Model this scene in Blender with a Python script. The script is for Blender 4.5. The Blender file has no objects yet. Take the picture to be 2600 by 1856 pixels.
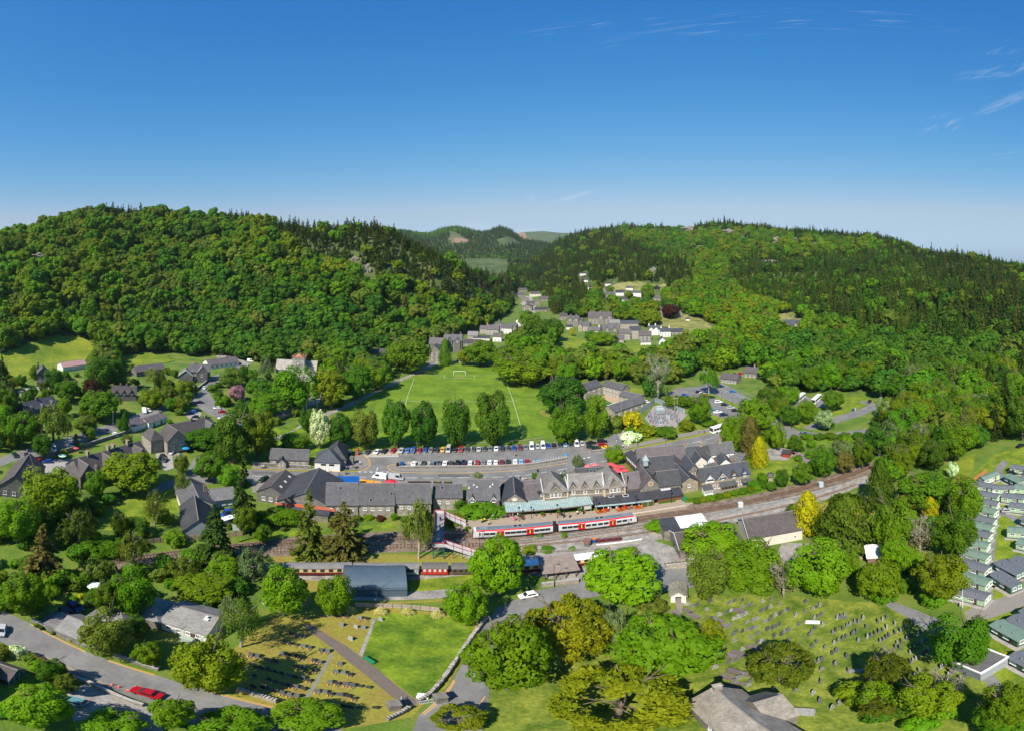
import bpy,bmesh,math,random
import numpy as np
from mathutils import Vector,Matrix
from mathutils.geometry import tessellate_polygon
# ---------------------------------------------------------------- camera, sky, sun, exposure
SC=bpy.context.scene
CX,HY,S,HC=1300.0,640.0,20.0,86.0      # stitched panorama: 20 photo pixels per degree, eye 86 m above the valley floor
SUN_AZ,SUN_EL=207.0,47.0                   # compass of the sun seen from the scene (0 = view direction, clockwise)
cam=bpy.data.cameras.new('camera'); CAM=bpy.data.objects.new('camera',cam)
SC.collection.objects.link(CAM); SC.camera=CAM
cam.type='PANO'; cam.panorama_type='EQUIRECTANGULAR'
cam.longitude_min,cam.longitude_max=math.radians(-65),math.radians(65)
cam.latitude_max,cam.latitude_min=math.radians(32),math.radians(-60.8)
CAM.location=(0,0,HC); CAM.rotation_euler=(math.pi/2,0,0)
cam.clip_start=0.5; cam.clip_end=40000
W=bpy.data.worlds.new('World'); SC.world=W; W.use_nodes=True
sun=bpy.data.lights.new('sun','SUN'); sun.energy=4.9; sun.angle=math.radians(0.55); sun.color=(1.0,0.93,0.81)
SUN=bpy.data.objects.new('sun',sun); SC.collection.objects.link(SUN)
SUN.rotation_euler=(math.radians(90-SUN_EL),0,math.radians(180-SUN_AZ))
SC.view_settings.view_transform='Standard'; SC.view_settings.look='None'
SC.view_settings.exposure=0.5; SC.view_settings.gamma=1.0; SC.view_settings.use_curve_mapping=False
SC.cycles.max_bounces=5; SC.cycles.diffuse_bounces=3; SC.cycles.glossy_bounces=2
SC.cycles.transmission_bounces=2; SC.cycles.transparent_max_bounces=6; SC.cycles.volume_bounces=0
SC.cycles.use_denoising=True
SKYG=((2.5,.335),(1.2,.73),(.62,1.56))
def sky_world():
 nt=W.node_tree; N=nt.nodes; L=nt.links
 bg=N['Background']; bg.inputs[1].default_value=0.15
 sk=N.new('ShaderNodeTexSky'); sk.sky_type='NISHITA'; sk.sun_disc=False
 sk.sun_elevation=math.radians(SUN_EL); sk.sun_rotation=math.radians(SUN_AZ)
 sk.altitude=100; sk.air_density=1.0; sk.dust_density=0.25; sk.ozone_density=4.0
 # thin cirrus: stretched noise in the direction of the sky, only in three places
 tc=N.new('ShaderNodeTexCoord')
 def cloud(az,el,wa,we,rot,sc,th):
  d=Vector((math.sin(math.radians(az))*math.cos(math.radians(el)),math.cos(math.radians(az))*math.cos(math.radians(el)),math.sin(math.radians(el))))
  ux=Vector((d.y,-d.x,0)).normalized(); uz=ux.cross(d).normalized()
  if uz.z < 0: uz=-uz
  c,s=math.cos(math.radians(rot)),math.sin(math.radians(rot))
  a,b=ux*c+uz*s,uz*c-ux*s
  def dot(v):
   n=N.new('ShaderNodeVectorMath'); n.operation='DOT_PRODUCT'; L.new(tc.outputs['Generated'],n.inputs[0]); n.inputs[1].default_value=v; return n.outputs['Value']
  def m(op,x,y=None):
   n=N.new('ShaderNodeMath'); n.operation=op
   for i,q in enumerate((x,y)):
    if q is None: continue
    if isinstance(q,(int,float)): n.inputs[i].default_value=q
    else: L.new(q,n.inputs[i])
   return n.outputs[0]
  u=m('DIVIDE',dot(a),math.tan(math.radians(wa))); v=m('DIVIDE',dot(b),math.tan(math.radians(we)))
  r2=m('ADD',m('MULTIPLY',u,u),m('MULTIPLY',v,v))
  fall=m('MAXIMUM',m('SUBTRACT',1.0,r2),0.0)
  front=m('GREATER_THAN',dot(d),0.0)
  cb=N.new('ShaderNodeCombineXYZ'); L.new(m('MULTIPLY',u,sc),cb.inputs[0]); L.new(m('MULTIPLY',v,sc*2.2),cb.inputs[1])
  nz=N.new('ShaderNodeTexNoise'); nz.inputs['Scale'].default_value=1.0; nz.inputs['Detail'].default_value=6; nz.inputs['Roughness'].default_value=.62
  nz.inputs['Distortion'].default_value=.6
  L.new(cb.outputs[0],nz.inputs['Vector'])
  k=m('MULTIPLY',m('MAXIMUM',m('SUBTRACT',nz.outputs['Fac'],th),0.0),3.2)
  return m('MULTIPLY',m('MULTIPLY',k,fall),front),m
 tot=None
 for args in [(63.5,19.4,5.5,.75,24,2.2,.40),(62,22.5,4,.5,8,1.6,.46),(55,16.5,4,2.0,28,1.4,.50),(64,24,8,4,20,1.6,.52),(34,29.5,22,2.0,3,3.0,.54),(10,29,9,.9,8,2.0,.52),
                 (7.2,6.9,3.2,.35,18,2.0,.42),(9.0,7.3,3.6,.28,16,2.4,.42),(2.5,6.9,1.2,.5,10,1.2,.45),(-4.5,3.3,3.6,.75,0,2.0,.38),(2.6,2.7,2.4,.5,0,2.0,.38),(66,13,6,.7,10,2,.5)]:
  k,m=cloud(*args); tot=k if tot is None else m('ADD',tot,k)
 tot=m('MINIMUM',m('MULTIPLY',tot,.4),0.45)
 # film-like response of the drone camera to the blue of the sky: deeper overhead, pale at the horizon
 bw=N.new('ShaderNodeRGBToBW'); L.new(sk.outputs[0],bw.inputs[0]); dv=N.new('ShaderNodeVectorMath'); dv.operation='SCALE'
 L.new(sk.outputs[0],dv.inputs[0]); L.new(m('DIVIDE',1.0,m('ADD',1.0,m('MULTIPLY',bw.outputs[0],.17))),dv.inputs['Scale'])
 sc=N.new('ShaderNodeSeparateColor'); L.new(dv.outputs[0],sc.inputs[0]); cc=N.new('ShaderNodeCombineColor')
 r_,g_,b_=[m('MULTIPLY',m('POWER',sc.outputs[i],g),k) for i,(g,k) in enumerate(SKYG)]
 L.new(m('MINIMUM',r_,m('MULTIPLY',g_,.74)),cc.inputs[0]); L.new(g_,cc.inputs[1]); L.new(m('MAXIMUM',b_,m('MULTIPLY',g_,1.22)),cc.inputs[2])
 sky_col=cc.outputs[0]
 mx=N.new('ShaderNodeMixRGB'); L.new(tot,mx.inputs[0]); L.new(sky_col,mx.inputs[1]); mx.inputs[2].default_value=(4.2,4.5,4.9,1)
 L.new(mx.outputs[0],bg.inputs[0])
sky_world()
# ---------------------------------------------------------------- helpers
COL=SC.collection
R=math.radians
def ray(px,py):
 a,e=R((px-CX)/S),R((HY-py)/S)
 return Vector((math.sin(a)*math.cos(e),math.cos(a)*math.cos(e),math.sin(e)))
def P(px,py,z=0.0):
 """the point at height z on the flat valley floor that the photograph shows at this pixel"""
 d=ray(px,py); t=(z-HC)/d.z
 return Vector((d.x*t,d.y*t,z))
def pix(x,y,z=0.0):
 return CX+S*math.degrees(math.atan2(x,y)),HY-S*math.degrees(math.atan2(z-HC,math.hypot(x,y)))
def tag(o,label=None,cat=None,group=None,kind=None):
 if label: o['label']=label
 if cat: o['category']=cat
 if group: o['group']=group
 if kind: o['kind']=kind
 return o
def link(name,data,parent=None,loc=None,rz=None,scale=None):
 o=bpy.data.objects.new(name,data); COL.objects.link(o)
 if parent is not None: o.parent=parent
 if loc is not None: o.location=loc
 if rz is not None: o.rotation_euler=(0,0,rz)
 if scale is not None: o.scale=scale
 return o
def thing(name,label,cat,loc=(0,0,0),rz=0.0,group=None):
 o=link(name,None,None,loc,rz); o.empty_display_size=.1
 return tag(o,label,cat,group)
def mesh(name,V,F,mats=(),mi=None,smooth=False):
 me=bpy.data.meshes.new(name); me.from_pydata([tuple(v) for v in V],[],F)
 for m in mats: me.materials.append(m)
 if mi is not None: me.polygons.foreach_set('material_index',mi)
 if smooth: me.polygons.foreach_set('use_smooth',[True]*len(me.polygons))
 me.update(); return me
class MB:
 """collects simple solids into one mesh"""
 def __init__(s): s.V,s.F,s.M=[],[],[]
 def add(s,V,F,m=0):
  o=len(s.V); s.V += [tuple(v) for v in V]; s.F += [tuple(i+o for i in f) for f in F]; s.M += [m]*len(F); return s
 def box(s,x0,x1,y0,y1,z0,z1,m=0,tx=0,ty=0):
  V=[(x0,y0,z0),(x1,y0,z0),(x1,y1,z0),(x0,y1,z0),(x0+tx,y0+ty,z1),(x1-tx,y0+ty,z1),(x1-tx,y1-ty,z1),(x0+tx,y1-ty,z1)]
  return s.add(V,[(3,2,1,0),(4,5,6,7),(0,1,5,4),(1,2,6,5),(2,3,7,6),(3,0,4,7)],m)
 def prism(s,prof,x0,x1,axis='x',m=0):
  """closed outline prof [(a, b)] swept along an axis from x0 to x1; x: (a, b) = (y, z), y: (x, z), z: (x, y)"""
  n=len(prof)
  f={'x': lambda t,a,b: (t,a,b),'y': lambda t,a,b: (a,t,b),'z': lambda t,a,b: (a,b,t)}[axis]
  V=[f(x0,a,b) for a,b in prof]+[f(x1,a,b) for a,b in prof]
  F=[tuple(range(n-1,-1,-1)),tuple(range(n,2*n))]+[(i,(i+1) % n,n+(i+1) % n,n+i) for i in range(n)]
  return s.add(V,F,m)
 def tube(s,p,q,r0,r1=None,n=6,m=0):
  p,q=Vector(p),Vector(q); r1=r0 if r1 is None else r1
  d=(q-p).normalized(); u=d.orthogonal().normalized(); w=d.cross(u)
  V=[]
  for c,r in ((p,r0),(q,r1)):
   V += [c+u*(r*math.cos(2*math.pi*i/n))+w*(r*math.sin(2*math.pi*i/n)) for i in range(n)]
  F=[(i,(i+1) % n,n+(i+1) % n,n+i) for i in range(n)]+[tuple(range(n-1,-1,-1)),tuple(range(n,2*n))]
  return s.add(V,F,m)
 def mesh(s,name,mats,smooth=False):
  me=mesh(name,s.V,s.F,mats if isinstance(mats,(list,tuple)) else [mats],s.M,smooth)
  bm=bmesh.new(); bm.from_mesh(me); bmesh.ops.recalc_face_normals(bm,faces=bm.faces); bm.to_mesh(me); bm.free()
  return me
 def obj(s,name,mats,parent=None,loc=None,rz=None,smooth=False):
  return link(name,s.mesh(name,mats,smooth),parent,loc,rz)
# ---------------------------------------------------------------- materials
MATS={}
def mat(name,col,rough=.8,var=.0,scale=1.0,col2=None,bump=0.0,metal=0.0,spec=.3,coord='Object',det=4,objvar=0.0):
 """a base colour broken up by noise; col2 = a second colour in patches, objvar = a little difference from thing to thing"""
 if name in MATS: return MATS[name]
 m=bpy.data.materials.new(name); m.use_nodes=True; MATS[name]=m
 N,L=m.node_tree.nodes,m.node_tree.links; b=N['Principled BSDF']
 b.inputs['Roughness'].default_value=rough; b.inputs['Metallic'].default_value=metal; b.inputs['Specular IOR Level'].default_value=spec
 c4=lambda c: (c[0],c[1],c[2],1)
 if var or col2 or objvar:
  tc=N.new('ShaderNodeTexCoord'); nz=N.new('ShaderNodeTexNoise'); nz.inputs['Scale'].default_value=scale; nz.inputs['Detail'].default_value=det; nz.inputs['Roughness'].default_value=.65
  L.new(tc.outputs[coord],nz.inputs['Vector'])
  if coord == 'World':
   pass
  rp=N.new('ShaderNodeValToRGB'); L.new(nz.outputs['Fac'],rp.inputs[0])
  a=col; c=col2 or col
  rp.color_ramp.elements[0].position=.34; rp.color_ramp.elements[1].position=.66
  rp.color_ramp.elements[0].color=c4([x*(1-var) for x in a]); rp.color_ramp.elements[1].color=c4([x*(1+var) for x in c])
  out=rp.outputs[0]
  nf=N.new('ShaderNodeTexNoise'); nf.inputs['Scale'].default_value=scale*7; nf.inputs['Detail'].default_value=3; L.new(tc.outputs[coord],nf.inputs['Vector'])
  hs=N.new('ShaderNodeHueSaturation'); mr=N.new('ShaderNodeMapRange'); mr.inputs[1].default_value=.3; mr.inputs[2].default_value=.7
  mr.inputs[3].default_value=1-var*.8; mr.inputs[4].default_value=1+var*.8
  L.new(nf.outputs['Fac'],mr.inputs[0]); val=mr.outputs[0]
  if objvar:
   oi=N.new('ShaderNodeObjectInfo'); m2=N.new('ShaderNodeMapRange'); m2.inputs[3].default_value=1-objvar; m2.inputs[4].default_value=1+objvar
   L.new(oi.outputs['Random'],m2.inputs[0]); mm=N.new('ShaderNodeMath'); mm.operation='MULTIPLY'; L.new(val,mm.inputs[0]); L.new(m2.outputs[0],mm.inputs[1]); val=mm.outputs[0]
  L.new(val,hs.inputs['Value']); L.new(out,hs.inputs['Color']); L.new(hs.outputs[0],b.inputs['Base Color'])
  if bump:
   bp=N.new('ShaderNodeBump'); bp.inputs['Strength'].default_value=bump; bp.inputs['Distance'].default_value=.05
   L.new(nf.outputs['Fac'],bp.inputs['Height']); L.new(bp.outputs[0],b.inputs['Normal'])
 else:
  b.inputs['Base Color'].default_value=c4(col)
 return m
def masonry(name,c1,c2,mortar,sx=.55,sy=.25):
 """coursed rubble: blocks of uneven colour with sunk joints"""
 if name in MATS: return MATS[name]
 m=bpy.data.materials.new(name); m.use_nodes=True; MATS[name]=m
 N,L=m.node_tree.nodes,m.node_tree.links; b=N['Principled BSDF']; b.inputs['Roughness'].default_value=.9; b.inputs['Specular IOR Level'].default_value=.2
 g=N.new('ShaderNodeTexCoord'); sp=N.new('ShaderNodeSeparateXYZ'); L.new(g.outputs['Object'],sp.inputs[0])
 ad=N.new('ShaderNodeMath'); ad.operation='ADD'; L.new(sp.outputs[0],ad.inputs[0]); L.new(sp.outputs[1],ad.inputs[1])
 cb=N.new('ShaderNodeCombineXYZ'); L.new(ad.outputs[0],cb.inputs[0]); L.new(sp.outputs[2],cb.inputs[1])
 br=N.new('ShaderNodeTexBrick'); br.inputs['Scale'].default_value=1; br.inputs['Brick Width'].default_value=sx; br.inputs['Row Height'].default_value=sy
 br.inputs['Mortar Size'].default_value=.018; br.inputs['Color1'].default_value=(*c1,1); br.inputs['Color2'].default_value=(*c2,1); br.inputs['Mortar'].default_value=(*mortar,1)
 L.new(cb.outputs[0],br.inputs['Vector'])
 nz=N.new('ShaderNodeTexNoise'); nz.inputs['Scale'].default_value=.7; nz.inputs['Detail'].default_value=5; L.new(g.outputs['Object'],nz.inputs['Vector'])
 mr=N.new('ShaderNodeMapRange'); mr.inputs[1].default_value=.3; mr.inputs[2].default_value=.7; mr.inputs[3].default_value=.7; mr.inputs[4].default_value=1.25; L.new(nz.outputs['Fac'],mr.inputs[0])
 hs=N.new('ShaderNodeHueSaturation'); L.new(br.outputs[0],hs.inputs['Color']); L.new(mr.outputs[0],hs.inputs['Value']); L.new(hs.outputs[0],b.inputs['Base Color'])
 bp=N.new('ShaderNodeBump'); bp.inputs['Strength'].default_value=.6; bp.inputs['Distance'].default_value=.03; bp.invert=True
 L.new(br.outputs['Fac'],bp.inputs['Height']); L.new(bp.outputs[0],b.inputs['Normal'])
 return m
def slate(name,c,var=.25):
 """slate courses: faint rows down the slope, slates of slightly different grey, lichen in patches"""
 if name in MATS: return MATS[name]
 m=bpy.data.materials.new(name); m.use_nodes=True; MATS[name]=m
 N,L=m.node_tree.nodes,m.node_tree.links; b=N['Principled BSDF']; b.inputs['Roughness'].default_value=.62; b.inputs['Specular IOR Level'].default_value=.3
 g=N.new('ShaderNodeTexCoord')
 vo=N.new('ShaderNodeTexVoronoi'); vo.inputs['Scale'].default_value=2.4; L.new(g.outputs['Object'],vo.inputs['Vector'])
 nz=N.new('ShaderNodeTexNoise'); nz.inputs['Scale'].default_value=.35; nz.inputs['Detail'].default_value=8; nz.inputs['Roughness'].default_value=.7; L.new(g.outputs['Object'],nz.inputs['Vector'])
 wv=N.new('ShaderNodeTexWave'); wv.bands_direction='Z'; wv.inputs['Scale'].default_value=1.35; wv.inputs['Distortion'].default_value=.8; L.new(g.outputs['Object'],wv.inputs['Vector'])
 rp=N.new('ShaderNodeValToRGB'); L.new(nz.outputs['Fac'],rp.inputs[0]); e=rp.color_ramp.elements
 e[0].position=.3; e[1].position=.62; e[0].color=(*[x*(1-var) for x in c],1); e[1].color=(*[x*(1+var*.5) for x in c],1)
 q=rp.color_ramp.elements.new(.74); q.color=(c[0]*1.5,c[1]*1.5,c[2]*1.35,1)
 sv=N.new('ShaderNodeSeparateColor'); L.new(vo.outputs['Color'],sv.inputs[0])
 m1=N.new('ShaderNodeMapRange'); m1.inputs[3].default_value=.82; m1.inputs[4].default_value=1.15; L.new(sv.outputs[0],m1.inputs[0])
 m2=N.new('ShaderNodeMapRange'); m2.inputs[3].default_value=.86; m2.inputs[4].default_value=1.06; L.new(wv.outputs['Fac'],m2.inputs[0])
 mm=N.new('ShaderNodeMath'); mm.operation='MULTIPLY'; L.new(m1.outputs[0],mm.inputs[0]); L.new(m2.outputs[0],mm.inputs[1])
 oi=N.new('ShaderNodeObjectInfo'); m3=N.new('ShaderNodeMapRange'); m3.inputs[3].default_value=.88; m3.inputs[4].default_value=1.14; L.new(oi.outputs['Random'],m3.inputs[0])
 m4=N.new('ShaderNodeMath'); m4.operation='MULTIPLY'; L.new(mm.outputs[0],m4.inputs[0]); L.new(m3.outputs[0],m4.inputs[1])
 hs=N.new('ShaderNodeHueSaturation'); L.new(rp.outputs[0],hs.inputs['Color']); L.new(m4.outputs[0],hs.inputs['Value']); L.new(hs.outputs[0],b.inputs['Base Color'])
 bp=N.new('ShaderNodeBump'); bp.inputs['Strength'].default_value=.35; bp.inputs['Distance'].default_value=.03; L.new(wv.outputs['Fac'],bp.inputs['Height']); L.new(bp.outputs[0],b.inputs['Normal'])
 return m
def leafmat(name,col,col2=None,hue=.02,trans=.3,val=.3):
 """foliage: every leaf cluster its own tint (attribute v), every tree its own tint, light passing through"""
 if name in MATS: return MATS[name]
 m=bpy.data.materials.new(name); m.use_nodes=True; MATS[name]=m
 N,L=m.node_tree.nodes,m.node_tree.links; b=N['Principled BSDF']; b.inputs['Roughness'].default_value=.6; b.inputs['Specular IOR Level'].default_value=.1
 col=(col[0]*1.18,col[1]*1.42,col[2]*.6); col2=col2 and (col2[0]*1.12,col2[1]*1.3,col2[2]*(.55 if col2[2] < .06 else 1))
 at=N.new('ShaderNodeAttribute'); at.attribute_name='v'
 mx=N.new('ShaderNodeMixRGB'); c2=col2 or [x*1.5 for x in col]; mx.inputs[1].default_value=(*col,1); mx.inputs[2].default_value=(*c2,1); L.new(at.outputs['Fac'],mx.inputs[0])
 oi=N.new('ShaderNodeObjectInfo')
 h=N.new('ShaderNodeHueSaturation'); L.new(mx.outputs[0],h.inputs['Color'])
 a1=N.new('ShaderNodeMapRange'); a1.inputs[3].default_value=.5-hue; a1.inputs[4].default_value=.5+hue; L.new(oi.outputs['Random'],a1.inputs[0]); L.new(a1.outputs[0],h.inputs['Hue'])
 mu=N.new('ShaderNodeMath'); mu.operation='MULTIPLY'; mu.inputs[1].default_value=7.31; L.new(oi.outputs['Random'],mu.inputs[0])
 fr=N.new('ShaderNodeMath'); fr.operation='FRACT'; L.new(mu.outputs[0],fr.inputs[0])
 a2=N.new('ShaderNodeMapRange'); a2.inputs[3].default_value=1-val; a2.inputs[4].default_value=1+val; L.new(fr.outputs[0],a2.inputs[0]); L.new(a2.outputs[0],h.inputs['Value'])
 L.new(h.outputs[0],b.inputs['Base Color'])
 tr=N.new('ShaderNodeBsdfTranslucent'); h2=N.new('ShaderNodeHueSaturation'); h2.inputs['Value'].default_value=1.5; h2.inputs['Hue'].default_value=.485; L.new(h.outputs[0],h2.inputs['Color']); L.new(h2.outputs[0],tr.inputs[0])
 ms=N.new('ShaderNodeMixShader'); ms.inputs[0].default_value=trans; L.new(b.outputs[0],ms.inputs[1]); L.new(tr.outputs[0],ms.inputs[2])
 L.new(ms.outputs[0],N['Material Output'].inputs[0])
 return m
asphalt=mat('asphalt',(.165,.16,.155),.9,.12,.15,(.195,.19,.18),.2)
asphalt_dark=mat('asphalt_dark',(.12,.118,.118),.9,.14,.2,None,.2)
paving=mat('paving',(.25,.225,.195),.9,.12,.6,(.21,.19,.165))
concrete=mat('concrete',(.32,.30,.27),.9,.14,.5)
gravel=mat('gravel_surface',(.23,.215,.195),.95,.22,.35,(.29,.27,.245),.4)
earth=mat('earth',(.25,.185,.12),.95,.25,.3,(.3,.24,.16),.3)
ballast=mat('ballast',(.135,.095,.068),.95,.3,.5,(.2,.15,.11),.6)
ballast_grey=mat('ballast_grey',(.24,.215,.19),.95,.25,.5,(.3,.275,.24),.6)
grass_field=mat('grass_mown',(.095,.185,.007),.9,.2,.09,(.135,.205,.01),.3)
grass_dry=mat('grass_dry',(.3,.22,.05),.95,.22,.22,(.19,.19,.025),.4)
grass_lawn=mat('grass_lawn',(.1,.185,.007),.9,.26,.25,(.17,.205,.014),.4)
grass_lush=mat('grass_lush',(.065,.15,.006),.9,.3,.22,(.14,.2,.01),.6)
grass_church=mat('grass_church',(.08,.16,.008),.9,.32,.25,(.17,.19,.025),.6)
grass_mead=mat('grass_meadow',(.12,.2,.01),.9,.2,.05,(.18,.205,.014),.3)
white_paint=mat('white_line',(.72,.72,.7),.7)
yellow_paint=mat('yellow_line',(.62,.36,.08),.7)
stone_wall=masonry('stone',(.24,.215,.18),(.15,.14,.125),(.29,.265,.22))
stone_pale=masonry('stone_pale',(.38,.34,.28),(.24,.215,.175),(.36,.32,.26))
stone_dark=masonry('stone_dark',(.17,.16,.15),(.115,.11,.105),(.2,.19,.17))
stone_warm=masonry('stone_warm',(.36,.29,.2),(.24,.21,.17),(.4,.34,.26),.7,.3)
drystone=masonry('drystone',(.36,.34,.31),(.2,.19,.17),(.06,.055,.05),.5,.22)
render_white=mat('white_render',(.72,.7,.66),.85,.05,.4)
render_cream=mat('cream_render',(.66,.6,.52),.85,.07,.4)
render_grey=mat('grey_render',(.3,.33,.34),.85,.08,.6)
slate_grey=slate('slate_grey',(.098,.096,.098))
slate_dark=slate('slate_dark',(.052,.053,.058),.2)
slate_pale=slate('slate_pale',(.19,.183,.175),.25)
slate_purple=slate('slate_purple',(.118,.1,.102))
slate_blue=slate('slate_blue',(.062,.068,.08),.2)
slate_brown=slate('slate_brown',(.085,.073,.07),.2)
lead=mat('lead',(.5,.5,.52),.5,.06,1)
wood=mat('timber',(.3,.2,.11),.8,.2,2.0)
wood_grey=mat('timber_grey',(.36,.3,.24),.85,.18,1.5,objvar=.12)
wood_dark=mat('timber_dark',(.1,.065,.045),.8,.2,2.0)
white=mat('white',(.8,.8,.79),.5,.03,2)
black=mat('black',(.012,.012,.013),.5)
rubber=mat('rubber',(.02,.02,.02),.8)
glass=mat('glass',(.02,.024,.028),.08,spec=.6)
chrome=mat('metal',(.5,.5,.5),.35,metal=.8)
steel=mat('steel_grey',(.25,.26,.27),.5,.1,2)
rust=mat('rust',(.16,.085,.05),.8,.25,2)
red=mat('red_paint',(.45,.01,.015),.35,.04,1)
blue_p=mat('blue_paint',(.01,.09,.3),.4,.1,.6)
green_p=mat('green_paint',(.02,.2,.1),.45,.08,1)
orange=mat('orange_paint',(.75,.17,.02),.6,.08,2)
yellow=mat('yellow_paint',(.75,.4,.02),.5,.05,2)
terracotta=mat('terracotta',(.5,.13,.06),.8,.12,1)
pink_cloth=mat('coral_cloth',(.6,.075,.09),.8,.06,1)
pot=mat('clay',(.42,.25,.16),.85,.15,3)
bark=mat('bark',(.16,.125,.09),.95,.25,2)
bark_pale=mat('bark_pale',(.42,.38,.31),.9,.2,2)
skin=mat('skin',(.5,.3,.2),.6)
# ---------------------------------------------------------------- terrain: flat valley floor, hills on both sides, far hills up the valley
A_=np.array
FOOT=A_([(-700,1000),(0,930),(150,915),(300,900),(500,893),(620,905),(850,905),(950,895),(1000,880),(1100,872),(1200,845),(1290,795),(1330,745),(1380,765),(1440,835),(1600,858),(1700,862),(1800,850),(2000,850),(2200,905),(2400,1000),(2600,1050),(3300,1100)],float)
CREST_R=A_([(-700,560),(0,610),(300,640),(600,620),(900,590),(1100,580),(1200,610),(1270,760),(1330,1500),(1400,1900),(1550,1700),(1700,1550),(1900,1450),(2100,1250),(2300,1050),(2600,850),(3300,700)],float)
CREST_Y=A_([(-700,700),(-200,680),(0,618),(60,600),(150,578),(220,560),(300,556),(400,556),(500,566),(600,563),(700,578),(800,592),(900,592),(960,594),(1000,606),(1060,643),(1110,664),(1180,690),(1220,706),(1260,722),(1300,705),(1340,693),(1380,650),(1428,618),(1486,597),(1566,588),(1714,592),(1748,584),(1828,581),(1943,585),(2057,599),(2228,612),(2286,630),(2354,654),(2457,664),(2600,694),(3000,740),(3300,760)],float)
FAR_Z=A_([(700,150),(900,185),(1051,204),(1100,214),(1177,222),(1230,216),(1268,226),(1290,205),(1320,160),(1400,120),(1600,80),(1750,0),(3300,-20)],float)
FAR2_Z=A_([(900,100),(1200,250),(1290,300),(1330,345),(1380,358),(1420,335),(1500,330),(1700,150)],float)
def sst(t): t=np.clip(t,0,1); return t*t*(3-2*t)
def T(x,y):
 x,y=np.asarray(x,float),np.asarray(y,float); r=np.hypot(x,y)+1e-6; az=np.degrees(np.arctan2(x,y)); ap=CX+S*az
 it=lambda tb: np.interp(ap,tb[:,0],tb[:,1])
 rf=HC/np.tan(np.radians((it(FOOT)-HY)/S)); rc=it(CREST_R); zc=HC+rc*np.tan(np.radians((HY-it(CREST_Y))/S))
 t=np.clip((r-rf)/(rc-rf),0,None)
 tt=np.clip(t,0,1)
 h=zc*(.45*sst(tt)+.55*tt**1.15)
 drop=np.interp(ap,[900,1000,1290,1310,1700],[.35,.9,.9,.1,.05])
 h=h*(1-drop*sst((r-rc)/500))
 w=sst(tt/.35)*np.clip(1.4-tt*.55,.5,1)
 n=9*np.sin(x*.021+1.3+1.7*np.sin(y*.011))*np.sin(y*.017+.6)+5*np.sin(x*.047+2.1*np.sin(y*.031))+3*np.sin(y*.083+x*.06)
 h=h+n*w*np.interp(r,[300,600,1500],[.55,.8,1.6])*(1-.6*sst((tt-.8)/.2))
 f=np.maximum(it(FAR_Z)*sst((r-1500)/1500)+16*np.sin(ap*.045)*sst((r-2000)/800)*(ap < 1320),it(FAR2_Z)*sst((r-4200)/1700))
 h=h-190*sst((r-rc-250)/1400)*np.interp(ap,[1500,1900,2700],[0,.6,1])
 front=(np.abs(az) < 100)
 return np.where(front,np.where(t > 1,np.maximum(h,np.where(ap < 1750,f,-400)),np.maximum(np.where(t > 0,np.maximum(h,0),0),np.where(r > 1500,f,0))),0.0)
def PT(px,py,lift=0.0):
 """the point on the terrain that the photograph shows at this pixel"""
 d=ray(px,py); ts=np.concatenate([np.arange(80,900,1.5),np.arange(900,7000,8)])
 z=HC+d.z*ts; g=T(d.x*ts,d.y*ts)+lift; k=np.argmax(z <= g)
 if not (z <= g).any(): k=len(ts)-1
 return Vector((d.x*ts[k],d.y*ts[k],float(g[k])))
def build_ground():
 az=np.concatenate([np.arange(-180,-100,4),np.arange(-100,100,.5),np.arange(100,180,4)])
 rr=np.concatenate([[8,30,60,100,150,200],np.geomspace(215,9000,170)])
 n,m=len(az),len(rr); A,RR=np.meshgrid(np.radians(az),rr)
 X,Y=RR*np.sin(A),RR*np.cos(A); Z=T(X,Y)
 V=np.stack([X,Y,Z],-1).reshape(-1,3).tolist(); F=[]
 for i in range(m-1):
  for j in range(n):
   a,b=i*n+j,i*n+(j+1) % n; F.append((a,a+n,b+n,b))
 F.append(tuple(range(n)))
 g=bpy.data.materials.new('ground_cover'); g.use_nodes=True; N,L=g.node_tree.nodes,g.node_tree.links; b=N['Principled BSDF']; b.inputs['Roughness'].default_value=.95
 gm=N.new('ShaderNodeNewGeometry'); sx=N.new('ShaderNodeSeparateXYZ'); L.new(gm.outputs['Position'],sx.inputs[0])
 def noise(s,d=5):
  q=N.new('ShaderNodeTexNoise'); q.inputs['Scale'].default_value=s; q.inputs['Detail'].default_value=d; L.new(gm.outputs['Position'],q.inputs['Vector']); return q.outputs['Fac']
 def ramp(fac,*st):
  q=N.new('ShaderNodeValToRGB'); e=q.color_ramp.elements; e[0].position,e[0].color=st[0][0],(*st[0][1],1); e[1].position,e[1].color=st[-1][0],(*st[-1][1],1)
  for p,c in st[1:-1]: k=e.new(p); k.color=(*c,1)
  L.new(fac,q.inputs[0]); return q.outputs[0]
 near=ramp(noise(.11),(.3,(.06,.11,.008)),(.5,(.1,.17,.01)),(.68,(.17,.18,.03)))
 hill=ramp(noise(.02),(.3,(.035,.06,.012)),(.52,(.07,.105,.018)),(.7,(.12,.11,.05)))
 mr=N.new('ShaderNodeMapRange'); mr.inputs[1].default_value=.5; mr.inputs[2].default_value=4; L.new(sx.outputs[2],mr.inputs[0])
 mx=N.new('ShaderNodeMixRGB'); L.new(mr.outputs[0],mx.inputs[0]); L.new(near,mx.inputs[1]); L.new(hill,mx.inputs[2]); L.new(mx.outputs[0],b.inputs['Base Color'])
 bp=N.new('ShaderNodeBump'); bp.inputs['Strength'].default_value=.8; bp.inputs['Distance'].default_value=.3; L.new(noise(1.7,3),bp.inputs['Height']); L.new(bp.outputs[0],b.inputs['Normal'])
 me=mesh('ground',V,F,[g],smooth=True)
 tag(link('ground',me),kind='structure')
build_ground()
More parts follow.
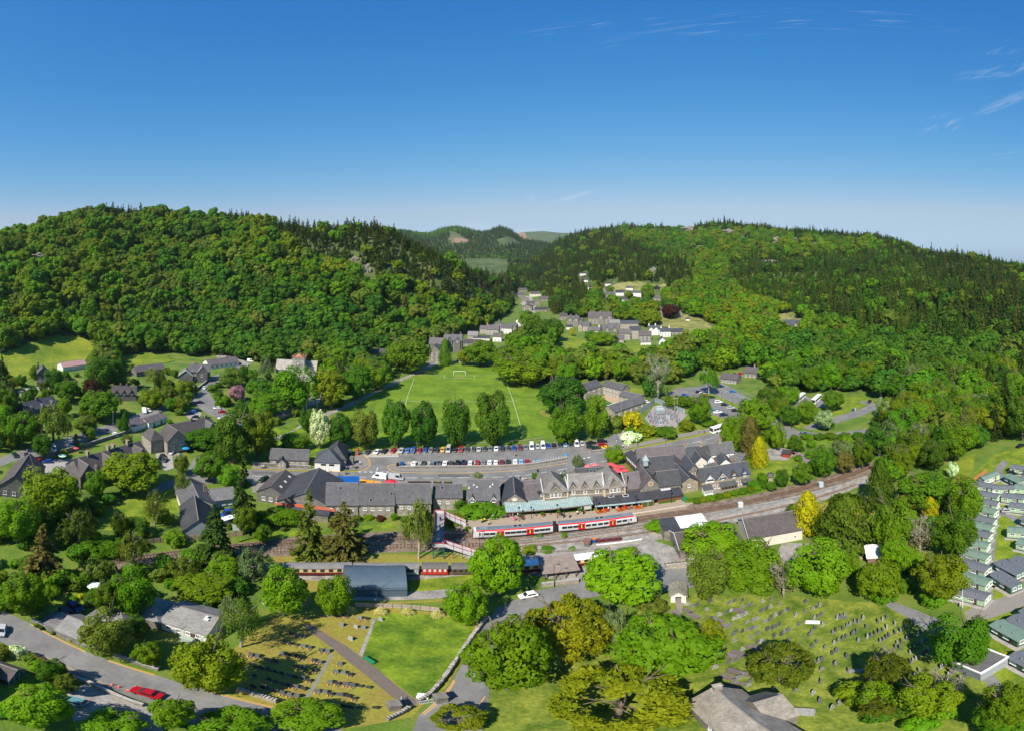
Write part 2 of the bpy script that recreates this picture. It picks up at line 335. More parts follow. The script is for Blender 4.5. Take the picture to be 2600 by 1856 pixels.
def tess(pts):
 return [tuple(t) for t in tessellate_polygon([[Vector((p.x,p.y,0)) for p in pts]])]
PAVED=[]
def patch(name,px,m,z=.02,kind='structure',thick=0.0,parent=None):
 """a level area outlined in the photograph, laid on the valley floor; thick = raised with a kerb"""
 if name not in ('verge','railway_ballast','churchyard_grass','caravan_park_lawn'): PAVED.append(px)
 pts=[P(x,y,0) for x,y in px]
 V=[(p.x,p.y,z+thick) for p in pts]; n=len(V); F=[]
 for t in tess(pts):
  a,b,c=(Vector(V[i]) for i in t); F.append(t if (b-a).cross(c-a).z > 0 else t[::-1])
 if thick:
  V += [(p.x,p.y,0) for p in pts]; F += [(i,(i+1) % n,n+(i+1) % n,n+i) for i in range(n)]
 o=link(name,mesh(name,V,F,[m]),parent); return tag(o,kind=kind) if kind else o
def inpoly(x,y,poly):
 x,y=np.asarray(x),np.asarray(y); c=np.zeros(x.shape,bool); n=len(poly)
 for i in range(n):
  x0,y0=poly[i]; x1,y1=poly[(i+1) % n]
  if y0 == y1: continue
  c ^= ((y0 > y) != (y1 > y)) & (x < (x1-x0)*(y-y0)/(y1-y0)+x0)
 return c
def drape(name,px,m,lift=.3,step=2.5,kind='structure'):
 """an area on sloping ground, following the terrain"""
 pts=[PT(x,y) for x,y in px]; poly=[(p.x,p.y) for p in pts]
 xs=[p[0] for p in poly]; ys=[p[1] for p in poly]
 gx=np.arange(min(xs)-step,max(xs)+2*step,step); gy=np.arange(min(ys)-step,max(ys)+2*step,step)
 GX,GY=np.meshgrid(gx,gy); Z=T(GX,GY)+lift; w=len(gx)
 ins=inpoly(GX+step/2,GY+step/2,poly); ii=np.argwhere(ins[:-1,:-1])
 F=[(i*w+j,i*w+j+1,(i+1)*w+j+1,(i+1)*w+j) for i,j in ii]
 used=sorted({k for f in F for k in f}); mp={k: i for i,k in enumerate(used)}
 XF,YF,ZF=GX.ravel(),GY.ravel(),Z.ravel()
 return tag(link(name,mesh(name,[(XF[k],YF[k],ZF[k]) for k in used],[tuple(mp[k] for k in f) for f in F],[m],smooth=True)),kind=kind)
def smoothline(pts,step):
 """evenly spaced points along a rounded line through pts"""
 pts=[Vector(p) for p in pts]; q=[pts[0]*2-pts[1]]+pts+[pts[-1]*2-pts[-2]]; dense=[]
 for i in range(1,len(q)-2):
  for k in range(24):
   t=k/24; a,b,c,d=q[i-1:i+3]
   dense.append(.5*((2*b)+(c-a)*t+(2*a-5*b+4*c-d)*t*t+(3*b-a-3*c+d)*t**3))
 dense.append(pts[-1]); out=[dense[0]]; acc=0
 for a,b in zip(dense,dense[1:]):
  L=(b-a).length
  while acc+L >= step:
   f=(step-acc)/L; a=a+(b-a)*f; out.append(a.copy()); L=(b-a).length; acc=0
  acc += L
 return out
def ribbon(pts,w,z,w2=None,dash=None):
 """a flat strip along a line (returns an MB)"""
 mb=MB(); n=len(pts); L=[]
 for i,p in enumerate(pts):
  d=(pts[min(i+1,n-1)]-pts[max(i-1,0)]).normalized(); s=Vector((-d.y,d.x,0))
  L.append((p+s*w/2,p-s*w/2))
 for i in range(n-1):
  if dash and (i % dash[1]) >= dash[0]: continue
  a,b=L[i]; c,d=L[i+1]; mb.add([(b.x,b.y,z),(d.x,d.y,z),(c.x,c.y,z),(a.x,a.y,z)],[(0,1,2,3)])
 return mb
def line_mark(px,w,m,z=.055,dash=None,step=1.0,name='road_marking'):
 pts=smoothline([P(x,y) for x,y in px],step)
 return tag(ribbon(pts,w,z,dash=dash).obj(name,m),kind='structure')
# ---- grass and earth areas
FIELD=[(838,1066),(905,1016),(985,976),(1060,946),(1105,928),(1180,921),(1260,925),(1330,948),(1372,985),(1402,1045),(1408,1108),(1300,1124),(950,1132),(880,1118)]
patch('football_pitch',FIELD,grass_field,.03)
patch('verge',[(600,1110),(700,1085),(838,1066),(880,1118),(950,1132),(1300,1124),(1300,1131),(920,1140),(800,1165),(680,1190),(600,1190)],grass_lush,.022)
patch('lawn',[(252,1345),(300,1280),(390,1238),(430,1225),(470,1262),(455,1300),(400,1322),(330,1330),(300,1348)],grass_lawn,.02)
patch('lawn',[(690,1412),(900,1404),(1260,1398),(1300,1402),(1300,1412),(1240,1424),(700,1426)],grass_dry,.021)
patch('lawn',[(770,1455),(850,1450),(850,1500),(760,1500)],grass_dry,.021)
patch('lawn',[(1040,1455),(1230,1455),(1230,1500),(1150,1505),(1040,1505)],grass_lawn,.021)
patch('lawn',[(900,1528),(1150,1518),(1150,1524),(900,1534)],grass_dry,.026)
patch('burial_ground',[(640,1600),(690,1570),(770,1550),(880,1540),(1000,1543),(1115,1556),(1230,1580),(1215,1610),(1160,1700),(1135,1745),(1075,1790),(1045,1820),(800,1860),(680,1830),(705,1796),(536,1754),(560,1680)],grass_dry,.022)
patch('lawn',[(950,1572),(985,1556),(1115,1560),(1205,1588),(1180,1640),(1130,1735),(1100,1780),(1072,1786),(1000,1730),(918,1668)],grass_lush,.03)
patch('churchyard_grass',[(1240,1740),(1420,1690),(1600,1560),(1700,1520),(1790,1505),(2000,1510),(2240,1530),(2290,1555),(2370,1600),(2500,1700),(2520,1780),(2480,1860),(1230,1860)],grass_church,.022)
patch('lawn',[(2055,1290),(2130,1262),(2230,1250),(2262,1275),(2240,1300),(2100,1330),(2040,1330)],grass_dry,.02)
patch('lawn',[(1880,1140),(1985,1120),(2060,1180),(2040,1225),(1980,1230),(1900,1200),(1860,1165)],grass_lawn,.02)
patch('lawn',[(1740,1020),(1790,1010),(1840,1060),(1880,1085),(1760,1115),(1600,1140),(1590,1110),(1690,1060)],grass_lawn,.018)
patch('lawn',[(1680,995),(1700,985),(1840,1000),(1830,1040),(1700,1020)],grass_lawn,.018)
patch('lawn',[(1690,990),(1600,985),(1590,1000),(1650,1010)],grass_mead,.018)
patch('lawn',[(2000,1040),(2110,1010),(2190,1005),(2220,1020),(2130,1055),(2030,1085),(1990,1080)],grass_lawn,.018)
patch('lawn',[(2020,1110),(2200,1085),(2300,1075),(2300,1110),(2050,1130)],grass_lush,.018)
patch('caravan_park_lawn',[(2455,1215),(2530,1150),(2620,1130),(2740,1150),(2740,1860),(2520,1860),(2500,1700),(2440,1545),(2430,1400)],grass_lawn,.018)
patch('lawn',[(2380,1200),(2440,1165),(2475,1150),(2470,1200),(2420,1225)],grass_mead,.018)
patch('lawn',[(110,1540),(150,1515),(238,1480),(252,1490),(235,1520),(150,1570)],grass_lawn,.02)
patch('lawn',[(20,1745),(70,1710),(120,1760),(110,1790),(30,1800)],grass_lawn,.02)
patch('lawn',[(600,1380),(690,1350),(770,1345),(1000,1325),(1005,1340),(770,1362),(600,1376)],grass_lush,.021)
patch('lawn',[(1030,1325),(1150,1318),(1160,1335),(1030,1345)],grass_lush,.021)
patch('earth_bank',[(2130,1372),(2205,1385),(2190,1420),(2140,1415)],earth,.02)
drape('meadow',[(-40,915),(0,900),(60,880),(140,853),(205,852),(232,874),(250,905),(200,925),(140,940),(60,965),(-40,1000)],grass_mead,.4,3)
drape('meadow',[(300,912),(345,896),(420,905),(440,918),(380,935),(320,935)],grass_mead,.4,3)
drape('meadow',[(1408,850),(1440,851),(1490,866),(1560,872),(1665,876),(1655,892),(1570,902),(1500,916),(1440,896)],grass_mead,.5,3)
drape('hill_garden',[(1742,800),(1795,815),(1825,852),(1760,858),(1700,835),(1650,820),(1660,805)],mat('grass_garden',(.15,.19,.03),.9,.3,.08,(.22,.2,.07)),.5,4)
drape('hill_garden',[(1965,800),(2020,795),(2050,820),(2050,850),(1990,850),(1960,830)],mat('grass_garden',(.15,.19,.03)),.5,4)
drape('hill_garden',[(1530,722),(1620,715),(1690,722),(1700,735),(1620,740),(1540,745)],mat('grass_garden',(.15,.19,.03)),.5,5)
drape('clearing',[(1312,592),(1340,606),(1362,612),(1345,618),(1318,612)],mat('felled',(.25,.16,.1),.95,.25,.02),1.5,25)
drape('clearing',[(1142,606),(1185,608),(1225,615),(1215,622),(1150,617)],mat('felled',(.25,.16,.1)),1.5,25)
worn=mat('worn_turf',(.22,.2,.05),.95,.3,.35,(.16,.2,.02),.3)
for q in ([(1152,954),(1180,954),(1176,959),(1168,961),(1158,959)],[(1212,919),(1240,924),(1248,932),(1228,930)],[(1372,1040),(1398,1046),(1405,1060),(1385,1058),(1368,1050)],[(1058,951),(1085,938),(1092,942),(1066,957)],[(985,985),(1012,968),(1016,974),(992,990)],[(1130,1098),(1180,1094),(1190,1104),(1140,1107)]): patch('worn_turf',q,worn,.038)
# ---- roads, car parks, yards
ROAD_T=[(470,1206),(560,1196),(640,1191),(780,1197),(903,1198),(1000,1199),(1186,1201),(1300,1196),(1400,1183),(1444,1175),(1535,1156),(1600,1142),(1700,1122),(1822,1096),(1905,1080)]
ROAD_B=[(1905,1105),(1830,1120),(1750,1136),(1640,1158),(1560,1178),(1500,1192),(1400,1210),(1300,1224),(1186,1228),(1000,1229),(903,1228),(780,1226),(640,1222),(560,1225),(470,1232)]
patch('road',ROAD_T+ROAD_B,asphalt,.04)
patch('shop_forecourt',[(640,1219),(780,1223),(1000,1226),(1190,1225),(1300,1221),(1310,1236),(1180,1235),(900,1240),(640,1250)],paving,.03)
patch('car_park',[(903,1197),(938,1166),(922,1146),(1000,1138),(1200,1134),(1350,1129),(1500,1119),(1540,1113),(1566,1098),(1585,1130),(1535,1156),(1444,1175),(1300,1196),(1100,1200)],asphalt,.036)
patch('car_park_bays',[(915,1158),(922,1148),(1012,1141),(1012,1158)],mat('bay_paving',(.33,.28,.22),.9,.3,1.2,(.42,.38,.31)),.044)
patch('car_park_bays',[(1034,1172),(1092,1171),(1092,1186),(1034,1187)],mat('bay_paving',(.33,.28,.22)),.044)
patch('pavement',[(984,1187),(1002,1178),(1034,1177),(1200,1178),(1330,1175),(1445,1158),(1458,1166),(1400,1178),(1300,1190),(1186,1196),(1012,1195),(990,1192)],paving,.0,thick=.13)
patch('pavement',[(640,1182),(780,1189),(868,1186),(880,1168),(918,1150),(936,1166),(940,1181),(903,1193),(780,1193),(640,1188)],paving,.0,thick=.13)
patch('pavement',[(1545,1151),(1600,1137),(1700,1117),(1822,1091),(1822,1083),(1700,1106),(1590,1132)],paving,.0,thick=.13)
patch('footpath',[(1545,1118),(1572,1096),(1560,1075),(1545,1060),(1560,1058),(1600,1118),(1592,1134)],concrete,.03)
patch('footpath',[(690,1113),(745,1092),(770,1072),(830,1046),(900,1018),(990,973),(1060,942),(1108,918),(1118,921),(1070,944),(990,980),(905,1024),(835,1054),(768,1082),(700,1118)],gravel,.032)
patch('lane',[(700,1050),(735,1040),(775,1010),(820,1000),(840,1010),(790,1030),(755,1053),(700,1065)],gravel,.03)
patch('lane',[(1095,925),(1120,905),(1165,890),(1150,880),(1100,905),(1080,925)],asphalt,.03)
patch('street',[(-40,1180),(30,1150),(100,1131),(190,1105),(250,1085),(310,1066),(370,1042),(420,1026),(460,1012),(485,1005),(494,1020),(430,1040),(370,1062),(310,1088),(250,1108),(190,1130),(100,1155),(30,1172),(-40,1200)],asphalt,.03)
patch('street',[(485,1020),(500,1000),(518,980),(540,955),(600,930),(632,918),(640,924),(580,950),(545,975),(532,1000),(560,1030),(600,1060),(640,1090),(610,1100),(565,1070),(520,1045)],asphalt,.034)
patch('yard',[(395,1150),(420,1130),(445,1140),(470,1160),(450,1185),(420,1195),(400,1180)],concrete,.03)
patch('yard',[(80,1190),(140,1165),(190,1165),(200,1180),(110,1210)],concrete,.03)
patch('yard',[(470,1050),(495,1035),(512,1050),(500,1066),(478,1062)],concrete,.03)
patch('road',[(470,1206),(495,1160),(520,1150),(545,1165),(520,1200),(500,1232),(430,1240),(380,1260),(380,1245),(430,1220)],asphalt,.038)
patch('farm_track',[(15,1005),(60,985),(125,978),(125,985),(70,995),(20,1020)],gravel,.03)
patch('drive',[(548,905),(580,897),(606,908),(632,925),(628,935),(600,925),(580,905),(555,915)],gravel,.5)
patch('station_yard',[(1275,1398),(1480,1392),(1660,1372),(1700,1385),(1790,1430),(1770,1450),(1690,1455),(1480,1475),(1400,1470),(1275,1440)],gravel,.028)
LANE=[(1040,1870),(1065,1815),(1135,1748),(1160,1710),(1215,1605),(1262,1545),(1330,1512),(1370,1498),(1485,1474),(1560,1458),(1690,1446),(1760,1440),(1770,1490),(1690,1500),(1600,1498),(1480,1520),(1360,1545),(1300,1590),(1265,1650),(1245,1720),(1240,1780),(1220,1870)]
patch('lane',LANE,asphalt,.036)
patch('street',[(-60,1535),(20,1555),(77,1583),(220,1655),(407,1718),(536,1756),(705,1797),(800,1820),(900,1870),(560,1870),(396,1792),(281,1750),(73,1660),(-60,1600)],asphalt,.036)
patch('yard',[(165,1760),(215,1735),(280,1752),(396,1795),(420,1870),(200,1870)],gravel,.03)
patch('drive',[(120,1560),(170,1535),(215,1535),(200,1575),(160,1600),(100,1590)],asphalt_dark,.032)
patch('car_park',[(1690,1000),(1720,985),(1780,980),(1790,968),(1840,975),(1905,1012),(1905,1060),(1850,1066),(1800,1050),(1760,1015)],asphalt,.03)
patch('lawn',[(1796,995),(1830,1008),(1880,1030),(1870,1036),(1822,1014),(1792,1003)],grass_lawn,.05)
patch('car_park',[(1822,957),(1850,948),(1882,945),(1890,955),(1850,962)],gravel,.03)
patch('lane',[(1960,1070),(1985,1062),(2010,1085),(2030,1095),(2100,1100),(2205,1087),(2210,1098),(2100,1110),(2020,1108),(1990,1115),(1960,1112)],asphalt,.03)
patch('lane',[(2035,1085),(2110,1060),(2180,1040),(2205,1028),(2180,1020),(2195,1016),(2225,1024),(2225,1038),(2190,1054),(2120,1075),(2060,1092)],asphalt,.034)
patch('coach_park',[(1990,1005),(2010,1000),(2060,1010),(2110,1020),(2100,1035),(2020,1030)],asphalt,.03)
patch('garden_yard',[(1945,1140),(1985,1135),(2020,1150),(2000,1168),(1955,1168)],gravel,.03)
patch('substation_yard',[(1637,1062),(1660,1030),(1700,1028),(1745,1052),(1715,1085),(1690,1092),(1650,1078)],mat('grey_chippings',(.3,.265,.25),.95,.25,1.0),.03)
patch('courtyard',[(1526,1008),(1545,998),(1580,1015),(1560,1026)],mat('tan_paving',(.42,.3,.19),.9,.1,1),.03)
patch('car_park',[(1985,1380),(2010,1378),(2085,1380),(2110,1390),(2060,1430),(1990,1440),(1975,1400)],gravel,.03)
patch('lane',[(2245,1535),(2262,1525),(2330,1550),(2400,1580),(2470,1650),(2530,1720),(2560,1760),(2540,1775),(2500,1730),(2430,1660),(2360,1605),(2300,1565)],asphalt,.03)
patch('caravan_park_road',[(2448,1552),(2500,1530),(2560,1512),(2620,1480),(2700,1440),(2700,1480),(2640,1520),(2570,1550),(2500,1575),(2455,1575)],paving,.03)
patch('caravan_park_road',[(2500,1535),(2506,1400),(2514,1340),(2524,1300),(2545,1290),(2575,1305),(2610,1340),(2605,1350),(2565,1318),(2545,1306),(2534,1320),(2526,1400),(2520,1530)],asphalt,.034)
patch('caravan_park_road',[(2524,1190),(2548,1165),(2560,1175),(2545,1195),(2560,1230),(2548,1228)],asphalt,.03)
patch('garden_bed',[(2008,1150),(2020,1143),(2070,1170),(2062,1182)],mat('lavender_bed',(.22,.17,.21),.9,.25,1.5),.03)
drape('street',[(1322,772),(1332,752),(1352,756),(1362,785),(1358,800),(1330,830),(1316,832),(1336,800)],concrete,.5,3)
drape('lane',[(1547,812),(1580,818),(1610,840),(1590,842),(1560,828)],concrete,.5,3)
# gardens behind the terrace and at the platform end
patch('terrace_patio',[(1790,1245),(1900,1222),(1905,1230),(1830,1252),(1795,1256)],paving,.03)
patch('road_repair',[(1112,1203.5),(1192,1203.5),(1192,1210.5),(1112,1210.5)],asphalt_dark,.046); patch('road_repair',[(640,1196),(700,1197),(700,1204),(640,1203)],asphalt_dark,.046); patch('road_repair',[(150,1672),(166,1663),(170,1667),(154,1677)],asphalt_dark,.044); patch('road_repair',[(1440,1525),(1470,1515),(1474,1519),(1445,1529)],asphalt_dark,.044)
# ---- railway land
RAIL_T=[(220,1436),(350,1408),(500,1390),(620,1377),(760,1361),(900,1352),(1030,1348),(1204,1343),(1400,1327),(1610,1300),(1700,1287),(1900,1258),(2040,1224),(2150,1193),(2215,1168)]
RAIL_B=[(2215,1210),(2150,1232),(2040,1262),(1900,1296),(1700,1330),(1600,1347),(1400,1373),(1260,1391),(1040,1400),(900,1404),(760,1411),(640,1412),(500,1412),(350,1436),(220,1462)]
patch('railway_ballast',RAIL_T+RAIL_B,ballast,.03)
patch('siding_ballast',[(1265,1382),(1400,1362),(1600,1336),(1700,1319),(1900,1286),(2040,1254),(2150,1224),(2200,1206),(2210,1222),(2150,1248),(2060,1280),(2000,1295),(1880,1322),(1800,1340),(1690,1366),(1560,1392),(1320,1404),(1270,1402)],ballast_grey,.036)
patch('siding_ballast',[(570,1428),(1240,1426),(1300,1425),(1540,1402),(1545,1412),(1400,1445),(1240,1452),(570,1452)],ballast_grey,.03)
patch('shed_apron',[(880,1506),(1150,1494),(1150,1516),(900,1524)],gravel,.03)
SLEEPER=MB().box(-1.3,1.3,-.13,.13,.0,.14).mesh('sleeper',mat('sleeper_wood',(.13,.085,.06),.9,.25,3,objvar=.25))
SLEEPER_C=MB().box(-1.3,1.3,-.13,.13,.0,.14).mesh('sleeper',mat('sleeper_pale',(.27,.2,.145),.9,.2,3,objvar=.2))
rail_m=mat('rail_steel',(.2,.105,.06),.6,.15,2,metal=.2)
def track(px,label,gauge=1.435,step=.75,sl=None,scale=1.0,lim=300,skip=()):
 pts=smoothline([P(x,y) for x,y in px],step)
 t=thing('railway_track',label,'railway track',pts[0],0,'railway tracks through the valley station'); o=pts[0]
 n=len(pts); cnt=0
 S_=[[],[]]
 for i,p in enumerate(pts):
  d=(pts[min(i+1,n-1)]-pts[max(i-1,0)]).normalized(); s=Vector((-d.y,d.x,0))
  for k,sg in enumerate((1,-1)): S_[k].append(p-o+s*(sg*gauge/2))
  px_,_=pix(p.x,p.y)
  if cnt < lim and not any(a < px_ < b for a,b in skip):
   link('sleeper',sl or SLEEPER,t,(p.x-o.x,p.y-o.y,.035),math.atan2(d.y,d.x)+math.pi/2+random.uniform(-.02,.02),(scale,1,1)); cnt += 1
 for k in range(2):
  mb=MB()
  for a,b in zip(S_[k][::2],S_[k][2::2]):
   d=(b-a); s=Vector((-d.y,d.x,0)).normalized()*.05
   q=[a+s,a-s,b-s,b+s]
   mb.add([(v.x,v.y,.17) for v in q]+[(v.x,v.y,.3) for v in q],[(4,5,6,7),(0,1,5,4),(2,3,7,6),(1,2,6,5),(3,0,4,7)])
  mb.obj('rail',rail_m,t)
 return t
MAIN=[(225,1447),(300,1425),(400,1411),(500,1399),(604,1387),(758,1375),(900,1370),(1040,1366),(1204,1359),(1409,1344),(1610,1320),(1700,1306),(1870,1281),(2000,1250),(2150,1209),(2210,1184)]
track(MAIN,'brown single railway track carrying the red and white train',skip=((1215,1600),))
track([(560,1402),(700,1398),(900,1391),(1040,1387),(1311,1378),(1500,1355),(1635,1338),(1800,1314)],'rusty disused siding track parallel to the main railway line',step=.9,sl=SLEEPER_C,lim=180)
track([(1275,1392),(1400,1381),(1560,1364),(1700,1343),(1900,1306),(2060,1268),(2180,1229)],'narrow miniature railway track on pale grey ballast beside the sidings',gauge=.6,step=.8,sl=SLEEPER_C,scale=.45,lim=160)
track([(570,1446),(800,1449),(1040,1447),(1240,1443),(1400,1432),(1545,1412)],'siding track under the old museum carriages',step=1.0,sl=SLEEPER_C,lim=120)
track([(1690,1436),(1760,1428),(1830,1420)],'short rusty rail stub at the edge of the station yard',step=.9,sl=SLEEPER,lim=30)
# platform
def platform():
 top=[(1150,1322),(1200,1320),(1285,1303),(1500,1297),(1700,1270),(1748,1262),(1760,1276),(1744,1285),(1610,1306),(1409,1330),(1204,1345),(1160,1341)]
 pts=[P(x,y,.9) for x,y in top]; V=[(p.x,p.y,.9) for p in pts]+[(p.x,p.y,0) for p in pts]; n=len(pts)
 F=[t if (Vector(V[t[1]])-Vector(V[t[0]])).cross(Vector(V[t[2]])-Vector(V[t[0]])).z > 0 else t[::-1] for t in tess(pts)]+[(i,n+i,n+(i+1) % n,(i+1) % n) for i in range(n)]
 tag(link('station_platform',mesh('station_platform',V,F,[mat('platform_paving',(.36,.28,.2),.9,.12,.6,(.31,.25,.19))])),kind='structure')
 e=[P(x,y,.9) for x,y in [(1206,1342),(1409,1327),(1610,1303),(1742,1282)]]
 tag(ribbon(smoothline(e,1),.35,.906).obj('platform_edge',mat('edge_line',(.72,.6,.42),.8)),kind='structure')
platform()
# ---- painted lines
line_mark([(640,1190),(780,1196),(903,1197),(931,1190),(940,1180),(936,1166),(924,1156)],.35,yellow_paint,.15)
line_mark([(1034,1175),(1005,1177),(986,1183),(986,1189),(1000,1197),(1040,1199.5),(1186,1200),(1300,1195),(1400,1182),(1444,1174)],.35,yellow_paint,.06)
line_mark([(1540,1155),(1600,1141.5),(1700,1121),(1822,1095)],.32,yellow_paint,.06)
line_mark([(640,1208),(780,1211),(900,1211),(1000,1212),(1186,1212),(1300,1209),(1400,1196),(1500,1177),(1600,1158),(1700,1136),(1822,1109)],.2,white_paint,.06,(4,6))
line_mark([(77,1584),(150,1622),(222,1656)],.12,yellow_paint,.055); line_mark([(79,1586.5),(150,1624.5),(221,1658)],.12,yellow_paint,.055)
line_mark([(275,1676),(340,1697),(406,1716)],.14,yellow_paint,.055); line_mark([(274,1678.5),(340,1699.5),(405,1719)],.14,yellow_paint,.055)
line_mark([(536,1756),(620,1777),(703,1797)],.14,yellow_paint,.055); line_mark([(534,1758.5),(618,1780),(700,1799.5)],.14,yellow_paint,.055)
line_mark([(118,1668),(200,1707),(280,1742)],.1,yellow_paint,.055)
line_mark([(1072,1812),(1100,1790),(1130,1760),(1153,1727)],.14,yellow_paint,.055); line_mark([(1076,1815),(1104,1793),(1134,1762),(1156,1729)],.14,yellow_paint,.055)
line_mark([(1213,1795),(1235,1763)],.14,yellow_paint,.055)
line_mark([(910,1197.5),(990,1198)],.5,white_paint,.062,(2,4),.5); line_mark([(956,1195),(960,1185)],.2,white_paint,.062)
line_mark([(1480,1164),(1506,1159)],.7,white_paint,.062,(2,4),.5)
line_mark([(1012,1158.5),(922,1159)],.3,white_paint,.05)
ubay=MB()
for i in range(31):
 x=1016+15.05*i; y=1155-i*.68 if i < 20 else 1141.4-(i-20)*1.05
 a,b=P(x,y),P(x+(1300-x)*.006,y-14); ubay.V and None
 d=(b-a).normalized(); s=Vector((-d.y,d.x,0))*.06
 ubay.add([(v.x,v.y,.052) for v in (a+s,a-s,b-s,b+s)],[(0,1,2,3)])
for i in range(19):
 x=1100+15.0*i; y=1185-i*.3; a,b=P(x,y),P(x+(1300-x)*.006,y-13); d=(b-a).normalized(); s=Vector((-d.y,d.x,0))*.06
 ubay.add([(v.x,v.y,.052) for v in (a+s,a-s,b-s,b+s)],[(0,1,2,3)])
for i in range(13):
 x=1352+7*i; y=1178-i*1.15; a,b=P(x,y),P(x+5,y-9); d=(b-a).normalized(); s=Vector((-d.y,d.x,0))*.08
 ubay.add([(v.x,v.y,.052) for v in (a+s,a-s,b-s,b+s)],[(0,1,2,3)])
for (x0,y0,x1,y1,n) in [(1822,990,1905,1022,13),(1838,978,1900,1006,11),(1815,1012,1868,1045,8)]:
 for i in range(n):
  f=i/(n-1); a=P(x0+(x1-x0)*f,y0+(y1-y0)*f); b=P(x0+(x1-x0)*f+15,y0+(y1-y0)*f-3.5); d=(b-a).normalized(); s=Vector((-d.y,d.x,0))*.06
  ubay.add([(v.x,v.y,.052) for v in (a+s,a-s,b-s,b+s)],[(0,1,2,3)])
tag(ubay.obj('parking_bay_marking',white_paint),kind='structure')
pitch=mat('pitch_line',(.5,.55,.38),.9)
for q in [[(1278,952),(1300,1010),(1330,1108)],[(1052,960),(1034,1010),(1010,1105)],[(1052,952),(1278,952)],[(1018,1017),(1315,1017)],[(1105,1100),(1240,1100)],[(1128,953),(1128,960)],[(1204,953),(1204,960)],[(1128,960),(1204,960)]]:
 line_mark(q,.22,pitch,.045)
# cemetery paths
patch('cemetery_path',[(768,1588),(784,1582),(880,1640),(960,1700),(1062,1782),(1045,1800),(1010,1780),(930,1715),(850,1650)],mat('worn_path',(.17,.14,.12),.9,.2,.4,(.13,.1,.08)),.034)
patch('cemetery_path',[(948,1568),(955,1568),(920,1667),(911,1662)],gravel,.035)
patch('cemetery_path',[(838,1662),(846,1661),(785,1770),(770,1790),(762,1788)],mat('tar_path',(.2,.195,.19),.9,.1,.5),.035)
patch('churchyard_path',[(1714,1516),(1731,1516),(1734,1545),(1729,1570),(1718,1573),(1719,1555)],paving,.034)
patch('churchyard_path',[(1735,1530),(1752,1528),(1750,1537),(1736,1537)],gravel,.034)
patch('station_path',[(1130,1395),(1170,1408),(1220,1412),(1260,1412),(1275,1404),(1275,1440),(1215,1430),(1190,1418)],concrete,.03)
# ---------------------------------------------------------------- foliage meshes (unit crowns: radius 1, centre at the origin)
rng=np.random.default_rng(7)
def unit(n):
 v=rng.normal(size=(n,3)); return v/np.linalg.norm(v,axis=1)[:,None]
def leaf_mesh(name,C,Nn,U,ln,wd,v,m,extra=None):
 """quads at C facing Nn, long axis U, half lengths ln and wd, tint v"""
 Nn=Nn/np.linalg.norm(Nn,axis=1)[:,None]
 U=U-Nn*(U*Nn).sum(1)[:,None]; U=U/(np.linalg.norm(U,axis=1)[:,None]+1e-9); Wv=np.cross(Nn,U)
 n=len(C); V=np.empty((n,4,3)); ln=np.broadcast_to(ln,n)[:,None]; wd=np.broadcast_to(wd,n)[:,None]
 k=rng.uniform(-.35,.35,(n,1)); dz=rng.uniform(-.25,.25,(n,1))
 V[:,0]=C-U*ln; V[:,1]=C+Wv*wd+U*ln*k+Nn*wd*dz; V[:,2]=C+U*ln; V[:,3]=C-Wv*wd+U*ln*k-Nn*wd*dz
 V=V.reshape(-1,3); F=np.arange(4*n).reshape(-1,4)
 me=bpy.data.meshes.new(name); me.vertices.add(4*n); me.vertices.foreach_set('co',V.ravel()); me.loops.add(4*n); me.polygons.add(n)
 me.polygons.foreach_set('loop_start',np.arange(0,4*n,4)); me.loops.foreach_set('vertex_index',F.ravel().astype(np.int32))
 me.update(); me.validate()
 at=me.attributes.new('v','FLOAT','FACE'); at.data.foreach_set('value',np.clip(v,0,1).astype(np.float32))
 me.materials.append(m)
 return me
def round_crown(name,m,nl=46,n=3600,size=.062,lr=(.2,.36),jit=.5,inner=.35):
 d=unit(nl*3); d[:,2]=d[:,2]*1.0+.12; d=d/np.linalg.norm(d,axis=1)[:,None]
 keep=[d[0]]
 for q in d[1:]:
  if len(keep) >= nl: break
  if min(np.linalg.norm(q-k) for k in keep) > 1.9/np.sqrt(nl): keep.append(q)
 while len(keep) < nl: keep.append(unit(1)[0])
 c=np.array(keep)*rng.uniform(.52,.8,(nl,1)); c[: int(nl*.15)] *= inner; r=rng.uniform(*lr,nl)
 who=rng.integers(0,nl,n); dd=unit(n); out=c[who]/np.linalg.norm(c[who],axis=1)[:,None]
 dd=dd+out*.55+A_([0,0,.2]); dd /= np.linalg.norm(dd,axis=1)[:,None]
 C=c[who]+dd*(r[who]*rng.uniform(.72,1.08,n))[:,None]
 Nn=dd*1.15+unit(n)*jit+A_([0,0,.35])
 lt=rng.uniform(0,1,nl)
 v=.5*lt[who]+.5*rng.uniform(0,1,n)
 s=size*rng.uniform(.6,1.4,n)
 return leaf_mesh(name,C,Nn,unit(n),s,s*rng.uniform(.55,.95,n),v,m)
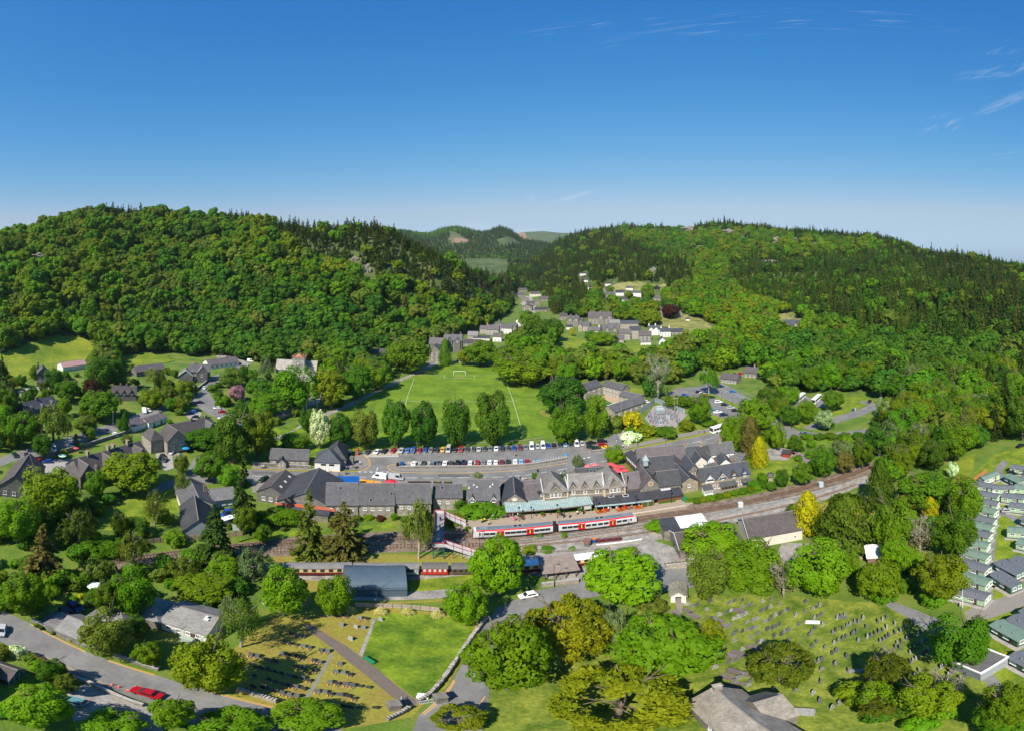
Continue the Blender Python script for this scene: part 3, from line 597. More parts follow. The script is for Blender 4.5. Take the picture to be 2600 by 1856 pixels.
def yew_crown(name,m,n=6500,size=.06,nl=64):
 """dense lumpy crown of upswept sprays"""
 d=unit(nl*4); d[:,2]=np.abs(d[:,2])*1.2-.35; d /= np.linalg.norm(d,axis=1)[:,None]; keep=[d[0]]
 for q in d[1:]:
  if len(keep) >= nl: break
  if min(np.linalg.norm(q-k) for k in keep) > 1.5/np.sqrt(nl): keep.append(q)
 k=np.array(keep); nl=len(k); c=k*rng.uniform(.62,.86,(nl,1)); r=rng.uniform(.16,.3,nl)
 who=rng.integers(0,nl,n); dd=unit(n)+k[who]*.8+A_([0,0,.35]); dd /= np.linalg.norm(dd,axis=1)[:,None]
 C=c[who]+dd*(r[who]*rng.uniform(.6,1.12,n))[:,None]
 U=dd+unit(n)*.5+A_([0,0,.35]); Nn=dd*.8+unit(n)*.8
 lt=rng.uniform(0,1,nl); v=.6*lt[who]+.4*rng.uniform(0,1,n); s=size*rng.uniform(.6,1.5,n)
 return leaf_mesh(name,C,Nn,U,s,s*.45,v,m)
def cone_crown(name,m,n=2600,tiers=17,droop=.35,size=.1,ragged=.25,power=.85):
 """whorls of drooping boughs; z from -1 to 1"""
 t=np.sort(rng.uniform(0,1,tiers*9)); nb=len(t); ang=rng.uniform(0,2*np.pi,nb); L=(1-t)**power*rng.uniform(1-ragged,1,nb)+.04
 who=rng.choice(nb,n,p=(L+.06)/(L+.06).sum()); f=rng.uniform(.12,1,n)**.7
 a=ang[who]+rng.normal(0,.16,n)*(1-.4*f); rr=L[who]*f
 z=-1+2*t[who]-droop*L[who]*f**1.6*.55+rng.normal(0,.015,n)
 C=np.stack([rr*np.cos(a),rr*np.sin(a),z],1); o=np.stack([np.cos(a),np.sin(a),np.full(n,-droop*.8)],1)
 U=o+unit(n)*.4; Nn=A_([0,0,1.0])+unit(n)*.55
 lt=rng.uniform(0,1,nb); v=.5*lt[who]+.3*f+.2*rng.uniform(0,1,n); s=size*rng.uniform(.6,1.35,n)*(.55+.6*L[who])
 return leaf_mesh(name,C,Nn,U,s,s*.42,v,m)
def column_crown(name,m,n=3000,size=.075,taper=1.3):
 z=rng.uniform(-1,1,n); rad=np.sqrt(np.clip(1-np.abs(np.clip((z+.35)/1.35,-1,1))**taper,.0,1)); rad=np.where(z < -.35,.75+.25*np.cos((z+.35)/.65*np.pi/2),rad)
 a=rng.uniform(0,2*np.pi,n); w=.86+.14*np.sin(a*7+z*9)+.1*np.sin(a*3-z*5); rr=rad*w*rng.uniform(.75,1.04,n)
 C=np.stack([rr*np.cos(a),rr*np.sin(a),z],1); o=np.stack([np.cos(a),np.sin(a),np.full(n,.25)],1)
 U=o*.5+A_([0,0,.8])+unit(n)*.45; v=.5+.3*np.sin(a*7+z*9)*.5+rng.uniform(-.4,.4,n); s=size*rng.uniform(.6,1.3,n)
 return leaf_mesh(name,C,o+unit(n)*.5,U,s,s*.5,v,m)
def weep_crown(name,m,n=3600,nb=90,size=.07,open_=.0):
 """hanging sprays, loose outline"""
 d=unit(nb); d[:,2]=np.abs(d[:,2])*1.0-.25; d /= np.linalg.norm(d,axis=1)[:,None]; c=d*rng.uniform(.45,.9,(nb,1)); L=rng.uniform(.25,.6,nb)
 who=rng.integers(0,nb,n); f=rng.uniform(0,1,n)
 C=c[who]+A_([0,0,1])[None]*(.12-f*L[who])[:,None]+d[who]*(.12*np.sqrt(f))[:,None]+rng.normal(0,.05+open_,(n,3)); C[:,2]=np.clip(C[:,2],-1.05,1.05)
 U=A_([0,0,-1.0])+unit(n)*.4; lt=rng.uniform(0,1,nb); v=.5*lt[who]+.5*rng.uniform(0,1,n); s=size*rng.uniform(.6,1.4,n)
 return leaf_mesh(name,C,d[who]+unit(n)*.7,U,s,s*.42,v,m)
def straw_mesh(name,m,n=700):
 a=rng.uniform(0,2*np.pi,n); t=rng.uniform(.15,1,n); e=rng.uniform(.25,1.4,n)
 o=np.stack([np.cos(a)*np.cos(e),np.sin(a)*np.cos(e),np.sin(e)],1); C=o*t[:,None]-A_([0,0,1])*(.55*t**2*np.cos(e))[:,None]
 return leaf_mesh(name,C,unit(n),o-A_([0,0,1])*(t*np.cos(e))[:,None],.16,.03,rng.uniform(0,1,n),m)
def trunk_mesh(name,m,limbs=7,spread=.55,lean=0.0,bare=False):
 mb=MB(); r0=.07
 pts=[Vector((0,0,0)),Vector((lean*.1,.01,.3)),Vector((lean*.25,-.02,.55)),Vector((lean*.4,0,.82))]
 rs=[r0,r0*.75,r0*.55,r0*.2]
 for i in range(3): mb.tube(pts[i],pts[i+1],rs[i],rs[i+1],7)
 def limb(p,d,L,r,dep):
  q=p+d*L; mb.tube(p,q,r,r*.45,5)
  if dep:
   for _ in range(4 if bare else 3):
    e=(d+Vector(rng.normal(0,.55,3))).normalized(); e.z=abs(e.z)*.8+.1; limb(p+(q-p)*rng.uniform(.5,1),e.normalized(),L*.6,r*.5,dep-1)
 for i in range(limbs):
  a=2*math.pi*i/limbs+rng.uniform(-.3,.3); z=rng.uniform(.32,.75)
  d=Vector((math.cos(a),math.sin(a),rng.uniform(.3,.7))).normalized(); limb(Vector((lean*.25,0,z)),d,spread*rng.uniform(.7,1),r0*.4,3 if bare else 1)
 return mb.mesh(name,m,True)
LM={
 'lime':   leafmat('leaf_lime',(0.0984,0.1886,0.00492),(0.164,0.2542,0.00984),.012,.3,.12),
 'bright': leafmat('leaf_bright',(0.072,0.144,0.0056),(0.132,0.212,0.0096),.016,.3,.18),
 'green':  leafmat('leaf_green',(0.0504,0.1092,0.00756),(0.105,0.1722,0.01176),.02,.3,.25),
 'deep':   leafmat('leaf_deep',(0.03325,0.08075,0.01045),(0.07125,0.133,0.0171),.02,.25,.22),
 'olive':  leafmat('leaf_olive',(0.0902,0.123,0.00574),(0.164,0.1845,0.00984),.015,.3,.18),
 'dusk':   leafmat('leaf_dusk',(0.0675,0.09,0.018),(0.135,0.1575,0.036),.02,.28,.2),
 'grey':   leafmat('leaf_grey',(.09,.11,.055),(.17,.19,.1),.015,.25,.15),
 'silver': leafmat('leaf_silver',(.14,.19,.09),(.36,.42,.26),.01,.25,.1),
 'willow': leafmat('leaf_willow',(0.102,0.1318,0.02975),(0.187,0.2125,0.0595),.015,.3,.15),
 'yew':    leafmat('leaf_yew',(.115,.12,.008),(.22,.2,.012),.012,.2,.15),
 'yewdark':leafmat('leaf_yewdark',(.045,.06,.008),(.115,.12,.014),.012,.1,.15),
 'conifer':leafmat('leaf_conifer',(0.0224,0.0416,0.0112),(0.06,0.084,0.0208),.02,.15,.25),
 'larch':  leafmat('leaf_larch',(0.0432,0.06336,0.01152),(0.09,0.1116,0.0216),.02,.2,.25),
 'spruce': leafmat('leaf_spruce',(.06,.075,.015),(.135,.15,.03),.015,.12,.15),
 'brown':  leafmat('leaf_brown',(.06,.045,.02),(.14,.105,.045),.015,.12,.15),
 'cypress': leafmat('leaf_cypress',(.035,.06,.008),(.085,.12,.014),.012,.12,.12),
 'gold':   leafmat('leaf_gold',(0.238,0.204,0.0085),(0.476,0.374,0.01275),.008,.2,.1),
 'copper': leafmat('leaf_copper',(.03,.009,.012),(.075,.02,.022),.012,.15,.15),
 'pink':   leafmat('leaf_pink',(.1,.1,.05),(.52,.16,.4),.012,.2,.1),
 'blossom':leafmat('leaf_blossom',(.16,.2,.06),(.8,.74,.55),.01,.2,.08),
 'white':  leafmat('leaf_white',(.3,.36,.18),(.82,.84,.7),.01,.2,.08),
 'redbush':leafmat('leaf_red',(.35,.03,.02),(.6,.08,.03),.01,.2,.1),
 'straw':  leafmat('leaf_straw',(.42,.32,.16),(.62,.5,.28),.01,.1,.1),
 'dead':   leafmat('leaf_dead',(.15,.125,.09),(.24,.2,.15),.01,.1,.1),
}
CROWN={
 'round': [round_crown('crown',LM['green'],54,7600,.045,(.2,.34)),round_crown('crown',LM['green'],40,7200,.047,(.22,.4)),round_crown('crown',LM['green'],76,8200,.043,(.16,.28)),round_crown('crown',LM['green'],32,7000,.048,(.26,.44))],
 'yew': [yew_crown('crown',LM['yew'],8500,.055),yew_crown('crown',LM['yew'],8000,.058,44)],
 'cone': [cone_crown('crown',LM['conifer'],3600),cone_crown('crown',LM['conifer'],3200,13,.5,.12,.4),cone_crown('crown',LM['conifer'],3400,20,.25,.1,.3,.7)],
 'column': [column_crown('crown',LM['gold'],4200,.06),column_crown('crown',LM['gold'],4200,.065,1.7)],
 'weep': [weep_crown('crown',LM['willow'],5200,90,.055),weep_crown('crown',LM['willow'],4600,60,.06,.02),weep_crown('crown',LM['willow'],3200,70,.05,.03)],
 'bush': [round_crown('foliage',LM['green'],18,1500,.1,(.34,.5)),round_crown('foliage',LM['green'],14,1400,.11,(.38,.55))],
 'straw': [straw_mesh('foliage',LM['straw'],1600),straw_mesh('foliage',LM['straw'],1500)],
 'bare': [round_crown('twigs',LM['dead'],40,1400,.035,(.2,.36))],
}
TRUNK={'round': [trunk_mesh('trunk',bark),trunk_mesh('trunk',bark,6,.6,.3)],'pale': [trunk_mesh('trunk',bark_pale,6,.5,.35)],'bare': [trunk_mesh('trunk',mat('bark_bleached',(.33,.29,.24),.9,.2,2),9,.45,.1,True)],
         'cone': [MB().tube((0,0,0),(0,0,.96),.045,.008,7).mesh('trunk',bark)]}
def put_tree(shape,colour,base,rad,rz,zc,label,cat,name,group=None,vi=0,trunk='round',smallbush=False):
 t=thing(name,label,cat,base,0,group)
 ms=CROWN[shape]; me=ms[vi % len(ms)]
 c=link(me.name.split('.')[0],me,t,(0,0,zc),random.uniform(0,6.28),(rad,rad,rz))
 c.material_slots[0].link='OBJECT'; c.material_slots[0].material=LM[colour]
 if trunk:
  ts=TRUNK['cone' if shape == 'cone' else trunk]; tr=link('trunk',ts[vi % len(ts)],t,(0,0,0),random.uniform(0,6.28))
  tr.scale=(max(rad,2.5),max(rad,2.5),zc+rz*(.95 if shape == 'cone' else .8))
  if shape == 'bare': tr.scale=(rad*1.5,rad*1.5,(zc+rz)*1.0)
 return t
TREES=[]          # (x, y, radius) of every tree placed by hand, so that the scattered woodland keeps off them
def box_tree(cx,cy,w,hp,shape,colour,label,cat='tree',name='broadleaf_tree',trunk='round',vi=None,clear=.16,group=None):
 """a tree whose crown fills the given box in the photograph, standing on the ground below it"""
 d=R(max(cy-HY,2)/S); dr=ray(cx,cy); zc=6.0
 for _ in range(12):
  D=(HC-zc)/math.sin(d); hd=D*math.cos(d); rad=hd*R(w/2/S)*(1.3 if shape == 'cone' else 1.12 if shape == 'column' else 1.06); hv=D*R(hp/2/S)
  rz=math.sqrt(max(hv*hv-(rad*math.sin(d))**2,(.3*rad)**2))/math.cos(d); rz=min(max(rz,.45*rad),5*rad)
  x,y=hd*math.sin(R((cx-CX)/S)),hd*math.cos(R((cx-CX)/S)); g=float(T(x,y))
  zc=.6*zc+.4*(g+rz*(1+clear))
 TREES.append((x,y,rad))
 return put_tree(shape,colour,(x,y,g),rad,rz,zc-g,label,cat,name,group,vi if vi is not None else len(TREES),trunk)
def B(*a,**k): return box_tree(*a,name='broadleaf_tree',**k)
def Cn(*a,**k): return box_tree(*a,name='conifer_tree',trunk='cone',clear=k.pop('clear',.05),**k)
def Yw(*a,**k): return box_tree(*a,name='yew_tree',clear=.0,**k)
def Bu(*a,**k): return box_tree(*a,cat=k.pop('cat','bush'),name=k.pop('name','garden_bush'),trunk=None,clear=-.25,**k)
# ---------------------------------------------------------------- buildings
CLEAR=[]          # picture boxes of buildings: (x0, y0, x1, y1, base y)
FOOTP=[]          # (x, y, radius) on the ground
WINC={}; POTM=MB().tube((0,0,-.02),(0,0,.45),.14,.11,6).mesh('chimney_pot',terracotta)
def window_mesh(w,h,fm,bars=1):
 k=(round(w,2),round(h,2),fm.name,bars)
 if k in WINC: return WINC[k]
 f=MB(); t=min(.12,w*.14)
 f.box(-w/2,-w/2+t,-.06,.04,0,h).box(w/2-t,w/2,-.06,.04,0,h).box(-w/2+t,w/2-t,-.06,.04,0,t).box(-w/2+t,w/2-t,-.06,.04,h-t,h)
 for b in range(bars): x=-w/2+w*(b+1)/(bars+1); f.box(x-.03,x+.03,-.05,.03,t,h-t)
 f.box(-w/2+t,w/2-t,-.05,.03,h*.55-.03,h*.55+.03); f.box(-w/2-.1,w/2+.1,-.14,.02,-.12,-.005)
 p=MB().box(-w/2+t*.5,w/2-t*.5,-.03,.0,t*.5,h-t*.5)
 WINC[k]=(f.mesh('window',fm),p.mesh('pane',glass)); return WINC[k]
class Bld:
 def __init__(s,name,label,cat='building',origin=None,group=None):
  s.root=thing(name,label,cat,origin or (0,0,0),0,group); s.o=None if origin is None else Vector(origin); s.pts=[]
 def frame(s,A,B=None,C=None,h=0,z=0):
  a=P(*A,h+z); a.z=z
  if B is not None:
   b=P(*B,h+z); v=b-a; v.z=0; L=v.length; rz=math.atan2(v.y,v.x); Wd=None
  else:
   c=P(*C,h+z); v=c-a; v.z=0; Wd=v.length; rz=math.atan2(v.y,v.x)-math.pi/2; L=None
  if s.o is None: s.o=a.copy(); s.root.location=a
  s.a,s.rz=a,rz; return L,Wd
 def set(s,a,rz):
  s.a=Vector(a); s.rz=rz
  if s.o is None: s.o=s.a.copy(); s.root.location=s.a
 def part(s,name,data,loc=(0,0,0),rz=0,parent=None,scale=None):
  l=Vector(loc); c,q=math.cos(s.rz),math.sin(s.rz)
  w=s.a-s.o+Vector((l.x*c-l.y*q,l.x*q+l.y*c,l.z))
  return link(name,data,s.root,w,s.rz+rz,scale)
 def note(s,x0,y0,L,Wd,H):
  c,q=math.cos(s.rz),math.sin(s.rz); P_=[]
  for x in (x0,x0+L):
   for y in (y0,y0+Wd):
    for z in (0,H):
     w=s.a+Vector((x*c-y*q,x*q+y*c,z)); P_.append(pix(w.x,w.y,w.z))
  xs,ys=[p[0] for p in P_],[p[1] for p in P_]; CLEAR.append((min(xs),min(ys),max(xs),max(ys)))
  w=s.a+Vector(((x0+L/2)*c-(y0+Wd/2)*q,(x0+L/2)*q+(y0+Wd/2)*c,0)); FOOTP.append((w.x,w.y,max(L,Wd)/2+1.5))
 def block(s,x0,y0,L,Wd,h,rh,ridge,wm,rm,ov=.35,t=.2,cap=True):
  wb,rb=MB(),MB(); s.note(x0,y0,L,Wd,h+rh); name='roof'
  if ridge in 'xy':
   a0,a1,b0,b1=(y0,y0+Wd,x0,x0+L) if ridge == 'x' else (x0,x0+L,y0,y0+Wd); m=(a0+a1)/2; sl=rh/((a1-a0)/2)
   wb.prism([(a0,0),(a1,0),(a1,h),(m,h+rh-.05),(a0,h)],b0,b1,ridge)
   e=h-ov*sl+.03; rb.prism([(a0-ov,e),(m,h+rh+.03),(a1+ov,e),(a1+ov,e+t),(m,h+rh+.03+t*1.1),(a0-ov,e+t)],b0-ov*.8,b1+ov*.8,ridge)
   if cap:
    rc=MB().prism([(m-.16,h+rh+t+.0),(m+.16,h+rh+t),(m,h+rh+t+.14)],b0-ov*.8-.01,b1+ov*.8+.01,ridge); s.part('ridge_tiles',rc.mesh('ridge_tiles',RIDGE))
  elif ridge == 'hip':
   wb.box(x0,x0+L,y0,y0+Wd,0,h); q=min(L,Wd)/2; zt=h+rh; a,b,c,d=x0-ov,x0+L+ov,y0-ov,y0+Wd+ov
   if L >= Wd: r1,r2=(x0+q,y0+Wd/2,zt),(x0+L-q,y0+Wd/2,zt)
   else: r1,r2=(x0+L/2,y0+q,zt),(x0+L/2,y0+Wd-q,zt)
   V=[(a,c,h-.1),(b,c,h-.1),(b,d,h-.1),(a,d,h-.1),(a,c,h+.08),(b,c,h+.08),(b,d,h+.08),(a,d,h+.08),r1,r2]
   F=[(3,2,1,0),(0,1,5,4),(1,2,6,5),(2,3,7,6),(3,0,4,7)]
   F += [(4,5,9,8),(5,6,9),(6,7,8,9),(7,4,8)] if L >= Wd else [(4,5,8),(5,6,9,8),(6,7,9),(7,4,8,9)]
   rb.add(V,F)
  elif ridge == 'mono':
   wb.prism([(y0,0),(y0+Wd,0),(y0+Wd,h+rh),(y0,h)],x0,x0+L); sl=rh/Wd
   rb.prism([(y0-ov,h-ov*sl+.03),(y0+Wd+.05,h+rh+.05*sl+.03),(y0+Wd+.05,h+rh+t),(y0-ov,h-ov*sl+t)],x0-ov*.8,x0+L+ov*.8)
  else:
   wb.box(x0,x0+L,y0,y0+Wd,0,h); rb.box(x0-ov,x0+L+ov,y0-ov,y0+Wd+ov,h+.01,h+.28)
  w=s.part('wall',wb.mesh('wall',wm)); r=s.part('roof',rb.mesh('roof',rm)); return w,r
 def win(s,x,z,w=1.0,h=1.3,y=0.0,face='f',fm=None,bars=1):
  f,p=window_mesh(w,h,fm or white,bars)
  rz={'f': 0,'l': -math.pi/2,'r': math.pi/2,'b': math.pi}[face]; off={'f': (x,y-.02),'l': (y-.02,x),'r': (y+.02,x),'b': (x,y+.02)}[face]
  o=s.part('window',f,(off[0],off[1],z),rz); link('pane',p,o); return o
 def wins(s,x0,x1,n,zs,w=1.0,h=1.3,y=0.0,face='f',fm=None):
  for z in zs:
   for i in range(n): s.win(x0+(x1-x0)*(i+.5)/n,z,w,h,y,face,fm)
 def door(s,x,m=None,y=0.0,w=1.0,h=2.1): s.part('door',MB().box(-w/2,w/2,-.05,.02,0,h).mesh('door',m or wood_dark),(x,y-.01,0))
 def chim(s,x,y,z0,z1,m=None,w=.9,d=.7,pots=2):
  q=0; c=MB().box(-w/2,w/2,-d/2,d/2,z0,z1).box(-w/2-.08,w/2+.08,-d/2-.08,d/2+.08,z1-.25,z1-.02)
  o=s.part('chimney',c.mesh('chimney',m or stone_wall),(x,y,0))
  for i in range(pots): link('chimney_pot',POTM,o,((i-(pots-1)/2)*w*.5,0,z1))
 def gable(s,x,w,h,gh,wm,rm,y=0.0,depth=2.5,ww=.9,wh=1.2,fm=None,trim=None,prot=.05):
  """a gabled dormer rising from the front wall"""
  g=MB().prism([(x-w/2,h-1.2),(x+w/2,h-1.2),(x+w/2,h),(x,h+gh),(x-w/2,h)],y-prot,y+depth,'y'); d=s.part('dormer',g.mesh('dormer',wm))
  sl=gh/(w/2); o=.22; e=h-o*sl+.04
  r=MB().prism([(x-w/2-o,e),(x,h+gh+.04),(x+w/2+o,e),(x+w/2+o,e+.16),(x,h+gh+.22),(x-w/2-o,e+.16)],y-prot-.3,y+depth+.8,'y'); link('dormer_roof',r.mesh('dormer_roof',rm),d)
  if trim: link('bargeboard',MB().prism([(x-w/2-o,e-.02),(x,h+gh),(x+w/2+o,e-.02),(x+w/2+o,e-.24),(x,h+gh-.26),(x-w/2-o,e-.24)],y-prot-.36,y-prot-.31,'y').mesh('bargeboard',trim),d)
  if ww:
   f,p=window_mesh(ww,wh,fm or white,1); q=MB()
   o2=link('window',f,d,(x,y-prot-.03,h-wh*.62)); link('pane',p,d,(x,y-prot-.03,h-wh*.62))
 def sky(s,x,f,y0,Wd,h,rh,w=.9,l=1.2,fm=None):
  """roof window on the front slope, f = how far up"""
  sl=math.atan2(rh,Wd/2); o=s.part('roof_window',MB().box(-w/2,w/2,-l/2,l/2,.24,.34).mesh('roof_window',fm or steel),(x,y0+Wd/2*f,h+rh*f)); o.rotation_euler=(sl,0,s.rz); link('pane',MB().box(-w/2+.1,w/2-.1,-l/2+.1,l/2-.1,.342,.36).mesh('pane',glass),o)
RIDGE=mat('ridge_tile',(.2,.17,.155),.8,.15,2)
def Wfor(A,h,rh,ry):
 re=(HC-h)/math.tan(R((A[1]-HY)/S)); rr=(HC-h-rh)/math.tan(R((ry-HY)/S)); return max(4.5,2*(rr-re))
def house(name,label,A,B=None,C=None,L=None,W=None,h=4,rh=3,ridge='x',wm=None,rm=None,ry=None,ch=(),wn=None,doors=(),blocks=(),gables=(),skies=(),cat='house',group=None,left=0,zb=0.0):
 b=Bld(name,label,cat,None,group); l,w=b.frame(A,B,C,h,zb); L=L or l
 W=W or w or (Wfor(A,h,rh,(ry or A[1]-40)))
 wm,rm=wm or stone_wall,rm or slate_grey; b.L,b.W=L,W
 b.block(0,0,L,W,h,rh,ridge,wm,rm)
 for q in blocks: b.block(*q[:7],q[7] if len(q) > 7 else wm,q[8] if len(q) > 8 else rm)
 if wn:
  n,zs=wn[:2]; b.wins(.6,L-.6,n,zs,*(wn[2:4] if len(wn) > 3 else (1.0,1.25)))
 if left: b.wins(.8,W-.8,left,[z for z in ([.9,3.6] if h > 5 else [1.0])],1,1.2,0,'l')
 for x in doors: b.door(x*L)
 for fx,fy in ch: b.chim(fx*L,fy*W,h+rh*.5,h+rh+1.5)
 for g in gables: b.gable(g[0]*L,g[1],h,g[2],g[3] if len(g) > 3 and g[3] else wm,rm,trim=g[4] if len(g) > 4 else None)
 for x,f in skies: b.sky(x*L,f,0,W,h,rh)
 return b
SHOPS='slate roofed shops between the road and the railway'
house('shop_building','shop with a grey slate roof joined to the bright blue roofed unit',(828,1282),(909,1282),h=5,rh=4.5,ry=1226,wm=stone_pale,wn=(4,[2.8],.9,1),skies=((.45,.75),),cat='shop',group=SHOPS)
house('shop_building','grey slate shop behind the garden, between two dark gutters, second from the blue roof',(912,1281),(1001,1281),h=5,rh=4.5,ry=1227,wm=stone_pale,wn=(4,[2.8],.9,1),skies=((.33,.2),(.93,.5)),cat='shop',group=SHOPS)
house('shop_building','slate shop with the weeping birch in front of its wall',(1004,1277),(1094,1277),h=5,rh=4.5,ry=1228,wm=stone_pale,wn=(4,[2.8],.9,1),cat='shop',group=SHOPS)
house('shop_building','lower slate shop beside the footbridge with a pale stone wall',(1100,1263),(1173,1263),h=5,rh=2.6,ry=1229,wm=stone_pale,wn=(3,[2.6],.9,1),skies=((.3,.7),),cat='shop',group=SHOPS)
b=house('station_cottage','slate cottage with two small front gables behind the climbing hedge',(1186,1269),(1268,1269),h=5,rh=4.2,ry=1217,wm=stone_dark,rm=slate_grey,gables=((.16,1.8,1.5,stone_dark,white),(.83,1.8,1.5,stone_dark,white)),wn=(4,[.8],.8,1.1))
for fx,fy in ((.05,.55),(.2,.7),(.3,.6),(.72,.62),(.8,.72)):
 b.part('roof_vent',MB().tube((0,0,0),(0,0,.5),.12,.12,6).box(-.25,.25,-.25,.25,0,.12).mesh('roof_vent',white),(fx*b.L,fy*b.W/2,5+4.2*fy+.2))
house('shop_building','low shop annex with a bright blue roof facing the road',(834,1226),(911,1226),h=4,rh=.5,ridge='mono',W=4.2,wm=stone_wall,rm=blue_p,cat='shop')
house('shop_building','small flat roofed store squeezed beside the first slate shop',(795,1281),(826,1284),h=3.4,rh=.4,ridge='mono',W=9,wm=stone_wall,rm=slate_purple,cat='shop')
b=house('garden_shop','large dark roofed shop with coral fascia boards beside the orange strip',(703,1272),C=(747,1209),L=17,h=4,rh=4.5,ridge='y',wm=stone_wall,rm=slate_dark,cat='shop')
b.part('fascia_board',MB().prism([(-.5,2.9),(17.5,2.9),(17.5,3.8),(9.5,4.6),(-.5,3.8)],-.75,-.62,'y').mesh('fascia_board',mat('coral_fascia',(.62,.15,.08),.7)))
b.part('orange_strip',MB().box(-1.5,-1.1,4,15,3.2,3.5).mesh('orange_strip',orange)); b.block(1,-3.2,15,3,2.8,.3,'mono',stone_wall,slate_blue)
b=house('cafe_building','narrow dark roofed cafe with three roof windows beside the road bend',(653,1247),C=(693,1206),L=9,h=4,rh=3,ridge='y',wm=stone_dark,rm=slate_brown,cat='cafe')
b.wins(1,8,3,[1.0],1.1,1.4)
for y in (3,7,11):
 o=b.part('roof_window',MB().box(-.5,.5,-.35,.35,.26,.36).mesh('roof_window',white),(6.6,y,4+3*.53)); o.rotation_euler=(0,math.atan2(3,4.5),b.rz)
b=house('bungalow','grey roofed bungalow with a hipped wing beside the lawn',(540,1271),(598,1264),h=3.2,rh=2.6,ry=1242,wm=render_grey,rm=slate_pale,wn=(3,[1.0]),blocks=((-9.5,-2.2,9.6,14,3.3,3.2,'y',render_cream,slate_grey),),ch=((-.2,.6),))
house('workshop','grey workshop with a steep dark slate roof beside the timber fence',(463,1348),(545,1345),h=3,rh=4,ridge='y',W=15,wm=render_grey,rm=slate_dark,cat='workshop')
b=house('stone_cottage','long stone cottage with a gabled porch above the road wall',(685,1164),(783,1168),h=3.2,rh=3,ry=1138,wm=stone_pale,rm=slate_grey,wn=(6,[1.0],.9,1),cat='house')
b.block(b.L*.2,-2.2,3.4,2.6,2.6,1.9,'y',stone_pale,slate_dark); b.wins(b.L*.2+.4,b.L*.2+3,2,[1.4],.5,.9,-2.2)
b=house('public_toilets','white walled block with a hipped slate roof at the car park entrance',(799,1172),(863,1175),h=4,rh=4.2,ridge='hip',W=9,wm=render_white,rm=slate_blue,cat='building')
b.block(b.L*.45,4,b.L*.75,13,3.6,4.6,'hip',stone_pale,slate_dark); b.win(3.2,2.8,1.8,.5,fm=black); b.win(b.L-3,2.8,1.8,.5,fm=black)
# visitor centre round its courtyard
b=Bld('visitor_centre','visitor centre with four slate wings round a tan courtyard','building')
for A,B_,h,rh,ry,n in (((1487,991),(1529,978),5.5,2.6,965,3),((1530,978),(1580,991),5.5,2.6,966,6),((1572,1004),(1622,1014),3.6,2,998,4)):
 L,_=b.frame(A,B_,None,h); Wd=max(6.5,min(9,Wfor(A,h,rh,ry))); b.block(0,0,L,Wd,h,rh,'x',stone_pale,slate_grey); b.wins(.5,L-.5,n,[.8,3.4] if h > 5 else [.9],1.1,1.3)
L,_=b.frame((1561,1046),(1640,1019),None,3.4); b.block(0,0,L,9,3.4,2.4,'x',stone_pale,slate_grey); b.wins(1,L-1,5,[1.2],1,1)
b.part('glass_lean_to',MB().prism([(0,0),(2.5,0),(2.5,2.9),(0,2.2)],L*.25,L*.6).mesh('glass_lean_to',mat('pale_glazing',(.45,.55,.58),.2)),(0,9.1,0))
# terrace by the railway
b=house('cottage_terrace','stone railway terrace with four gabled dormers, one gable white and one blue',(1782,1220),(1904,1200),h=5,rh=3.6,ry=1189,wm=stone_warm,rm=slate_blue,ch=((.34,.55),(.75,.55)),cat='terrace')
L=b.L
for fx,wm_,tr in ((.16,white,white),(.42,stone_warm,white),(.66,stone_warm,wood_dark),(.885,stone_warm,mat('bright_blue_trim',(.01,.08,.5),.5))): b.gable(fx*L,2.9,4.9,2.1,wm_,slate_blue,trim=tr,depth=3.2)
b.part('veranda',MB().prism([(-2.6,2.4),(0,3.1),(0,3.25),(-2.6,2.55)],L*.34,L*.68).mesh('veranda',slate_grey))
for i in range(6): b.part('veranda_post',MB().box(-.09,.09,-.09,.09,0,2.45).mesh('veranda_post',wood),(L*(.35+.064*i),-2.4,0))
b.part('porch_roof',MB().prism([(-2.2,2.4),(0,3.0),(0,3.15),(-2.2,2.55)],L*.8,L*.99).mesh('porch_roof',slate_grey))
b.part('conservatory',MB().prism([(-2.8,0),(0,0),(0,3),(-2.8,2.2)],0,L*.17).mesh('conservatory',white)); b.wins(.2,L*.17-.2,4,[.7],.8,1.4,-2.8)
b.part('conservatory_roof',MB().prism([(-3,2.25),(0,3.05),(0,3.2),(-3,2.4)],-.2,L*.17+.2).mesh('conservatory_roof',slate_grey)); b.wins(L*.2,L-.5,8,[.8],.9,1.5)
b=Bld('cottage_row','cluster of whitewashed cottages with dark slate roofs behind the terrace','house')
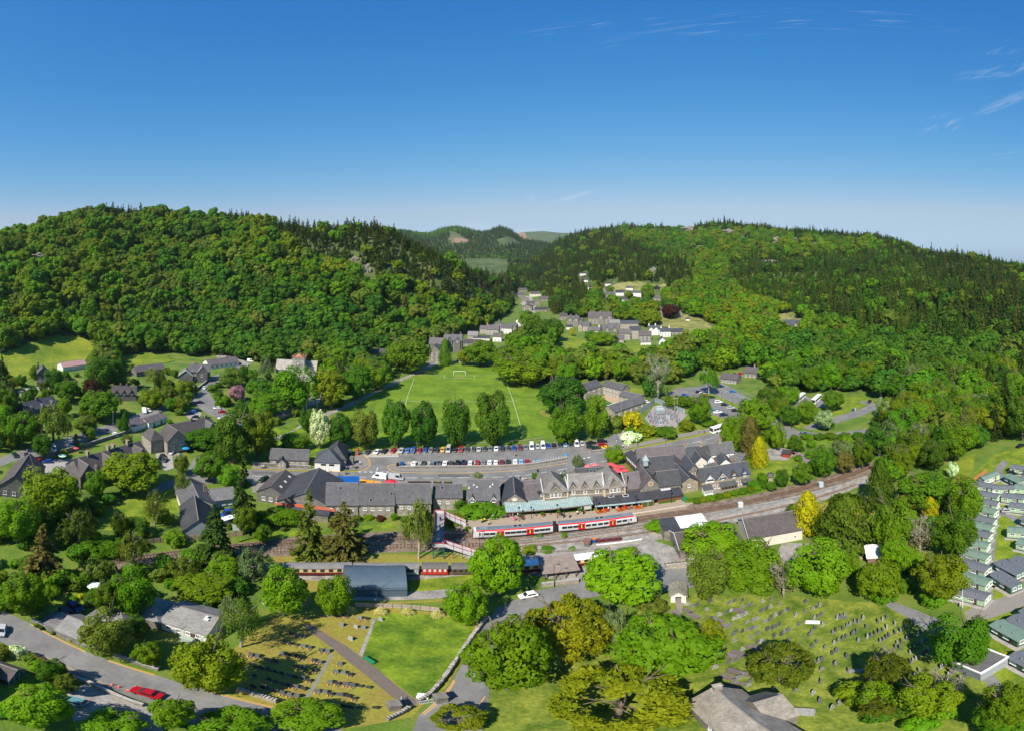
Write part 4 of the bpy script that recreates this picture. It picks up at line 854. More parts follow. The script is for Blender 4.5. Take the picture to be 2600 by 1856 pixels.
for A,B_,h,rh,ry,rd,Wd,wm_,rm_ in (((1722,1166),(1768,1160),5,3.4,1140,'x',None,stone_warm,slate_blue),((1768,1160),(1803,1156),5,3.2,1136,'x',None,stone_warm,slate_dark),((1803,1154),(1864,1147),5,3.4,1129,'x',None,render_white,slate_grey),
  ((1766,1174),(1795,1170),5,2.2,0,'y',9,render_cream,slate_blue),((1796,1170),(1814,1167),4.6,1.8,0,'y',9,render_white,slate_grey),((1828,1178),(1857,1175),3.6,2,0,'y',10,render_white,slate_blue),((1790,1187),(1824,1185),3,.6,0,'mono',7,render_cream,slate_grey),((1846,1172),(1878,1176),3,.8,0,'mono',8,stone_warm,slate_pale),((1747,1196),(1776,1192),5,2.6,0,'y',9,stone_wall,slate_blue)):
 L,_=b.frame(A,B_,None,h); Wd=Wd or min(9,max(6.5,Wfor(A,h,rh,ry))); b.block(0,0,L,Wd,h,rh,rd,wm_,rm_)
 if rd == 'x': b.wins(.5,L-.5,max(2,int(L/3)),[3.1],.8,1)
 elif h > 3.5: b.wins(.5,L-.5,2,[1,3.2] if h > 4 else [1.2],.7,.9)
 if rd == 'x': b.chim(L*.5,Wd*.5,h+1,h+rh+1.7,stone_warm,1.2,.8,3)
# restaurant complex beside the station
b=Bld('restaurant','sprawling restaurant with purple and dark slate roofs and a white gable','building')
for A,B_,C_,L_,h,rh,ry,rd,Wd,wm_,rm_ in (((1620,1174),(1742,1163),0,0,5.5,4.2,1139,'x',None,stone_wall,slate_purple),((1690,1186),(1731,1185),0,0,5,2.4,0,'y',14,render_white,slate_purple),((1726,1229),None,(1693,1193),6.5,4.2,2.3,0,'y',None,stone_warm,slate_blue),
  ((1626,1241),(1678,1233),0,0,5.5,4.2,0,'y',10,stone_wall,slate_purple),((1674,1234),(1729,1227),0,0,5.5,4,1198,'x',None,stone_wall,slate_dark),((1632,1204),(1716,1196),0,0,5.5,4.4,1162,'x',None,stone_wall,slate_dark)):
 L,w=b.frame(A,B_,C_ or None,h); L=L_ or L; Wd=Wd or w or min(13,max(7,Wfor(A,h,rh,ry))); b.block(0,0,L,Wd,h,rh,rd,wm_,rm_)
 if A[0] == 1726: b.win(L/2,2.2,.9,1.1)
 if A[0] == 1626:
  q=MB(); n=14
  for i in range(n):
   a0,a1=2*math.pi*i/n,2*math.pi*(i+1)/n
   q.add([(L/2+r*math.cos(a),y,7+r*math.sin(a)) for y in (-.12,.02) for a in (a0,a1) for r in (.5,.95)],[(0,1,3,2),(4,6,7,5),(1,5,7,3),(0,2,6,4)])
  b.part('round_window_surround',q.mesh('round_window_surround',mat('pale_brick',(.5,.36,.25),.9)))
 if A[0] == 1674: b.wins(.5,L-.5,2,[3],.9,1.1)
 if A[0] == 1632: b.part('cupola',MB().box(-.8,.8,-.8,.8,8.5,10.6).box(-.95,.95,-.95,.95,10.6,10.8).add([(-1.1,-1.1,10.8),(1.1,-1.1,10.8),(1.1,1.1,10.8),(-1.1,1.1,10.8),(0,0,13)],[(0,1,4),(1,2,4),(2,3,4),(3,0,4),(3,2,1,0)]).mesh('cupola',mat('lead_grey',(.33,.38,.4),.5,.1,1)),(1.2,1.5,0))
b.frame((1588,1152),(1619,1182),None,4); b.block(0,0,11,2.5,4.2,1,'mono',wood_dark,slate_dark)
for i in range(7): b.win(1+1.5*i,2.6,.8,1.2)
b.part('sign_board',MB().box(3.4,7.6,-.1,-.02,4.0,4.5).mesh('sign_board',mat('sign_green',(.03,.1,.08),.5)))
house('cafe_building','low dark slate cafe with two roof windows beside coral parasols',(1464,1209),(1547,1204),h=3.6,rh=2.2,ry=1189,wm=stone_wall,rm=slate_dark,skies=((.45,.6),(.65,.75)),cat='cafe')
house('store_building','low purple slate store between the station and the road',(1304,1242),(1372,1238),h=3.8,rh=1.6,ry=1222,wm=stone_wall,rm=slate_purple,cat='building')
# station
b=Bld('station_building','Victorian stone station with a row of gabled windows facing the platform','station')
def SB(A,B_,h,rh,ry,rd,Wd,rm_):
 L,_=b.frame(A,B_,None,h); Wd=Wd or min(12,max(8,Wfor(A,h,rh,ry))); b.block(0,0,L,Wd,h,rh,rd,stone_st,rm_); return L,Wd
stone_st=masonry('stone_station',(.27,.24,.2),(.17,.155,.14),(.33,.29,.23)); quoin=mat('pale_quoin',(.58,.46,.31),.85,.1,1)
L,Wd=SB((1275,1274),(1338,1273),4.6,3.4,0,'y',12,slate_blue)
q=MB(); n=14
for i in range(n):
 a0,a1=2*math.pi*i/n,2*math.pi*(i+1)/n
 q.add([(L/2+r*math.cos(a),y,5.6+r*math.sin(a)*.8) for y in (-.12,.02) for a in (a0,a1) for r in (.5,.9)],[(0,1,3,2),(4,6,7,5),(1,5,7,3),(0,2,6,4)])
b.part('round_window_surround',q.mesh('round_window_surround',quoin)); b.part('round_window',MB().prism([(L/2+.5*math.cos(a*.449),5.6+.4*math.sin(a*.449)) for a in range(14)],-.06,0,'y').mesh('round_window',white))
o=b.part('roof_window',MB().box(-.9,.9,-.8,.8,.28,.38).mesh('roof_window',lead),(2.2,3.2,4.6+3.4*.42)); o.rotation_euler=(0,-math.atan2(3.4,L/2),b.rz)
L,Wd=SB((1338,1268),(1380,1264),4.8,3.8,1229,'x',None,slate_purple)
b.part('flat_dormer',MB().box(3.6,7.4,.4,4,4.9,6.5).mesh('flat_dormer',stone_dark)); b.part('flat_dormer_roof',MB().box(3.4,7.6,.1,4.6,6.51,6.75).mesh('flat_dormer_roof',slate_dark)); b.win(5.5,5.3,2.6,.8,.38,bars=3)
def quoins(L,h):
 for x in (-.04,L-.41): b.part('quoin',MB().box(x,x+.45,-.06,.2,0,h-.15).mesh('quoin',quoin))
 b.part('string_course',MB().box(.4,L-.4,-.05,.05,5.1,5.35).mesh('string_course',quoin))
def gwin(x,h,three=False):
 for k in ((-1.15,0,1.15) if three else (0,)):
  b.part('window_surround',MB().box(x+k-.62,x+k+.62,-.1,-.0,h-2.15,h-.3+(.45 if k == 0 else 0)).mesh('window_surround',quoin)); b.win(x+k,h-1.95,.8,1.6+(.3 if k == 0 else 0),-.1)
for A,B_,kind in (((1379,1252),(1443,1246),'hip'),((1443,1243),(1534,1238),'x'),((1534,1240),(1588,1233),'hip')):
 h=7.4; L,Wd=SB(A,B_,h,4.6 if kind == 'hip' else 4,1205,kind,11.5 if kind == 'hip' else None,slate('slate_station',(.185,.17,.155),.3)); quoins(L,h)
 if kind == 'hip': b.gable(L/2,3.8,h,2.6,stone_st,slate_grey,depth=3,ww=0,trim=quoin); gwin(L/2,h,True)
 else:
  for fx in (.14,.47,.8): b.gable(fx*L,2.7,h,2.1,stone_st,slate_grey,depth=3,ww=0,trim=quoin); gwin(fx*L,h)
 b.wins(.6,L-.6,4,[1],1,1.6)
 for x in (0.0,L): b.part('valley_lead',MB().prism([(-.12,0),(.12,0),(.12,.1),(-.12,.1)],0,5.4,'y').mesh('valley_lead',lead),(x,.1,h+.25)).rotation_euler=(math.atan2(4,Wd/2),0,b.rz)
L,Wd=SB((1588,1241),(1628,1237),5.4,4.2,1204,'x',None,slate_purple)
b.chim(.3,1,5,11,stone_st,.8,.8,1)
# platform canopy of blue green sheet
teal=mat('teal_sheet',(.3,.4,.39),.4,.1,.8,(.36,.45,.43),metal=.1)
b=Bld('platform_canopy','blue green ribbed canopy over the station platform','canopy'); L,_=b.frame((1284,1300),(1507,1279),None,3.4)
b.part('canopy_roof',MB().prism([(0,3.4),(5.2,4.5),(5.2,4.6),(0,3.52)],0,L).mesh('canopy_roof',teal)); b.note(0,0,L,5,4.5)
for i in range(39):
 o=b.part('roof_rib',MB().box(-.05,.05,0,5.3,.05,.14).mesh('roof_rib',mat('teal_dark',(.16,.24,.24),.4)) if i == 0 else RIB,(.1+(L-.2)*i/38,0,3.45)); RIB=o.data; o.rotation_euler=(math.atan2(1.1,5.2),0,b.rz)
b.part('canopy_valance',MB().box(0,L,-.06,.0,3.05,3.42).mesh('canopy_valance',mat('valance',(.2,.16,.12),.7)))
for i in range(7): b.part('canopy_post',MB().tube((0,0,.9),(0,0,3.4),.1,.08,8).mesh('canopy_post',mat('dark_green_iron',(.02,.05,.04),.5)),(.6+(L-1.2)*i/6,.3,0))
b=Bld('station_veranda','long dark slate lean to with cafe windows along the platform','building'); L,_=b.frame((1510,1282),(1736,1255),None,3.0)
b.part('roof',MB().prism([(-.3,2.9),(7.5,4.9),(7.5,5.1),(-.3,3.1)],0,L).mesh('roof',slate_dark)); b.note(0,0,L,7,5); b.part('wall',MB().prism([(2.2,0),(7.4,0),(7.4,4.8),(2.2,3.4)],.2,L*.7).prism([(.3,0),(7.4,0),(7.4,4.8),(.3,3)],L*.7,L-.3).mesh('wall',mat('brown_boards',(.16,.075,.04),.7,.2,2)))
b.part('roof_edge',MB().prism([(-.9,2.75),(-.28,2.9),(-.28,3.0),(-.9,2.85)],0,L*.62).mesh('roof_edge',teal))
b.wins(.6,L*.45,11,[.9],1.5,1.7,2.15);
for i in range(9): b.part('veranda_post',MB().tube((0,0,.9),(0,0,2.9),.08,.08,6).mesh('veranda_post',white),(.5+L*.62*i/8,-.1,0))
for x,f in ((L*.2,.45),(L*.36,.4)):
 o=b.part('roof_window',MB().box(-.9,.9,-.6,.6,.2,.32).mesh('roof_window',lead),(x,7.5*f,2.95+2*f)); o.rotation_euler=(math.atan2(2,7.8),0,b.rz); link('pane',MB().box(-.7,.7,-.45,.45,.322,.34).mesh('pane',glass),o)
o=b.part('lead_flat',MB().box(-1.6,1.6,-2.4,1,.22,.3).mesh('lead_flat',lead),(L*.83,5.4,4.4)); o.rotation_euler=(math.atan2(2,7.8),0,b.rz)
b.part('planter',MB().box(L*.71,L*.9,-.5,-.1,.9,1.4).mesh('planter',LM['green'] if 'LM' in globals() else green_p))
# museum
b=house('museum_hall','long brown slate museum hall with a stone gable at the station yard',(1727,1394),(1880,1369),h=4,rh=2.4,W=10,wm=stone_wall,rm=slate_brown,cat='museum')
for sgn in (-1,): b.part('bargeboard',MB().prism([(-.35,3.7),(5,6.35),(10.35,3.7),(10.35,4.05),(5,6.75),(-.35,4.05)],-.36,-.30).mesh('bargeboard',white))
b.part('gable_glazing',MB().box(-.1,.0,2.5,6.5,.3,2.6).mesh('gable_glazing',glass)); b.block(3,10.2,7.2,6,4.3,.2,'mono',stone_wall,white); b.block(-1.5,10.2,4.4,6,4.2,.2,'mono',stone_wall,slate_dark)
b=house('museum_hall','cream walled museum hall with a tall brown slate roof beside the golden cypress',(1903,1366),(2037,1343),h=4,rh=3.6,W=11,wm=render_cream,rm=slate_brown,cat='museum')
b.part('bargeboard',MB().prism([(-.35,3.6),(5.5,7.5),(11.35,3.6),(11.35,3.95),(5.5,7.9),(-.35,3.95)],-.36,-.30).mesh('bargeboard',white)); b.win(b.L-2,1.2,.8,1)
# parish church at the bottom edge
b=Bld('old_church','old church with mossy stone slate roofs at the bottom edge','church',(20.2,27,0)); b.set((20.2,27,0),0)
chs=slate('slate_church',(.27,.24,.2),.35)
b.block(0,0,6.8,21.7,4.4,3.4,'y',stone_wall,chs,.4,.25); b.block(5.8,13.2,3.4,6.6,4.2,3.1,'x',stone_wall,chs,.4,.25); b.block(-1.2,9,1.3,3,2.5,1,'y',stone_pale,chs)
b.part('bellcote',MB().box(2.9,3.9,20.9,21.6,7.5,9.4).box(2.75,4.05,20.8,21.7,9.4,9.6,0,.3,.2).mesh('bellcote',stone_pale)); b.part('gable_cross',MB().box(9.0,9.15,16.4,16.6,7.3,8.2).box(9.0,9.15,16.15,16.85,7.75,7.95).mesh('gable_cross',stone_pale)); b.wins(2,18,4,[1.3],.7,1.8,0,'l')
# lych gate
b=Bld('lych_gate','small lych gate with a white gabled front and mossy roof','gate'); L,_=b.frame((1703,1515),(1742,1515),None,2.2)
b.part('wall',MB().box(0,.9,0,.35,0,2.2).box(L-.9,L,0,.35,0,2.2).prism([(0,2.2),(L,2.2),(L/2,3.7)],0,.35,'y').box(0,.35,.35,4.6,0,2.2).box(L-.35,L,.35,4.6,0,2.2).mesh('wall',render_white)); b.note(0,0,L,4.6,3.7)
b.part('roof',MB().prism([(-.35,2.05),(L/2,3.8),(L+.35,2.05),(L+.35,2.3),(L/2,4.1),(-.35,2.3)],-.2,5,'y').mesh('roof',slate('slate_mossy',(.28,.26,.2),.3))); b.part('lintel',MB().box(.9,L-.9,0,.3,2.0,2.19).mesh('lintel',wood_dark))
# carriage shed with a curved steel roof
b=Bld('carriage_shed','blue grey corrugated steel shed with a curved roof','shed'); L,_=b.frame((866,1496),(1034,1497),None,2.6)
arc=[(0,0)]+[(9.6*(.5-.5*math.cos(math.pi*i/12)),2.6+2.5*math.sin(math.pi*i/12)) for i in range(13)]+[(9.6,0)]
shed_m=mat('shed_steel',(.085,.125,.16),.45,.08,.4); b.part('wall',MB().prism(arc,0,L).mesh('wall',shed_m)); b.note(0,0,L,9.6,5)
rb=MB(); nc=46
for i in range(nc):
 x=L*i/nc; rb.prism([(a,z+.02) for a,z in arc[1:-1]]+[(a,z+.07) for a,z in arc[-2:0:-1]],x,x+L/nc*.5)
o=b.part('roof_corrugation',rb.mesh('roof_corrugation',shed_m)); o['kind']='stuff'
b.part('gutter',MB().box(0,L,-.18,-.03,2.5,2.62).mesh('gutter',mat('gutter',(.05,.07,.09),.5)))
# lower left houses
b=house('bungalow','white bungalow with a pale stone slate roof and a brown door',(409,1577),(524,1612),h=2.9,rh=2.3,W=8.5,wm=render_white,rm=slate_pale,wn=(4,[1.0],.9,1.1),doors=(.72,))
b.part('flue_cowl',MB().tube((0,0,0),(0,0,.8),.3,.25,8).box(-.45,.45,-.6,.6,-.1,.1).mesh('flue_cowl',white),(b.L*.82,3.2,5.0)); b.part('oil_tank',MB().box(0,2.6,-1.8,-.5,0,1.3,0,.1,.1).mesh('oil_tank',mat('tank_green',(.35,.42,.33),.6)),(b.L*.52,0,0))
b=house('stone_cottage','low stone roadside cottage with a pale slate roof and stepped wings',(143,1598),(201,1622),h=2.6,rh=2.2,W=6.5,wm=stone_wall,rm=slate_pale,blocks=((1.5,6.6,8,6,2.8,2.6,'hip'),(5,11.5,8,7.5,3,3,'hip'),(-3,.5,3,4.5,2.2,.5,'mono')),cat='house')
b=house('garden_house','house corner with a glazed teal framed gable in the bottom left',(22,1726),(60,1700),h=2.4,rh=1.8,ridge='y',W=6.5,wm=glass,rm=slate_brown)
tf=mat('teal_frame',(.2,.38,.38),.5); q=MB()
for x in (0,b.L*.33,b.L*.67,b.L): q.box(x-.08,x+.08,-.12,-.02,0,2.4+1.8*(1-abs(x-b.L/2)/(b.L/2)))
for z in (.1,1.3,2.4): q.box(.08,b.L-.08,-.11,-.03,z-.07,z+.07)
b.part('glazing_frame',q.mesh('glazing_frame',tf)); b.block(-9,2,8.6,7,4.6,2.6,'x',stone_dark,slate_brown)
# left village
b=house('village_hall','hall with one huge dark slate roof at the left edge',(-6,1234),C=(38,1176),L=11,h=4,rh=5,ridge='y',wm=stone_dark,rm=slate_brown,cat='hall'); b.wins(1,10,3,[1],1.2,1.6)
b=house('gabled_terrace','dark stone terrace with three steep front gables and tall chimneys',(206,1204),(376,1153),h=5.5,rh=4.2,W=10,wm=stone_dark,rm=slate_brown,cat='terrace',wn=(9,[.9,3.4],.9,1.3))
for fx,w in ((.06,6),(.4,6),(.86,6)): b.block(b.L*fx-w/2,-1.6,w,7,5.4,4.2,'y',stone_dark,slate_brown); b.win(b.L*fx,3.4,1.2,1.5,-1.6)
b.block(b.L*.23-1.6,-1.2,3.2,4,5,2.6,'hip',stone_dark,slate_brown)
for fx in (.2,.5,.58,.8): b.chim(fx*b.L,5,8,12,stone_warm,.8,1.3,3)
b=house('stone_villa','large pale stone villa with a rounded end and gabled bays',(440,1110),(548,1087),h=6,rh=4,W=10,wm=stone_pale,rm=slate_brown,wn=(6,[.9,3.6],1,1.4),ch=((.55,.5),(.9,.5)))
b.block(-4.5,-3.5,9,9,6,4.4,'y',stone_pale,slate_brown); b.wins(-4,4,2,[.9,3.6],1.3,1.6,-3.5); b.block(-10,0,6,9,6,3.8,'hip',stone_pale,slate_brown); b.block(b.L*.72,-1.5,6,7,5.6,3.8,'y',stone_dark,slate_grey)
house('garage_building','white garage with a plain grey pitched roof by the village street',(338,1083),(371,1072),h=3,rh=1.2,ridge='mono',W=6,wm=render_white,rm=slate_purple,cat='garage')
house('garage_building','low white garage with an orange fascia beside parked cars',(378,1075),(423,1059),h=2.8,rh=1.4,W=7,wm=render_white,rm=slate_purple,cat='garage',doors=(.3,.7))
b=house('stone_cottage','village cottage with tall red edged chimney and three small gables',(60,1046),(146,1024),h=4.2,rh=3.4,W=8,wm=stone_dark,rm=slate_grey,gables=((.25,2.2,1.8),(.55,2.2,1.8),(.85,2.6,2.2)),ch=((.03,.4),(.5,.5)))
b.block(-2.5,-1.5,5,7,4.2,4,'y',stone_warm,slate_dark)
b=house('stone_cottage','cottage with many small dormers half hidden below the cypress',(283,1000),(346,1001),h=4.2,rh=3.6,W=9,wm=stone_dark,rm=slate_brown,gables=((.2,2.4,2),(.5,2.4,2),(.8,2.6,2.4)),ch=((.35,.5),(.6,.5)))
b=house('gabled_house','tall narrow gabled house at the edge of the upper meadow',(94,949),(121,949),h=7.5,rh=3.4,ridge='y',W=11,wm=stone_dark,rm=slate_grey); b.wins(1,b.L-1,2,[1,4],1,1.5); b.chim(.6,9,8,13,stone_dark); b.block(0,-4,b.L+2,3.6,2.6,.8,'mono',stone_dark,slate_blue)
house('long_house','long low grey roofed building at the foot of the wood',(347,945),(419,936),h=3.4,rh=3,W=9,wm=stone_dark,rm=slate_purple,gables=((.5,3,2),),cat='building')
b=house('stone_villa','tall gabled stone villas with white trimmed gables below the hillside wood',(478,944),(534,944),h=6.8,rh=3.8,W=10,wm=stone_dark,rm=slate_grey,ch=((.3,.5),(.4,.5)),wn=(5,[1,4],1,1.5))
b.block(b.L*.4,-2.4,6.5,8,6.8,3.6,'y',stone_dark,slate_pale); b.win(b.L*.4+3.2,4,1.4,1.7,-2.4); b.block(-6,-3.5,9,8,5,3.6,'y',stone_dark,slate_pale); b.part('bargeboard',MB().prism([(-6.3,4.8),(-1.5,8.75),(3.3,4.8),(3.3,5.2),(-1.5,9.2),(-6.3,5.2)],-3.9,-3.8,'y').mesh('bargeboard',white))
house('bungalow','white bungalow with a broad grey roof beside the curving drive',(531,928),(606,919),h=3,rh=3,W=11,wm=render_white,rm=slate_purple,wn=(6,[.9],1.6,1.5))
house('pink_roof_house','house with a faded pink roof and a teal ridge by the meadow',(160,933),(220,925),h=3.2,rh=2.6,W=9,wm=render_white,rm=mat('faded_pink',(.45,.26,.24),.7,.1,1))
# church with a tower
b=Bld('parish_church','pale stone church whose square clock tower has a red pyramid cap','church'); ta=R((761-CX)/S); b.set((296*math.sin(ta),296*math.cos(ta),0),-ta*.6)
stone_ch=masonry('stone_church',(.4,.37,.33),(.29,.27,.25),(.42,.4,.36)); ch_r=slate('slate_church2',(.33,.3,.26),.2)
b.block(-16,-1,27,10,7,5.5,'x',stone_ch,ch_r); b.block(4,-6,7,8,6,4,'y',stone_ch,ch_r)
b.part('tower',MB().box(-4,4,-5,3,0,15.5).box(-4.2,4.2,-5.2,3.2,15.5,15.9).mesh('tower',stone_ch)); q=MB()
for i in range(4):
 for k in range(5): u=-4.2+k*1.9; q.box(*[(u,u+.9,-5.2,-4.8),(u,u+.9,2.8,3.2),(-4.2,-3.8,u-1,u-.1),(3.8,4.2,u-1,u-.1)][i],15.9,17.2)
b.part('battlement',q.mesh('battlement',mat('red_sandstone',(.3,.16,.12),.9,.15,1)))['kind']='stuff'; b.part('tower_cap',MB().add([(-3.4,-4.4,15.9),(3.4,-4.4,15.9),(3.4,2.4,15.9),(-3.4,2.4,15.9),(0,-1,18.6)],[(0,1,4),(1,2,4),(2,3,4),(3,0,4),(3,2,1,0)]).mesh('tower_cap',mat('red_tile',(.4,.16,.09),.85,.2,1))); b.part('weather_vane',MB().tube((0,-1,18.4),(0,-1,20.8),.08,.03,5).box(-.5,.5,-1.03,-.97,20,20.2).mesh('weather_vane',steel))
for fx,rz_ in ((0,0),(-4.0,-math.pi/2)):
 pts=[(1.15*math.cos(a*math.pi/8),1.15*math.sin(a*math.pi/8)) for a in range(16)]
 c=b.part('clock',MB().prism(pts,-.15,0,'y').mesh('clock',black),(fx,-5 if fx == 0 else -1,12.5),rz_); link('clock_face',MB().prism([(x*.72,z*.72) for x,z in pts],-.2,-.14,'y').box(-.05,.05,-.23,-.2,0,.7,1).box(0,.5,-.23,-.2,-.05,.05,1).mesh('clock_face',[white,black]),c)
b.wins(-15,-5,3,[2],1,3,-1)
# houses on the slopes and in the village centre: (px, py of the foot, width in photo pixels, depth, wall, roof rise, materials, ridge, turn, label)
def hill_house(px,py,wpx,h,rh,W_,wm,rm,rd,rot,label,wn=(0,),ch=(),gab=(),name='village_house'):
 p=PT(px,py); r=math.hypot(p.x,p.y); L=max(4,R(wpx/S)*r); az=math.atan2(p.x,p.y); b=Bld(name,label,'house',None,'houses of the far village')
 rz=-az+R(rot); b.set((p.x-math.cos(rz)*L/2,p.y-math.sin(rz)*L/2,p.z-.8),rz); h += .8; b.L=L
 b.block(0,0,L,W_,h,rh,rd,wm,rm,cap=False)
 if wn[0]: b.wins(.5,L-.5,wn[0],wn[1:],1.1,1.4)
 for fx in ch: b.chim(fx*L,W_*.5,h+rh*.5,h+rh+2,wm,1.1,.9,2)
 for fx,w in gab: b.block(fx*L-w/2,-1.2,w,W_*.7,h-.1,w*.55,'y',wm,rm,cap=False); b.win(fx*L,h-1.2,1,1.3,-1.2)
 return b
G_,D_,PL,WH=slate_grey,slate_dark,slate_pale,render_white
